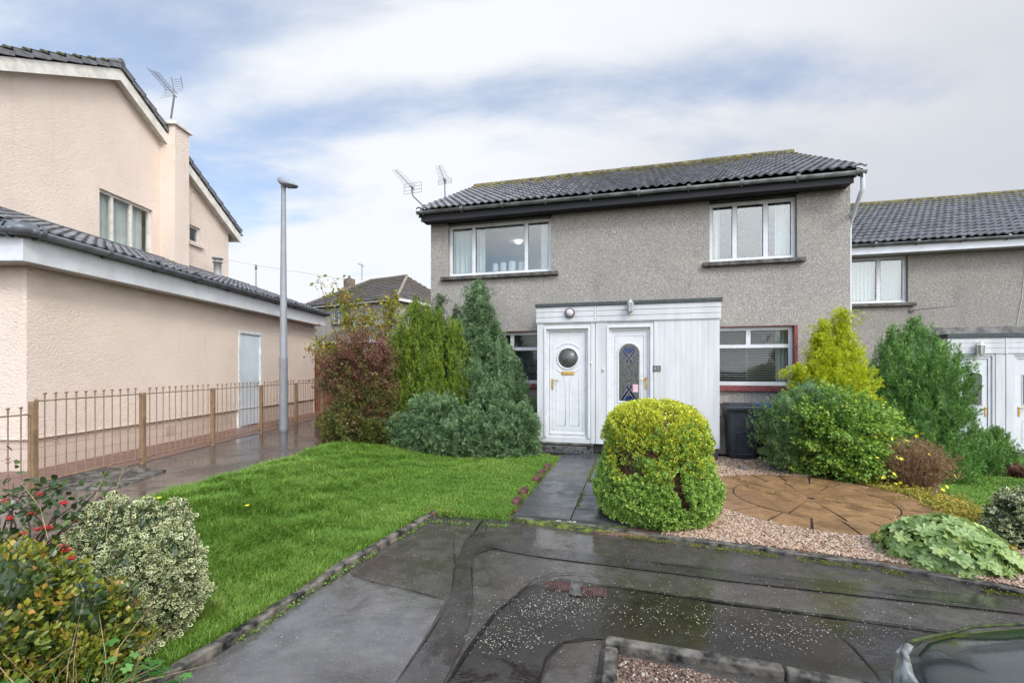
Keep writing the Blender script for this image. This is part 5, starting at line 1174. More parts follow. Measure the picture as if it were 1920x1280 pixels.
def crown(name, parent, lobes, mat, seed, clumps, per, cl, cr, up, tmpl, size, aspect=1.0, lump=.12, spread=.5, rnd_mix=(.55, .45), core=.46, roll=1.0, inner=0.0, gaps=None, bare=None, sag=0.0, tip=.42):
    """clumps of small leaves over the lobes. cl: clump length, cr: clump radius, up: upward pull of the clumps"""
    rg = np.random.default_rng(seed); p, nn = sample(lobes, clumps, rg, lump)
    if gaps is not None:
        k = gaps(p); p, nn = p[k], nn[k]
    if inner:                                   # a second, deeper shell so that gaps show foliage behind
        k2 = rg.choice(len(p), len(p) // 2, replace=False); R_ = max(lb['r'][0] if 0 else max(lb['r']) for lb in lobes)
        p = np.concatenate([p, p[k2] - nn[k2] * R_ * rg.uniform(.18, .42, (len(k2), 1))]); nn = np.concatenate([nn, nn[k2]])
    p = p - nn * (rg.random((len(p), 1)) ** 2) * inner
    d = norm(nn * (1 - up) + np.array([0, 0, up]) + rg.normal(size=nn.shape) * .18); cv = rg.random(len(p)); m = len(p)
    t = rg.random((m, per)); LL_ = cl * rg.uniform(.7, 1.25, (m, 1, 1)); tap = np.sqrt(np.clip(t, 0, 1)) * (1.05 - .25 * t)
    off = rg.normal(size=(m, per, 3)); off -= (off * d[:, None]).sum(-1, keepdims=True) * d[:, None]; off = norm(off) * (cr * tap * np.sqrt(rg.random((m, per))))[..., None]
    pos = p[:, None] - d[:, None] * LL_ * t[..., None] + off
    dirs = d[:, None] + norm(off) * spread * (.3 + tap[..., None]) + rg.normal(size=off.shape) * .28; dirs[..., 2] -= sag
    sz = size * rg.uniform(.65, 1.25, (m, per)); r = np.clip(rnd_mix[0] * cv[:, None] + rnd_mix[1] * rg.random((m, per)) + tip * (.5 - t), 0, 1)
    pos = pos.reshape(-1, 3); dirs = dirs.reshape(-1, 3); upn = np.repeat(nn * .8 + np.array([0, 0, .6]), per, 0)
    V, Fa, k = leaves(pos, dirs, sz.ravel(), tmpl, rg, up=upn, roll=roll * .8, aspect=aspect); rn = np.repeat(r.ravel(), k)
    Vs, Fs, Rn = [V], [Fa], [rn]; b = len(V)
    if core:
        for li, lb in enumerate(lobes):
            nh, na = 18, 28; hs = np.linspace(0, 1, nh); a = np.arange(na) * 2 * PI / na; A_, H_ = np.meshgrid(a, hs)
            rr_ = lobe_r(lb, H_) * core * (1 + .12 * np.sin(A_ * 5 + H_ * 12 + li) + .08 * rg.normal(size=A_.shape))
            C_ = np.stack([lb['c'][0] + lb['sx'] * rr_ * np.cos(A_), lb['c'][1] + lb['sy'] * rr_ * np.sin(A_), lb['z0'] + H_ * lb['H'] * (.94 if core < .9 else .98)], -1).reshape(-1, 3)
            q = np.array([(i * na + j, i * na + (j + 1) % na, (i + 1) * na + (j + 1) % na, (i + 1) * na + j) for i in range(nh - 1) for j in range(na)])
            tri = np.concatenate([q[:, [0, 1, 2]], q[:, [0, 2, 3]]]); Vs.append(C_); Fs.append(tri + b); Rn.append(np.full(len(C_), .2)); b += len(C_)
    V = np.concatenate(Vs); Fa = np.concatenate(Fs); rn = np.concatenate(Rn)
    mi = None; mats = [mat]
    if bare is not None:                      # browned, twiggy areas
        cen = V[Fa].mean(1); k = bare(cen); mi = k.astype(np.int32); mats = [mat, M['twigs']]
    return np_mesh(name, V, [Fa], mats, parent, rnd=rn, mi=mi)
def stems(name, parent, base, tips, r0=.02, mat='bark', n=5, seed=0, bend=.1, rt=.35):
    rg = random.Random(seed); mb = MB()
    for tp in tips:
        tp = Vector(tp); b = Vector(base) + Vector((rg.uniform(-.04, .04), rg.uniform(-.04, .04), 0)); path = []; jj = Vector((rg.uniform(-1, 1), rg.uniform(-1, 1), 0)) * bend
        for i in range(n): t = i / (n - 1); path.append(b.lerp(tp, t) + jj * math.sin(t * PI) + Vector((0, 0, .05 * math.sin(t * PI))))
        mb.tube(path, [r0 * (1 - (1 - rt) * i / (n - 1)) for i in range(n)], 5)
    return mb.build(name, M[mat], parent)
def shrub(name, x, y, label, cat, lobes, grp=None, trunk=True, r0=.03, tips=6, seed=0, top=.75, mat='bark'):
    z = gz(x, y); o = empty(name, (x, y, z), 0, label, cat, grp)
    for lb in lobes: lb['z0'] += 0
    if trunk:
        rg = random.Random(seed); tp = []
        for lb in lobes:
            for _ in range(max(1, tips // len(lobes))):
                h = rg.uniform(.45, top); a = rg.uniform(0, 2 * PI); r = float(lobe_r(lb, h)) * .55; tp.append((lb['c'][0] + lb['sx'] * r * math.cos(a), lb['c'][1] + lb['sy'] * r * math.sin(a), lb['z0'] + h * lb['H']))
        stems('trunk', o, (0, 0, -.05), tp, r0, seed=seed, mat=mat)
    return o
def top_(v, Y, z=0.0): return CZ + (HZ - v) / F * Y - z          # height above ground z for a top seen at row v
def ux(u, Y): return (u - 960) / F * Y
# colours
M['f_golden'] = folm('golden_cypress', [(0, (0.037, 0.070, 0.006)), (.4, (0.100, 0.162, 0.010)), (.75, (0.189, 0.270, 0.018)), (1, (0.315, 0.372, 0.040))], .6, .15)
M['f_blue'] = folm('blue_green_juniper', [(0, (0.038, 0.069, 0.025)), (.35, (0.095, 0.167, 0.065)), (.7, (0.190, 0.293, 0.126)), (1, (0.342, 0.460, 0.225))], .55, .15)
M['f_blue2'] = folm('pale_juniper', [(0, (.05, .075, .03)), (.5, (.12, .165, .08)), (1, (.24, .28, .16))], .55, .25)
M['f_berb'] = folm('dark_red_barberry', [(0, (0.052, 0.033, 0.017)), (.3, (0.138, 0.050, 0.040)), (.6, (0.230, 0.088, 0.067)), (.74, (0.115, 0.132, 0.028)), (1, (0.345, 0.242, 0.076))], .45, .15)
M['f_berbg'] = folm('olive_undergrowth', [(0, (.03, .045, .01)), (.5, (.08, .10, .018)), (1, (.20, .16, .03))], .5, .25)
M['f_rowan'] = folm('yellow_autumn_leaves', [(0, (.10, .14, .015)), (.5, (.27, .27, .03)), (.8, (.38, .28, .04)), (1, (.40, .14, .03))], .5, .4)
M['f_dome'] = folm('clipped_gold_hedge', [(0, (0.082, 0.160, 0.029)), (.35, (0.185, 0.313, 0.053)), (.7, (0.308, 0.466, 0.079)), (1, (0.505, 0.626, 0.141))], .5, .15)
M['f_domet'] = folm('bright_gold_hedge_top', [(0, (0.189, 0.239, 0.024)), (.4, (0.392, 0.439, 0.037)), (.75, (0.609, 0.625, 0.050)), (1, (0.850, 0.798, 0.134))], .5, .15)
M['f_yellow'] = folm('yellow_conifer', [(0, (0.176, 0.242, 0.008)), (.35, (0.374, 0.440, 0.012)), (.7, (0.572, 0.616, 0.020)), (1, (0.748, 0.748, 0.080))], .5, .35)
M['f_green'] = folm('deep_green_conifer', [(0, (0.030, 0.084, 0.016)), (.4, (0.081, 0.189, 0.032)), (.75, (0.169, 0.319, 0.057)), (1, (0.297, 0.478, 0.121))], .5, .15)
M['f_shrub'] = folm('green_shrub', [(0, (0.042, 0.105, 0.015)), (.4, (0.133, 0.254, 0.036)), (.75, (0.266, 0.411, 0.060)), (1, (0.589, 0.612, 0.090))], .4, .15)
M['f_shrub2'] = folm('grey_green_fern_shrub', [(0, (0.042, 0.088, 0.031)), (.5, (0.105, 0.189, 0.061)), (1, (0.196, 0.297, 0.099))], .5, .15)
M['f_pot'] = folm('brown_fading_shrub', [(0, (.12, .065, .035)), (.5, (.25, .145, .075)), (.8, (.38, .24, .10)), (1, (.28, .27, .06))], .7, .2)
M['f_lady'] = folm('pale_green_lobed_leaves', [(0, (0.184, 0.286, 0.080)), (.4, (0.299, 0.418, 0.130)), (.8, (0.414, 0.517, 0.180)), (1, (0.552, 0.583, 0.120))], .38, .3, spec=.6)
M['f_cover'] = folm('yellow_ground_cover', [(0, (.16, .17, .02)), (.45, (.32, .30, .035)), (.8, (.46, .35, .06)), (1, (.50, .22, .04))], .6, .3)
M['f_gold_oval'] = folm('bronze_gold_leaves', [(0, (.05, .09, .012)), (.45, (.15, .20, .02)), (.72, (.34, .32, .04)), (.9, (.50, .26, .06)), (1, (.36, .08, .04))], .3, .3, spec=.6)
M['f_coton'] = folm('dark_oval_leaves', [(0, (.018, .035, .010)), (.6, (.05, .085, .022)), (1, (.12, .16, .04))], .35, .2, spec=.6)
M['f_geran'] = folm('fresh_green_lobed_leaves', [(0, (.06, .17, .03)), (.6, (.12, .29, .06)), (1, (.20, .38, .10))], .5, .35)
M['yel_flower'] = simple('yellow_flower', (.80, .68, .03), .6, var=.1)
M['twigs'] = simple('brown_twigs', (.15, .075, .04), .85, var=.45, scale=30)
def variegated():
    t = NT('variegated_leaves'); r = t.attr(); e = t.attr('edge')
    g = t.ramp(r, [(0, (.02, .055, .015)), (.6, (.07, .13, .035)), (1, (.13, .20, .06))]); w = t.ramp(r, [(0, (.50, .52, .27)), (.6, (.74, .72, .44)), (1, (.78, .70, .38))])
    c = t.mix(t.rng(e, .55, .85), g, w); t.fin(c, .4); tr = t.n('ShaderNodeBsdfTranslucent'); t.l(c, tr.inputs[0]); mx_ = t.n('ShaderNodeMixShader'); mx_.inputs[0].default_value = .2; t.l(t.b.outputs[0], mx_.inputs[1]); t.l(tr.outputs[0], mx_.inputs[2]); t.l(mx_.outputs[0], t.out.inputs[0]); return t.m
M['f_var'] = variegated()
def add_edge(o, tmpl_n, centre_idx, n_leaves):
    e = np.random.default_rng(3).uniform(.6, 1.4, len(o.data.vertices)).astype(np.float32); k = tmpl_n
    idx = np.arange(n_leaves) * k + centre_idx; e[idx] = .1
    at = o.data.attributes.new('edge', 'FLOAT', 'POINT'); at.data.foreach_set('value', e)

# ---- left group by the house
# barberry
x, y = ux(668, 8.75), 8.75
lb = [L(0, 0, .02, top_(600, y, gz(x, y)), sc([(0, .55), (.15, .75), (.5, .95), (.75, .92), (.9, .6), (1, .1)], .70), 1.0, .9), L(-.48, .0, .8, .95, sc(ROUND, .40)), L(.45, .1, .3, 1.9, sc(ROUND, .36)), L(.1, -.25, 0, .9, sc(ROUND, .5))]
o = shrub('barberry_shrub', x, y, 'dark red-leaved barberry shrub between the footpath and the golden cypress', 'shrub', lb, seed=1, tips=14, r0=.015, mat='redstem')
crown('crown', o, lb, M['f_berb'], 11, 1100, 34, .36, .09, .15, T_DIAMOND, .034, 1.2, lump=.34, spread=.9, core=0, inner=.3)
crown('green_shoots', o, [L(.1, -.1, .1, 1.5, sc(ROUND, .66)), L(-.2, 0, .8, 1.2, sc(ROUND, .5))], M['f_berbg'], 13, 380, 26, .3, .08, .2, T_DIAMOND, .036, 1.2, lump=.34, spread=.9, core=0, inner=.2)
rg = np.random.default_rng(5); lb2 = [L(-.05, -.22, 0, .75, sc(ROUND, .62)), L(.35, -.3, 0, .55, sc(ROUND, .4))]
crown('lower_foliage', o, lb2, M['f_berbg'], 12, 260, 30, .25, .12, .3, T_DIAMOND, .05, 1.2, lump=.25, spread=.9, core=.46)
# spindly yellow shrub above it
yx, yy = ux(700, 9.5), 9.5; o = empty('spindly_shrub', (yx, yy, gz(yx, yy)), 0, 'thin branched shrub with sparse yellow autumn leaves rising behind the red barberry', 'shrub')
zg = gz(yx, yy); tips = []
for (u, v, d) in ((598, 520, 9.3), (625, 522, 9.4), (640, 548, 9.4), (655, 575, 9.3), (672, 540, 9.5), (735, 540, 9.6), (722, 560, 9.5), (690, 590, 9.4), (742, 585, 9.6), (612, 640, 9.3), (600, 628, 9.2), (630, 620, 9.3), (715, 610, 9.4), (660, 625, 9.4), (650, 600, 9.3), (735, 565, 9.7), (700, 620, 9.2)):
    tips.append((ux(u, d) - yx, d - yy, top_(v, d, zg)))
stems('branches', o, (.05, 0, 0), tips, .014, 'bark', 7, 4, .18, .25)
pp = []; rr_ = np.random.default_rng(8)
for tp in tips:
    for k in range(80): s = .50 + .5 * rr_.random() ** .6; q = np.array(tp) * np.array([s, s, s]) ; q[0] += .05 * (1 - s) + math.sin(s * PI) * .04; pp.append(q + rr_.normal(size=3) * np.array([.08, .10, .07]))
for (u, v, d, n_, s_x, s_z) in ((612, 655, 9.3, 260, .2, .12), (680, 600, 9.4, 300, .25, .15), (650, 560, 9.4, 120, .12, .12), (735, 575, 9.5, 160, .12, .18)):
    for k in range(n_): pp.append(np.array([ux(u, d) - yx, d - yy, top_(v, d, zg)]) + rr_.normal(size=3) * np.array([s_x, .15, s_z]))
pp = np.array(pp); V, Fa, k = leaves(pp, rr_.normal(size=pp.shape) + np.array([0, 0, -.2]), rr_.uniform(.05, .10, len(pp)), T_DIAMOND, rr_, aspect=1.3); np_mesh('crown', V, [Fa], M['f_rowan'], o, rnd=np.repeat(rr_.random(len(pp)), k))
# golden cypress
x, y = ux(798, 9.25), 9.25; g0 = gz(x, y)
lb = [L(0, 0, .15, top_(560, y, g0) - .15, sc(COLUMN, .58), 1, .75), L(.62, -.12, .2, top_(588, y, g0) - .2, sc(COLUMN, .40), 1, .8), L(-.45, -.0, .1, top_(585, y, g0) - .1, sc(COLUMN, .44), 1, .8), L(.2, -.15, .1, 2.3, sc(COLUMN, .42), 1, .7), L(-.22, .05, .8, top_(545, y, g0) - .8, sc(COLUMN, .30)), L(-.68, -.05, .1, 2.4, sc(COLUMN, .32)), L(.3, -.1, .2, top_(572, y, g0) - .2, sc(COLUMN, .34), 1, .7)]
o = shrub('golden_cypress', x, y, 'bushy golden-green cypress left of the blue-green juniper', 'conifer', lb, seed=2, tips=10, r0=.04)
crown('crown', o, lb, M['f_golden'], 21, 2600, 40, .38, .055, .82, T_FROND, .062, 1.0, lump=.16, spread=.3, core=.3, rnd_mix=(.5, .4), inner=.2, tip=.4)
# blue-green juniper, tall
x, y = ux(900, 9.5), 9.5; g0 = gz(x, y)
JP = [(0, .95), (.15, 1.05), (.30, .95), (.44, .82), (.59, .68), (.75, .46), (.88, .27), (.95, .15), (1, .03)]
lb = [L(-.02, 0, 0, top_(520, y, g0), JP, 1, .62), L(.62, -.15, .0, 2.0, sc(ROUND, .42), 1, .8), L(.92, -.15, 0, 1.30, sc(ROUND, .38), 1, .8), L(.38, -.2, .9, 1.5, sc(ROUND, .36)), L(-.05, -.3, .2, 2.0, sc(ROUND, .45)), L(.15, -.15, 1.5, 1.15, sc(ROUND, .32)), L(-.35, -.1, 1.2, 1.6, sc(ROUND, .36))]
o = shrub('juniper_tree', x, y, 'tall blue-green juniper tree in front of the roughcast wall left of the porch', 'conifer', lb, seed=3, tips=12, r0=.05)
crown('crown', o, lb, M['f_blue'], 31, 2300, 40, .20, .085, .38, T_FROND, .060, 1.1, lump=.14, spread=.8, core=.3, rnd_mix=(.45, .4), inner=.22, tip=.45)
crown('side_foliage', o, [L(-.86, .1, .3, top_(548, y, g0) - .3, sc(COLUMN, .34)), L(-.50, .12, .3, top_(562, y, g0) - .3, sc(COLUMN, .32))], M['f_blue2'], 32, 700, 34, .2, .07, .5, T_FROND, .055, 1.1, lump=.2, spread=.7, core=.3, inner=.12)
# low spreading juniper
x, y = ux(862, 8.62), 8.62; g0 = gz(x, y)
lb = [L(-1.05, .10, 0, .90, sc(ROUND, .48)), L(-.62, .0, 0, 1.28, sc(ROUND, .44)), L(-.15, -.02, 0, .88, sc(ROUND, .50)), L(.30, -.02, 0, 1.05, sc(ROUND, .46)), L(.80, .0, 0, .92, sc(ROUND, .48)), L(1.22, -.02, 0, 1.08, sc(ROUND, .34)), L(-.30, .15, .3, 1.0, sc(ROUND, .38)), L(.6, .25, .2, 1.3, sc(ROUND, .42))]
o = shrub('spreading_juniper', x, y, 'low spreading blue-green juniper along the back edge of the lawn', 'shrub', lb, seed=4, tips=14, r0=.02)
crown('crown', o, lb, M['f_blue'], 41, 2300, 40, .17, .085, .38, T_FROND, .058, 1.1, lump=.16, spread=.95, core=.3, inner=.2, rnd_mix=(.45, .4), tip=.45)
# ---- domed hedge
x, y = ux(1229, 5.12), 5.12
HM = top_(750, 5.12)
lb = [L(0, 0, .02, HM, [(0, .50), (.05, .60), (.15, .665), (.27, .67), (.40, .615), (.50, .575), (.56, .545), (.62, .565), (.74, .555), (.83, .52), (.90, .45), (.96, .33), (1, .12)])]
o = shrub('domed_hedge', x, y, 'clipped dome-shaped golden hedge bush beside the slab path', 'shrub', lb, seed=5, tips=16, r0=.02, top=.9)
def cut(p, k=.0):
    """the hollow slot in the front and the worn band round the waist"""
    slot = (np.abs(p[:, 0] - .10 - .06 * np.sin(p[:, 2] * 9)) < .050) & (p[:, 1] < 0) & (p[:, 2] > .25) & (p[:, 2] < .66)
    nz = np.sin(p[:, 0] * 9 + 1) * np.cos(p[:, 2] * 12) + np.sin(p[:, 0] * 21)
    band = (p[:, 2] > .74) & (p[:, 2] < .88) & (nz > .12) & (np.abs(p[:, 0]) > .18)
    rr = np.random.default_rng(1).random(len(p)); left = (p[:, 0] < -.27) & (p[:, 0] > -.50) & (p[:, 2] > .56) & (p[:, 2] < .84) & (p[:, 1] < .1)
    return ~slot & ~((band | left) & (rr < .75))
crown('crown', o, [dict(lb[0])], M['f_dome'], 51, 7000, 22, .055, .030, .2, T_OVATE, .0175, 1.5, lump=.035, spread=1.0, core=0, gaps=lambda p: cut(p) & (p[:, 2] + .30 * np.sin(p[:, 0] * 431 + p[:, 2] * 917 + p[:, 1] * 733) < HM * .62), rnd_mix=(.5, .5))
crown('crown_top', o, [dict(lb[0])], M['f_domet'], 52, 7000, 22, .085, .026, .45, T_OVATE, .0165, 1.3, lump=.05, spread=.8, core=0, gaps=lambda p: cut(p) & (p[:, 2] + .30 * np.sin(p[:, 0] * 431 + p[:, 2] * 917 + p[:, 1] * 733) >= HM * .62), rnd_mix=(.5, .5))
# inner twigs of the hedge
mb = MB(); rg = random.Random(7)
for i in range(420):
    a = rg.uniform(0, 2 * PI); h = rg.uniform(.05, .97); r = float(lobe_r(lb[0], h)) * (.93 if h < .72 else .84); p1 = Vector((r * math.cos(a), r * math.sin(a), h * HM)); p0 = Vector((p1.x * .35, p1.y * .35, p1.z - .25 * rg.random() - .05)); mb.tube([p0, p0.lerp(p1, .5) + Vector((rg.uniform(-.03, .03), rg.uniform(-.03, .03), .02)), p1], [.006, .004, .002], 4, False)
mb.lathe((0, 0, 0), [(.3, 0), (.40, .1), (.47, .35), (.42, .65), (.40, .85), (.36, 1.05), (.2, 1.22), (0, 1.28)], 20)
mb.build('twigs', M['twigs'], o)
# ---- right group
x, y = ux(1550, 7.75), 7.75; g0 = gz(x, y)
lb = [L(-.08, 0, .1, top_(597, y, g0) - .1, sc([(0, .95), (.35, 1.0), (.6, .78), (.8, .44), (.92, .22), (1, .02)], .54)), L(.26, 0, .1, top_(572, y, g0) - .1, sc([(0, .95), (.35, 1.0), (.6, .76), (.8, .42), (.92, .2), (1, .02)], .52)), L(-.48, .0, .1, 1.75, sc(CONE, .42)), L(.56, .05, .1, 1.75, sc(CONE, .40)), L(.05, -.2, .1, 2.0, sc(CONE, .4))]
o = shrub('yellow_conifer', x, y, 'bright yellow twin-topped conifer behind the rounded green shrub', 'conifer', lb, seed=6, tips=8, r0=.03)
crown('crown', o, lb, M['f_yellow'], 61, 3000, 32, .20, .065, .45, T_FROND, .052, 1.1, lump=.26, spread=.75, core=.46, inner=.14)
x, y = ux(1712, 8.35), 8.35; g0 = gz(x, y)
lb = [L(.05, 0, 0, top_(583, y, g0), sc([(0, .70), (.15, .92), (.4, 1.0), (.65, .95), (.8, .68), (.9, .34), (1, .04)], .76)), L(-.42, -.05, .0, top_(605, y, g0), sc([(0, .8), (.3, 1), (.7, .9), (.9, .4), (1, .05)], .52)), L(.42, -.05, 0, top_(632, y, g0), sc([(0, .8), (.3, 1), (.7, .9), (.9, .4), (1, .05)], .48)), L(.2, -.25, 0, 1.9, sc(COLUMN, .6)), L(-.2, -.3, 0, 1.6, sc(COLUMN, .55)), L(-.66, .0, .2, 1.6, sc(COLUMN, .33))]
o = shrub('green_conifer', x, y, 'large dense dark green conifer in front of the next house', 'conifer', lb, seed=7, tips=12, r0=.05)
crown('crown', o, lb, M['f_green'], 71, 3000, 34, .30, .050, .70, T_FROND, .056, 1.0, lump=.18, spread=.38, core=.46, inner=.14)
for k, (u, v, Y, r_, lab) in enumerate([(1838, 797, 8.5, .30, 'small dark green conifer bush beside the large conifer'), (1868, 792, 8.6, .30, 'small dark green conifer bush nearest the white door on the right')]):
    x, y = ux(u, Y), Y; g0 = gz(x, y); lb = [L(0, 0, 0, top_(v, y, g0), sc(COLUMN, r_)), L(-.12, .0, 0, top_(v, y, g0) * .9, sc(CONE, r_ * .6)), L(.14, -.05, 0, top_(v, y, g0) * .82, sc(CONE, r_ * .65))]
    o = shrub('conifer_bush', x, y, lab, 'conifer', lb, 'small conifer bushes by the next house', seed=8 + k, tips=5, r0=.02)
    crown('crown', o, lb, M['f_green'], 81 + k, 600, 28, .22, .04, .75, T_FROND, .042, 1.1, lump=.25, spread=.35, core=.46, inner=.1)
x, y = ux(1545, 7.25), 7.25; g0 = gz(x, y)
lb = [L(0, 0, 0, top_(712, y, g0), sc(ROUND, .80)), L(-.62, .0, .15, top_(730, y, g0) - .15, sc(ROUND, .50)), L(.60, -.05, .1, top_(738, y, g0) - .1, sc(ROUND, .48)), L(.1, -.4, 0, .9, sc(ROUND, .55))]
o = shrub('rounded_shrub', x, y, 'large rounded green leafy shrub beside the black wheeled bin', 'shrub', lb, seed=10, tips=16, r0=.022)
crown('crown', o, lb[:1] + lb[2:], M['f_shrub'], 91, 2100, 26, .26, .09, .12, T_DIAMOND, .046, 1.3, lump=.28, spread=.9, core=.46, sag=.15, inner=.16)
crown('feathery_foliage', o, [lb[1], L(-.2, .05, .5, top_(708, y, g0) - .5, sc(ROUND, .60))], M['f_shrub2'], 92, 1000, 34, .30, .05, .35, T_FROND, .042, 1.0, lump=.26, spread=.6, core=.46, inner=.12)
x, y = ux(1704, 6.55), 6.55; g0 = gz(x, y)
lb = [L(0, 0, 0, top_(815, y, g0), sc([(0, .5), (.2, .8), (.5, 1.0), (.75, .9), (.92, .55), (1, .1)], .52), 1.0, .85)]
o = shrub('brown_shrub', x, y, 'twiggy brown shrub dotted with small yellow flowers at the edge of the patio', 'shrub', lb, seed=12, tips=10, r0=.01)
crown('crown', o, lb, M['f_pot'], 95, 520, 22, .16, .06, .4, T_DIAMOND, .026, 1.0, lump=.2, spread=.8, core=0, inner=.2)
mb = MB(); rg = random.Random(3)
for i in range(520):
    a = rg.uniform(0, 2 * PI); h = rg.uniform(.25, 1.0); r = float(lobe_r(lb[0], h)) * rg.uniform(.75, 1.02); e_ = Vector((r * math.cos(a), r * .85 * math.sin(a), h * lb[0]['H'])); b_ = Vector((rg.uniform(-.08, .08) + e_.x * .25, rg.uniform(-.08, .08) + e_.y * .25, 0)); md = b_.lerp(e_, .5) + Vector((e_.x * .2, e_.y * .2, .03)); mb.tube([b_, md, e_], [.0035, .0028, .0014], 3, False)
mb.build('twigs', simple('pale_brown_twigs', (.34, .20, .11), .8, var=.3, scale=20), o)
def flowers(parent, pts, size, mat, name='flowers', seed=0):
    rg = np.random.default_rng(seed); pts = np.array(pts, float); V, Fa, k = leaves(pts, rg.normal(size=pts.shape) + np.array([0, -.6, 0]), size, T_STAR, rg, up=np.array([0, -1.0, .5]), roll=.4); return np_mesh(name, V, [Fa], mat, parent)
fp = []
for (u, v) in ((1642, 818), (1650, 812), (1672, 822), (1682, 858), (1690, 860), (1645, 858), (1648, 893), (1656, 895), (1676, 888), (1664, 905), (1680, 907), (1688, 904), (1740, 826), (1719, 817), (1768, 918), (1764, 928), (1775, 912), (1790, 892), (1742, 852), (1700, 826), (1729, 812)):
    Y = 6.05 + .12 * math.sin(u); fp.append((ux(u, Y) - x, Y - y, CZ + (HZ - v) / F * Y - g0))
flowers(o, fp, .062, M['yel_flower'])
# lady's mantle with big lobed leaves
x, y = ux(1768, 3.98), 3.98; o = empty('lobed_leaf_plant', (x, y, gz(x, y)), 0, 'mound of big pale green lobed leaves spilling over the kerb at the right', 'plant')
rg = np.random.default_rng(77); pts, nn = sample([L(0, 0, -.06, .42, sc([(0, 1.0), (.2, 1.03), (.5, .9), (.75, .68), (.92, .4), (1, .15)], .475), 1.0, .85)], 430, rg, .08)
dn = np.array([0, 0, -1.0]) + nn * np.array([.9, .9, 0]); nn = norm(nn + rg.normal(size=nn.shape) * .22); d = norm(dn - (dn * nn).sum(1, keepdims=True) * nn + rg.normal(size=nn.shape) * .25); sz = rg.uniform(.10, .155, len(pts)); pts = pts - d * sz[:, None] * .5; pts[:, 2] = np.maximum(pts[:, 2], .015)
V, Fa, k = leaves(pts, d, sz, T_LOBED, rg, up=nn, roll=.0, aspect=1.1); lf = np_mesh('leaves', V, [Fa], M['f_lady'], o, rnd=np.repeat(rg.random(len(pts)), k), smooth=False)
stems('stalks', o, (0, 0, 0), [tuple(q) for q in pts[::3]], .004, 'f_geran', 4, 3, .05, .6)
x2, y2 = ux(1783, 4.65), 4.65; o = empty('yellow_sedum', (x2, y2, gz(x2, y2)), 0, 'small bright yellow cushion plant just behind the pale lobed leaves', 'plant')
lb = [L(0, 0, 0, .16, sc(ROUND, .19))]; crown('leaves', o, lb, simple('acid_yellow_leaves', (.55, .52, .06), .5, var=.2, scale=20), 97, 200, 16, .05, .03, .4, T_DIAMOND, .024, 1.4, core=.8)
# yellow ground cover strip
rg = np.random.default_rng(9); cp = []
for (u0, v0, u1, v1, w0, w1, n_) in ((1560, 892, 1700, 925, 6, 12, 1500), (1700, 922, 1790, 965, 12, 26, 2200), (1790, 955, 1900, 1020, 22, 34, 3000)):
    for _ in range(n_):
        t = rg.random(); w = w0 + (w1 - w0) * t; q = P(u0 + (u1 - u0) * t + rg.normal() * 6, v0 + (v1 - v0) * t + rg.normal() * w * .45); cp.append((q.x, q.y, q.z + .02 + abs(rg.normal()) * .035))
cp = np.array(cp); V, Fa, k = leaves(cp, rg.normal(size=cp.shape) * np.array([1, 1, .4]) + np.array([0, 0, .35]), rg.uniform(.018, .038, len(cp)), T_OVATE, rg, aspect=1.3); tag(np_mesh('ground_cover', V, [Fa], M['f_cover'], rnd=np.repeat(rg.random(len(cp)), k)), kind='stuff')
# variegated shrub at the right edge
def var_shrub(name, x, y, lb, label, seed, clumps, per, size, tips=10):
    o = shrub(name, x, y, label, 'shrub', lb, seed=seed, tips=tips, r0=.008); q = crown('crown', o, lb, M['f_var'], seed, clumps, per, .09, .05, .3, T_OVATE, size, 1.25, lump=.22, spread=.95, core=0, inner=.05); add_edge(q, 9, 8, len(q.data.vertices) // 9)
    c2 = crown('inner_leaves', o, lb, M['f_coton'], seed + 1, clumps // 3, per, .1, .06, .3, T_DIAMOND, size, 1.2, core=.7, inner=.12); return o
x, y = ux(1925, 4.35), 4.35; var_shrub('variegated_shrub', x, y, [L(0, 0, -.0, .52, sc(ROUND, .30)), L(-.1, -.12, -.0, .32, sc(ROUND, .27)), L(.3, 0, 0, .5, sc(ROUND, .35))], 'cream and green variegated shrub at the right edge behind the lobed leaves', 101, 520, 16, .034)
x, y = ux(1905, 8.3), 8.3; o = empty('heather_plant', (x, y, gz(x, y)), 0, 'low dark purple-brown plant by the right-hand doorstep', 'plant'); crown('leaves', o, [L(0, 0, 0, .24, sc(ROUND, .22))], M['f_berb'], 99, 160, 22, .12, .06, .3, T_DIAMOND, .035, core=.7)
# ---- foreground left
x, y = -2.20, 2.75
var_shrub('variegated_shrub', x, y, [L(0, 0, -.02, .74, sc([(0, .55), (.15, .85), (.4, 1.0), (.7, .92), (.88, .62), (1, .15)], .28)), L(-.24, .02, .0, .86, sc(ROUND, .20)), L(.16, -.0, .05, .66, sc(ROUND, .17)), L(.0, -.20, -.08, .48, sc(ROUND, .22)), L(-.02, .03, .3, .54, sc(ROUND, .13)), L(.10, .1, .3, .50, sc(ROUND, .12))], 'cream and green variegated shrub beside the lawn in the left foreground', 111, 2600, 17, .026, 16)
M['f_gold_oval2'] = M['f_gold_oval']
x, y = -2.42, 2.20; g0 = gz(x, y)
lb = [L(0, 0, -.05, .80, sc(ROUND, .37)), L(.24, .10, -.05, .62, sc(ROUND, .26)), L(-.35, .2, -.05, .80, sc(ROUND, .36))]
o = shrub('bronze_shrub', x, y, 'shrub with glossy oval bronze, gold and green leaves in the bottom left corner', 'shrub', lb, seed=13, tips=26, r0=.008, mat='straw')
crown('crown', o, lb, M['f_gold_oval'], 121, 1500, 12, .12, .05, .55, T_OVATE, .030, 1.0, lump=.2, spread=.9, core=0, inner=.10)
crown('inner_leaves', o, lb, M['f_coton'], 122, 260, 12, .12, .08, .3, T_OVATE, .04, 1.0, core=.46, inner=.12)
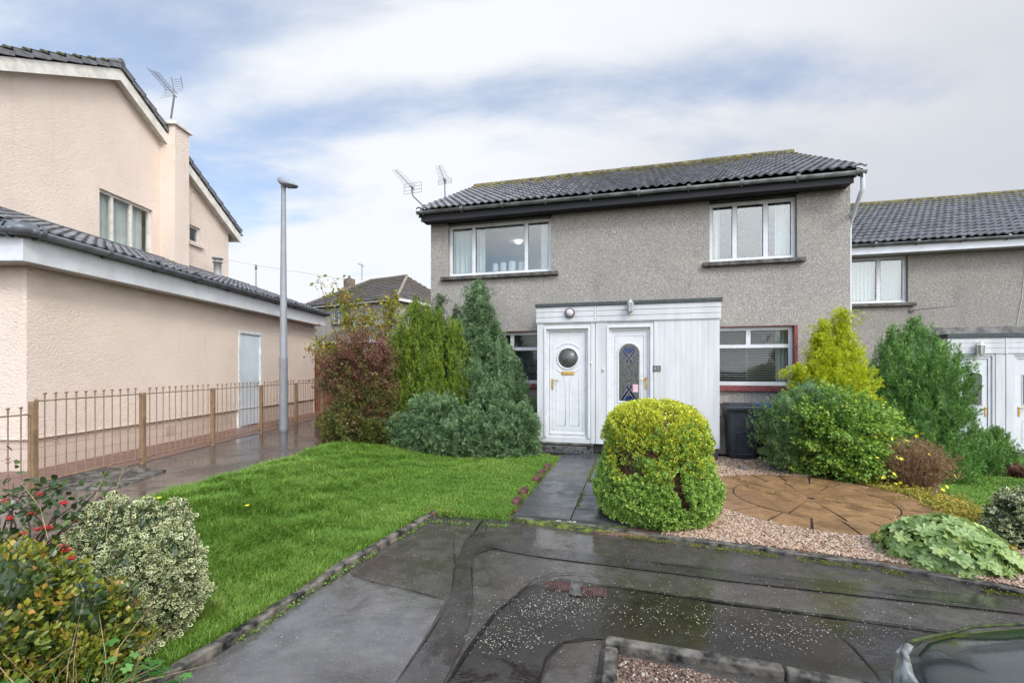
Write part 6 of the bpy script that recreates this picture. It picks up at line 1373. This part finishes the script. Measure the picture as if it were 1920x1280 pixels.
# cotoneaster with berries
x, y = -3.05, 2.75; g0 = gz(x, y); o = empty('berry_shrub', (x, y, g0), 0, 'arching dark-leaved branches with clusters of red berries at the left edge', 'shrub')
def fp_(u, v, Y): return (ux(u, Y) - x, Y - y, CZ + (HZ - v) / F * Y - g0)
tips = [fp_(u, v, Y) for u, v, Y in ((5, 915, 2.9), (45, 925, 2.75), (125, 925, 2.8), (25, 905, 2.85), (160, 965, 2.8), (250, 875, 2.9), (150, 940, 2.75), (60, 960, 2.7), (200, 900, 2.85), (-40, 900, 2.8), (110, 985, 2.65))]
stems('branches', o, (0, 0, 0), tips, .010, 'redstem', 7, 5, .10, .2)
rg = np.random.default_rng(17); pp = []
for (u, v, Y, n_, s_) in ((20, 935, 2.8, 26, .05), (70, 930, 2.8, 26, .05), (120, 925, 2.8, 24, .05), (70, 965, 2.7, 40, .07), (130, 975, 2.7, 32, .06), (20, 975, 2.7, 40, .08), (160, 950, 2.8, 14, .04), (195, 895, 2.9, 3, .02), (200, 905, 2.85, 4, .02), (95, 912, 2.8, 10, .03), (110, 1000, 2.6, 40, .08), (-30, 930, 2.8, 50, .1)):
    for _ in range(n_): pp.append(np.array(fp_(u, v, Y)) + rg.normal(size=3) * s_)
pp = np.array(pp); V, Fa, k = leaves(pp, rg.normal(size=pp.shape) + np.array([.2, -.2, -.1]), rg.uniform(.035, .06, len(pp)), T_OVATE, rg, aspect=1.0); np_mesh('leaves', V, [Fa], M['f_coton'], o, rnd=np.repeat(rg.random(len(pp)), k), smooth=False)
bm = bmesh.new(); bmesh.ops.create_icosphere(bm, subdivisions=1, radius=.0046); bv = np.array([q.co[:] for q in bm.verts]); bf = np.array([[w.index for w in f.verts] for f in bm.faces]); bm.free()
bp = []
for (u, v, Y, n_) in ((75, 925, 2.72, 22), (120, 942, 2.68, 26), (58, 963, 2.66, 18), (8, 938, 2.7, 14), (20, 970, 2.65, 12), (78, 990, 2.6, 20), (92, 988, 2.58, 14), (152, 973, 2.7, 7), (125, 1030, 2.45, 14), (135, 1045, 2.42, 18), (118, 1022, 2.45, 8), (42, 1000, 2.5, 10), (68, 992, 2.6, 10)):
    c_ = np.array(fp_(u, v, Y)); bp.append(c_ + norm(rg.normal(size=(n_, 3))) * np.array([.020, .020, .010]) * rg.random((n_, 1)) ** .33)
for b_ in bp: V = (b_[:, None] + bv[None]).reshape(-1, 3); Fa = (bf[None] + (np.arange(len(b_)) * len(bv))[:, None, None]).reshape(-1, 3); np_mesh('berry_cluster', V, [Fa], M['berry'], o, smooth=True)
# geranium-like plant and dry stems
x, y = -1.93, 2.04; g0 = gz(x, y); o = empty('leafy_plant', (x, y, g0), 0, 'low fresh green plant with deeply cut leaves at the bottom edge', 'plant')
rg = np.random.default_rng(31); pts, nn = sample([L(0, 0, .0, .36, sc(ROUND, .30)), L(-.2, .0, 0, .34, sc(ROUND, .25)), L(.25, .05, -.05, .27, sc(ROUND, .18))], 210, rg, .15)
dn = np.array([0, 0, -1.0]) + nn; nn = norm(nn + rg.normal(size=nn.shape) * .35 + np.array([0, 0, .4])); d = norm(dn - (dn * nn).sum(1, keepdims=True) * nn + rg.normal(size=nn.shape) * .5); V, Fa, k = leaves(pts, d, rg.uniform(.045, .075, len(pts)), _lobed(5, .05), rg, up=nn, roll=.0, aspect=1.1); np_mesh('leaves', V, [Fa], M['f_geran'], o, rnd=np.repeat(rg.random(len(pts)), k))
stems('stalks', o, (0, 0, 0), [tuple(q) for q in pts[::2]], .003, 'f_geran', 4, 3, .03, .6)
mb = MB(); rg = random.Random(12)
for i in range(80):
    bx_, by_ = -2.35 + rg.uniform(-.35, .5), 2.0 + rg.uniform(-.15, .35); b_ = Vector((bx_, by_, gz(bx_, by_))); h = rg.uniform(.25, .70); ln = Vector((rg.uniform(-.25, .35), rg.uniform(-.2, .1), h)); mb.tube([b_, b_ + ln * .5 + Vector((0, 0, .04)), b_ + ln + Vector((ln.x * .5, 0, -.04))], [.0022, .0018, .0008], 4, False)
for pts_ in ([(155, 1000, 2.6), (190, 900, 2.62), (205, 872, 2.63), (232, 878, 2.64), (225, 905, 2.65)], [(196, 1040, 2.6), (205, 960, 2.6), (228, 885, 2.62), (233, 875, 2.62)], [(90, 1010, 2.4), (75, 950, 2.42), (40, 905, 2.45)]):
    mb.tube([Vector((ux(u, Y), Y, CZ + (HZ - v) / F * Y)) for u, v, Y in pts_], .0016, 4, False)
tag(mb.build('dry_grass', M['straw']), kind='stuff')

# =================================================================== GRASS
def in_poly(pts, poly):
    x, y = pts[:, 0], pts[:, 1]; ins = np.zeros(len(pts), bool); n = len(poly)
    for i in range(n):
        x0, y0 = poly[i]; x1, y1 = poly[(i + 1) % n]; c = ((y0 > y) != (y1 > y)) & (x < (x1 - x0) * (y - y0) / (y1 - y0 + 1e-12) + x0); ins ^= c
    return ins
gzv = np.vectorize(gz)
def grass(name, poly_px, n, h0, h1, seed, off, w=.0042, edge=.0):
    poly = [(P(*p).x, P(*p).y) for p in poly_px]; rg = np.random.default_rng(seed); xs = [p[0] for p in poly]; ys = [p[1] for p in poly]; out = []
    tot = 0
    while tot < n:
        q = np.stack([rg.uniform(min(xs), max(xs), n), rg.uniform(min(ys), max(ys), n)], 1); dd = np.hypot(q[:, 0], q[:, 1]); q = q[rg.random(n) < np.clip((3.6 / dd) ** 1.3, .1, 1)]
        q = q[in_poly(q, poly)]; out.append(q); tot += len(q)
    q = np.concatenate(out)[:n] + rg.normal(size=(n, 2)) * .012
    z = gzv(q[:, 0], q[:, 1]) + off
    cx_, cy_ = q[:, 0] + .12 * np.sin(q[:, 1] * 6.3), q[:, 1] + .15 * np.sin(q[:, 0] * 5.1 + 1); tuft = .5 + .25 * np.sin(cx_ * 8.1 + 2.3 * np.sin(cy_ * 3.7)) + .25 * np.sin(cy_ * 9.3 + 1.7 * np.sin(cx_ * 6.9)); tf2 = .5 + .5 * np.sin(q[:, 0] * 13 + q[:, 1] * 9) * np.cos(q[:, 1] * 17 - q[:, 0] * 6)
    nearleft = np.clip((-q[:, 0] - .6) / 2.2, 0, 1)
    h = (h0 + (h1 - h0) * (.45 * tuft + .25 * tf2 + .3 * rg.random(n)) * (.35 + .65 * nearleft)) * rg.uniform(.6, 1.15, n)
    a = rg.uniform(0, 2 * PI, n) + .8 * np.sin(q[:, 0] * 7.1 + q[:, 1] * 5.7); lean = rg.uniform(.1, 1.1, n) * h * (1 + .6 * nearleft); wv = w * rg.uniform(.7, 1.4, n) * np.clip(np.hypot(q[:, 0], q[:, 1]) / 4, .7, 2.0)
    b = np.stack([q[:, 0], q[:, 1], z], 1); dx, dy = np.cos(a), np.sin(a); px, py = -dy * wv, dx * wv; o0 = np.zeros(n)
    s = np.stack([px, py, o0], 1); m1 = b + np.stack([dx * lean * .3, dy * lean * .3, h * .55], 1); tp = b + np.stack([dx * lean, dy * lean, h * .95], 1)
    V = np.stack([b - s, b + s, m1 + s * .8, m1 - s * .8, tp], 1).reshape(-1, 3); base = np.arange(n)[:, None] * 5
    qd = base + np.array([[0, 1, 2, 3]]); tr = base + np.array([[3, 2, 4]]); pat = np.sin(q[:, 0] * 1.9 + 1.1 * np.sin(q[:, 1] * 1.4)) * np.sin(q[:, 1] * 2.3 + .9 * np.sin(q[:, 0] * 2.2)); r = np.clip(.72 * rg.random(n) + .14 * tuft + .13 * tf2 + .16 * pat + np.where(rg.random(n) < .04, .5, 0), 0, 1)
    return tag(np_mesh(name, V, [qd, tr], M['grass'], rnd=np.repeat(r, 5)), kind='stuff')
grass('grass', LAWN, 290000, .018, .145, 1, .03, .0032)
grass('grass', LAWN2, 45000, .02, .045, 2, .015, .006)
# taller tufts along edges of the lawn
rg = np.random.default_rng(4); ed = []
for a_, b_ in (((322, 1262), (640, 1058)), ((640, 1058), (800, 966)), ((800, 968), (950, 976)), ((950, 974), (1046, 864)), ((262, 950), (380, 913)), ((380, 913), (540, 866)), ((540, 866), (640, 830))):
    pa, pb = P(*a_), P(*b_); m = int((pb - pa).length * 420)
    for _ in range(m): t = rg.random(); q = pa.lerp(pb, t); ed.append((q.x + rg.normal() * .022, q.y + rg.normal() * .022, q.z + .02))
ed = np.array(ed); V, Fa, k = leaves(ed, rg.normal(size=ed.shape) * np.array([.6, .6, .2]) + np.array([0, 0, .8]), rg.uniform(.03, .09, len(ed)), (np.array([(-.05, 0, 0), (.05, 0, 0), (0, 1, 0)], float), np.array([(0, 1, 2)])), rg); tag(np_mesh('grass', V, [Fa], M['grass'], rnd=np.repeat(rg.random(len(ed)), k)), kind='stuff')
# weeds and moss along kerbs and joints
def moss(name, lines, dens, sp, size, mat, seed, z=.01, dv=0):
    rg = np.random.default_rng(seed); pt = []
    for ln in lines:
        ln = [(p_[0], p_[1] + dv) for p_ in ln]
        for a_, b_ in zip(ln[:-1], ln[1:]):
            pa, pb = P(*a_), P(*b_)
            for _ in range(int((pb - pa).length * dens)):
                t = rg.random(); q = pa.lerp(pb, t)
                if math.sin(q.x * 9 + 2) + math.sin(q.x * 23) < -.9: continue
                pt.append((q.x + rg.normal() * sp, q.y + rg.normal() * sp, q.z + z + abs(rg.normal()) * .01))
    pt = np.array(pt); V, Fa, k = leaves(pt, rg.normal(size=pt.shape) + np.array([0, 0, .8]), rg.uniform(.6, 1.3, len(pt)) * size, T_DIAMOND, rg, aspect=1.6); return tag(np_mesh(name, V, [Fa], M[mat], rnd=np.repeat(rg.random(len(pt)), k)), kind='stuff')
M['f_moss'] = folm('kerb_moss', [(0, (.06, .075, .006)), (.5, (.14, .16, .012)), (1, (.24, .24, .03))], .9, .1)
moss('moss', [[(1130, 1000), (1180, 1009), (1400, 1038), (1650, 1073), (1700, 1082)], [(1840, 1110), (1930, 1124)]], 900, .016, .012, 'f_moss', 2)
moss('moss', [[(1048, 930), (1110, 935)], [(1082, 960), (1110, 885)], [(1060, 893), (1100, 895)]], 260, .014, .012, 'f_moss', 3, .05)
moss('weeds', [[(330, 1268), (480, 1178), (640, 1070), (740, 1012), (800, 975)], [(800, 972), (880, 978), (955, 982)], [(968, 970), (1000, 930), (1052, 870)]], 230, .012, .018, 'grass', 4, .01, 7)
moss('moss', [[(1340, 875), (1400, 882), (1450, 890)], [(1380, 905), (1440, 935), (1600, 905)], [(1500, 935), (1640, 960), (1690, 940)]], 60, .03, .02, 'f_cover', 6, .05)

# =================================================================== GRAVEL, PETALS, LEAVES
def pebbles(name, poly_px, n, s0, s1, cols, seed, off, hole=None):
    poly = [(P(*p).x, P(*p).y) for p in poly_px]; rg = np.random.default_rng(seed); xs = [p[0] for p in poly]; ys = [p[1] for p in poly]; out = []; tot = 0
    while tot < n:
        q = np.stack([rg.uniform(min(xs), max(xs), n), rg.uniform(min(ys), max(ys), n)], 1); q = q[in_poly(q, poly)]
        if hole is not None: q = q[hole(q)]
        out.append(q); tot += len(q)
    q = np.concatenate(out)[:n]; z = gzv(q[:, 0], q[:, 1]) + off + rg.random(n) * .010
    ico = np.array([(0, 0, 1), (.9, 0, .3), (.28, .85, .3), (-.72, .5, .3), (-.72, -.5, .3), (.28, -.85, .3), (.72, .5, -.4), (-.28, .85, -.4), (-.9, 0, -.4), (-.28, -.85, -.4), (.72, -.5, -.4)], float)
    fc = np.array([(0, 1, 2), (0, 2, 3), (0, 3, 4), (0, 4, 5), (0, 5, 1), (1, 6, 2), (2, 7, 3), (3, 8, 4), (4, 9, 5), (5, 10, 1), (2, 6, 7), (3, 7, 8), (4, 8, 9), (5, 9, 10), (1, 10, 6)])
    s = rg.uniform(s0, s1, n); ax = rg.uniform(.7, 1.3, (n, 3)) * np.array([1, 1, .6]); an = rg.uniform(0, 2 * PI, n); ti = rg.normal(size=n) * .35
    L_ = ico[None] * ax[:, None] * s[:, None, None] * rg.uniform(.85, 1.15, (n, 11, 1)); x_ = L_[..., 0] * np.cos(an)[:, None] - L_[..., 1] * np.sin(an)[:, None]; y_ = L_[..., 0] * np.sin(an)[:, None] + L_[..., 1] * np.cos(an)[:, None]
    z_ = L_[..., 2] + x_ * np.sin(ti)[:, None]; V = np.stack([q[:, 0:1] + x_, q[:, 1:2] + y_, z[:, None] + z_], -1).reshape(-1, 3); Fa = (fc[None] + (np.arange(n) * 11)[:, None, None]).reshape(-1, 3)
    t = NT(name); c = t.ramp(t.attr(), cols); t.fin(c, .45); return tag(np_mesh(name, V, [Fa], t.m, rnd=np.repeat(rg.random(n), 11)), kind='stuff')
GC = [(0, (.15, .075, .04)), (.3, (.33, .19, .11)), (.6, (.46, .31, .20)), (.85, (.60, .46, .33)), (1, (.30, .26, .23))]
hp = lambda q: np.hypot(q[:, 0] - pc.x, q[:, 1] - pc.y) > pr - .01
pebbles('gravel', [(1240, 1008), (1450, 1030), (1650, 1058), (1700, 1064), (1740, 985), (1500, 960), (1340, 920), (1270, 960)], 13000, .007, .014, GC, 1, .028, hp)
pebbles('gravel', [(1320, 905), (1345, 905), (1500, 900), (1560, 890), (1460, 866), (1345, 858), (1310, 870)], 6500, .009, .017, GC, 2, .028, hp)
pebbles('gravel', [(1700, 1062), (1930, 1112), (1960, 1040), (1850, 1030), (1700, 1040)], 3500, .007, .014, GC, 3, .028, hp)
pebbles('gravel', [(1170, 1240), (1300, 1266), (1420, 1300), (1420, 1330), (1130, 1330), (1140, 1290)], 3000, .005, .012, [(0, (.05, .03, .02)), (.5, (.14, .08, .05)), (.9, (.26, .18, .12)), (1, (.5, .45, .38))], 4, .022)
rg = np.random.default_rng(66); pt = []
for (u, v, su, sv, n_) in ((1000, 1150, 60, 18, 300), (1060, 1135, 45, 16, 220), (950, 1200, 40, 18, 240), (1200, 1140, 90, 18, 170), (1330, 1165, 110, 20, 200), (1480, 1195, 70, 16, 220), (1600, 1185, 70, 12, 110), (1260, 1100, 260, 45, 200), (900, 1090, 120, 60, 130), (1500, 1120, 250, 30, 160), (560, 1210, 120, 40, 25), (830, 1000, 60, 20, 45), (420, 925, 110, 25, 320), (260, 950, 60, 15, 120)):
    for _ in range(n_):
        uu, vv = u + rg.normal() * su, v + rg.normal() * sv
        if 905 < vv < 1290 and 0 < uu < 1900 and (vv > 985 or uu < 700): q = P(uu, vv); pt.append((q.x, q.y, q.z + (.017 if q.x > -2.2 else .022)))
pt = np.array(pt); keep = ~in_poly(pt[:, :2], [(P(*p).x, P(*p).y) for p in LAWN]); pt = pt[keep]
V, Fa, k = leaves(pt, rg.normal(size=pt.shape) * np.array([1, 1, .05]), rg.uniform(.003, .011, len(pt)), (np.array([(0, 0, 0), (-.4, .4, .1), (0, 1, .05), (.4, .5, .12)], float), np.array([(0, 2, 1), (0, 3, 2)])), rg, up=np.array([0, 0, 1.0]), roll=.1, aspect=.9); tag(np_mesh('petals', V, [Fa], M['petal']), kind='stuff')
M['f_fallen'] = folm('fallen_leaves', [(0, (.16, .05, .02)), (.5, (.30, .12, .04)), (1, (.55, .33, .06))], .5, .2)
pt = []
for (u, v, s1, n_) in ((822, 966, 14, 26), (842, 965, 10, 10), (760, 992, 10, 8), (960, 970, 14, 10), (1035, 880, 10, 10), (1130, 962, 8, 3)):
    for _ in range(n_): q = P(u + rg.normal() * s1, v + rg.normal() * s1 * .25); pt.append((q.x, q.y, q.z + .045))
pt = np.array(pt); V, Fa, k = leaves(pt, rg.normal(size=pt.shape) * np.array([1, 1, .2]), rg.uniform(.03, .055, len(pt)), T_OVATE, rg, roll=.5, aspect=1.6); tag(np_mesh('fallen_leaves', V, [Fa], M['f_fallen'], rnd=np.repeat(rg.random(len(pt)), k)), kind='stuff')
# dandelions on the lawn
for i, (u, v, lab) in enumerate(((461, 972, 'yellow dandelion flower in the long grass, nearer the footpath'), (296, 958, 'yellow dandelion flower at the footpath edge of the lawn'))):
    q = P(u, v); o = empty('dandelion', q, 0, lab, 'flower', 'dandelions on the lawn'); MB().tube([(0, 0, 0), (.01, 0, .06), (.012, 0, .12)], .003, 5).build('stem', M['f_geran'], o)
    MB().lathe((.012, 0, .12), [(.004, 0), (.02, .008), (.022, .014), (0, .018)], 10).build('flower_head', M['yel_flower'], o)
# =================================================================== SMALL THINGS
# path edging bricks
for i, (u, v, lab) in enumerate([(968, 950, 'brick lying nearest the pavement in the mossy lawn edging'), (983, 931, 'second brick from the pavement in the lawn edging'), (1006, 906, 'third brick from the pavement, beside the middle of the slab path'), (1017, 893, 'fourth brick from the pavement in the lawn edging'), (1027, 882, 'fifth brick from the pavement in the lawn edging')]):
    q = P(u, v); o = MB().box(-.045, .045, -.105, .105, 0, .105, .012).build('edging_brick', simple('old_red_brick', (.115, .048, .036), .75, var=.4, scale=16, bump=.4), None, q)
    o.rotation_euler = (0, R(random.Random(i).uniform(-8, 8)), -R(17 + random.Random(i + 3).uniform(-7, 7))); tag(o, lab, 'brick', 'bricks edging the lawn')
# doormat
q = P(1058, 853); o = MB().box(-.32, .32, -.13, .13, 0, .018, .005).build('doormat', simple('grey_rubber_mat', (.05, .055, .058), .7, bump=.8, bscale=60), None, (q.x, q.y, q.z + .06)); o.rotation_euler = (0, 0, YAW); tag(o, 'dark rubber doormat in front of the left white door', 'doormat')
# drain covers and the pad between
for i, (u, v, lab) in enumerate([(1047, 1100, 'left one of two rusty cover plates set in the wet pavement'), (1113, 1111, 'right one of two rusty cover plates set in the wet pavement')]):
    q = P(u, v); o = empty('drain_cover', (q.x, q.y, q.z + .006), R(-9), lab, 'drain cover', 'rusty cover plates in the pavement')
    mb = MB(); mb.box(-.088, .088, -.058, .058, 0, .006); mb.build('plate', M['cover'], o)
    mb = MB()
    for a in range(9): mb.box(-.080 + a * .0195, -.070 + a * .0195, -.052, .052, .0055, .0095)
    for b in range(5): mb.box(-.082, .082, -.050 + b * .022, -.042 + b * .022, .005, .0088)
    mb.box(-.088, .088, -.063, -.057, 0, .010); mb.box(-.088, .088, .057, .063, 0, .010); mb.box(-.093, -.087, -.0629, .0629, 0, .0101); mb.box(.087, .093, -.0629, .0629, 0, .0101)
    mb.build('frame_grid', M['cover'], o)
zone('cover_pad', [(1071, 1087), (1094, 1089), (1090, 1120), (1066, 1116)], M['silt'], .012, cell=.1)
# painted number on the garden kerb
t = P(1083, 990.5); tt = P(1072, 992)
def kerb_text(s, u, v, size):
    q = P(u, v); o = text(None, s, q.x, q.y, q.z + .0425, size, M['petal'], 'kerb_number', (0, 0, R(-11))); return o
on = kerb_text('0  43', 1062, 984.5, .085); on.scale = (1.25, .8, 1); tag(on, 'worn white painted number on the kerb before the slab path', 'painted number')
# stones by the patio
rg = random.Random(5)
for i, (u, v, r_, lab) in enumerate([(1392, 882, .07, 'flat grey stone left of the shrub base, leftmost of the three'), (1442, 884, .10, 'larger grey stone at the foot of the rounded green shrub'), (1470, 888, .08, 'grey stone partly under the rounded green shrub, rightmost of three')]):
    q = P(u, v); bm = bmesh.new(); bmesh.ops.create_icosphere(bm, subdivisions=3, radius=r_)
    for w in bm.verts: w.co *= 1 + .25 * noise.noise(w.co * 14 + Vector((i * 5, 0, 0))); w.co.z *= .45
    me = bpy.data.meshes.new('garden_stone'); bm.to_mesh(me); bm.free(); o = link('garden_stone', me, simple('garden_stone', (.20, .19, .17), .8, var=.4, scale=20, bump=.6)); o.location = (q.x, q.y, q.z + .03 + r_ * .2); tag(o, lab, 'stone', 'stones by the rounded shrub')
# wheeled bins
def wheeled_bin(x, y, rz, lidmat, label):
    o = empty('wheeled_bin', (x, y, gz(x, y) + .035), rz, label, 'bin')
    W0, W1, D0, D1_, Hb = .225, .275, .24, .335, .93; mb = MB(); rows = []
    for z, w, d0, d1 in ((.02, W0 - .01, -D0, .22), (.06, W0, -D0 - .005, .25), (.18, W0 + .008, -D0 - .015, .28), (.85, W1 - .01, -D1_ + .02, .33), (.86, W1 + .01, -D1_, .345), (Hb, W1 + .01, -D1_ - .005, .345)):
        c = .035; rows.append([(-w + c, d0, z), (w - c, d0, z), (w, d0 + c, z), (w, d1 - c, z), (w - c, d1, z), (-w + c, d1, z), (-w, d1 - c, z), (-w, d0 + c, z)])
    for k in range(len(rows) - 1): mb.add(rows[k] + rows[k + 1], [(j, (j + 1) % 8, 8 + (j + 1) % 8, 8 + j) for j in range(8)])
    mb.add(rows[0], [tuple(range(8))]); mb.add(rows[-1], [tuple(range(8))])
    body = mb.build('body', M['binp'], o); bv = body.modifiers.new('b', 'BEVEL'); bv.width = .006; bv.segments = 2
    mb = MB()                                        # raised arch panel and foot recess lip on the front
    def fy(z): return -D0 - .012 - (z - .06) / .79 * (D1_ - D0 - .03) - .004
    arcp = [(-.11, fy(.20), .20), (-.11, fy(.44), .44), (-.085, fy(.48), .48), (-.05, fy(.50), .50), (.05, fy(.50), .50), (.085, fy(.48), .48), (.11, fy(.44), .44), (.11, fy(.20), .20)]
    mb.tube(arcp, .010, 6); mb.box(-.11, .11, fy(.16) - .006, fy(.16) + .03, .12, .20, .004)
    mb.box(-.16, .16, fy(.11) - .012, fy(.11) + .03, .095, .108, .003)
    for s in (-1, 1): mb.box(s * .16 - .012, s * .16 + .012, fy(.3) + .004, fy(.3) + .03, .08, .50, .004)
    mb.build('front_ribs', M['binp'], o)
    MB().box(-.14, .14, fy(.11) - .016, fy(.11) - .010, .097, .106).build('foot_rail', M['alu'], o)
    mb = MB(); w = W1 + .03; mb.box(-w, w, -D1_ - .035, .34, Hb + .002, Hb + .03, .012); mb.box(-w + .05, w - .05, -D1_ + .02, .30, Hb + .028, Hb + .055, .02); mb.box(-w, w, -D1_ - .04, -D1_ - .028, Hb - .03, Hb + .02, .004)
    mb.build('lid', M[lidmat], o)
    MB().tube([(-.24, .34, Hb - .01), (-.24, .42, Hb - .0), (.24, .42, Hb), (.24, .34, Hb - .01)], .014, 8).build('handle', M['binp'], o)
    for s in (-1, 1):
        wh = MB().lathe((s * .245 - .025, .27, .10), [(.03, -.005), (.10, 0), (.10, .05), (.03, .055)], 20, 'x').build('wheel', M['dark'], o)
    return o
bq = H.wor(H.onY(1389, 800, -.55)[0], -.50); wheeled_bin(bq[0], bq[1], YAW, 'binp', 'dark grey wheeled bin standing on gravel beside the white porch')
bq = H.wor(H.onY(1389, 800, -.55)[0] + .62, -.40); wheeled_bin(bq[0], bq[1], YAW + R(6), 'blue', 'wheeled bin with a blue lid mostly hidden by the rounded shrub')

# =================================================================== CAR (its front corner is in view)
def carpaint():
    t = NT('dark_wet_paint'); n = t.noise(7, 4); dr = t.vor(95); m = t.rng(dr, .10, .22, 1, 0)
    t.b.inputs['Coat IOR'].default_value = 1.5
    return t.fin(t.mix(t.rng(n, .35, .7), (.012, .020, .018), (.02, .032, .028)), .25, .2, nrm=t.bump(m, .6, .004), coat=1.0)
M['car'] = carpaint(); M['carglass'] = simple('dark_car_glass', (.01, .012, .012), .05, var=.1); M['tyre'] = simple('tyre', (.015, .015, .015), .85); M['rim'] = simple('wheel_rim', (.45, .46, .47), .3, .9)
M['mossrub'] = simple('mossy_seal', (.05, .065, .012), .8, var=.5, scale=40)
CX0, CYF, CW = 1.225, 1.66, .84                     # nose x, far side y, half width
car = empty('parked_car', (CX0, CYF - CW, 0), 0, 'dark parked car in the bottom right corner, only its wet front corner in view', 'car')
secs = []                                         # (x, half width, belt z, bottom z, top crown z)
prof = [(0.0, .50, .50, .30, .56), (.03, .64, .60, .24, .655), (.10, .74, .665, .22, .72), (.22, .80, .69, .20, .735), (.36, .83, .70, .20, .755), (.70, .84, .72, .20, .785), (1.05, .84, .78, .20, .86), (1.6, .84, .88, .20, .94), (2.6, .84, .90, .20, .95), (3.3, .83, .92, .20, .96), (3.75, .80, .90, .22, .94), (3.95, .72, .80, .28, .84), (4.02, .60, .70, .36, .72)]
mb = MB(); n = 20; rows = []
for (x, w, b, lo, tz) in prof:
    row = []
    for j in range(n):
        s = j / (n - 1); y = -math.cos(s * PI); yy = w * (abs(y) ** .62) * (1 if y > 0 else -1); k = abs(y)
        z = b + (tz - b) * (1 - k ** 3.2); row.append((x, yy, z))
    rows.append([(x, -w * .94, lo)] + [(x, -w * 1.0, lo + (b - lo) * .5)] + row + [(x, w * 1.0, lo + (b - lo) * .5)] + [(x, w * .94, lo)])
k = n + 4; mb.add([p for r_ in rows for p in r_], [(i * k + j, i * k + (j + 1) % k, (i + 1) * k + (j + 1) % k, (i + 1) * k + j) for i in range(len(rows) - 1) for j in range(k)], True)
mb.add(rows[0], [tuple(range(k))]); mb.add(rows[-1], [tuple(range(k))])
body = mb.build('body', M['car'], car)
gh = [(1.05, .70, .92, .70), (1.75, .62, 1.38, .60), (2.9, .60, 1.40, .58), (3.65, .68, .95, .66)]
mb = MB(); mb.prism([(1.05, -.70, .90), (1.72, -.58, 1.37), (2.95, -.57, 1.38), (3.7, -.68, .92)], (0, 0, .001)) if False else None
V_ = [(1.05, -.72, .88), (1.05, .72, .88), (3.72, .70, .90), (3.72, -.70, .90), (1.75, -.58, 1.38), (1.75, .58, 1.38), (2.95, .57, 1.39), (2.95, -.57, 1.39)]
mb.add(V_, [(0, 1, 5, 4), (1, 2, 6, 5), (2, 3, 7, 6), (3, 0, 4, 7)]); mb.build('windows', M['carglass'], car)
MB().box(1.70, 3.0, -.585, .585, 1.375, 1.42, .02).build('roof', M['car'], car)
mb = MB()
for s in (-1, 1):
    for (a, b) in ((V_[0 if s < 0 else 1], V_[4 if s < 0 else 5]), (V_[3 if s < 0 else 2], V_[7 if s < 0 else 6])): mb.tube([a, b], .028, 6)
    mb.tube([(2.3, s * .72, .9), (2.3, s * .585, 1.38)], .022, 6)
mb.build('pillars', M['car'], car)
for s in (-1, 1):
    for wx in (.72, 3.25):
        w = MB().lathe((wx, s * .76 - .09, .0 + .30), [(.18, 0), (.29, .01), (.30, .05), (.30, .13), (.29, .17), (.18, .18)], 28, 'x').build('wheel', M['tyre'], car)
        w.data.transform(Matrix.Translation((-wx, -(s * .76 - .09), -.30))); w.data.transform(Matrix.Rotation(R(90), 4, 'Z')); w.location = (wx, s * .76 - .09, .30); w.data.transform(Matrix.Translation((.0, .0, 0)))
        rm = MB().lathe((0, 0, 0), [(0, .155), (.05, .16), (.17, .13), (.19, .15), (.19, .02), (.0, .02)], 20, 'x').build('rim', M['rim'], w); rm.data.transform(Matrix.Rotation(R(90 if s > 0 else -90), 4, 'Z'))
    # lamps wrap the front corners
    mb = MB(); pts = []
    for kx, (x, w_, zlo, zhi) in enumerate([(-.012, .40, .50, .575), (-.004, .52, .50, .640), (.03, .665, .50, .680), (.08, .745, .51, .705), (.125, .775, .53, .712)]): pts.append([(x, s * w_, zlo), (x - .004, s * (w_ + .012), (zlo + zhi) / 2), (x + .01, s * (w_ - .015), zhi)])
    mb.add([p for r_ in pts for p in r_], [(i * 3 + j, i * 3 + j + 1, (i + 1) * 3 + j + 1, (i + 1) * 3 + j) for i in range(4) for j in range(2)], True)
    hl = mb.build('headlight', simple('clear_lamp_cover', (.26, .27, .25), .12, var=.35, scale=18), car)
    so_ = hl.modifiers.new('s', 'SOLIDIFY'); so_.thickness = .02
    MB().tube([(.135, s * .765, .53), (.12, s * .76, .70), (.06, s * .715, .70)], .006, 6).build('lamp_seal', M['alu'], hl)
MB().box(-.03, .06, -.45, .45, .30, .40, .01).build('grille', M['dark'], car)
MB().tube([(.05, -.62, .30), (-.03, -.35, .28), (-.045, 0, .28), (-.03, .35, .28), (.05, .62, .30)], .06, 10).build('bumper', M['car'], car)
MB().tube([(.14, .765, .708), (.25, .798, .708), (.34, .815, .712), (.41, .812, .735), (.50, .80, .748), (.9, .79, .772), (1.1, .78, .82)], .006, 6).build('bonnet_seal', M['mossrub'], car)
for s in (-1, 1):
    q = []
    for (x, w, b, lo, tz) in prof[2:7]: q.append((x + .02, s * w * .86, b + (tz - b) * (1 - (.86 ** (1 / .62)) ** 3.2) + .0005))
    MB().tube([(.05, s * .45, .668), (.07, s * .58, .672)] + q, .0035, 5).build('bonnet_gap', M['dark'], car)
MB().tube([(1.02, .30, .90), (.98, .05, .895), (1.0, -.45, .90)], .008, 5).build('wiper', M['dark'], car)
for s in (-1, 1): MB().box(1.25, 1.37, s * .86 - .06, s * .86 + .06, .92, 1.04, .03).build('mirror', M['car'], car)
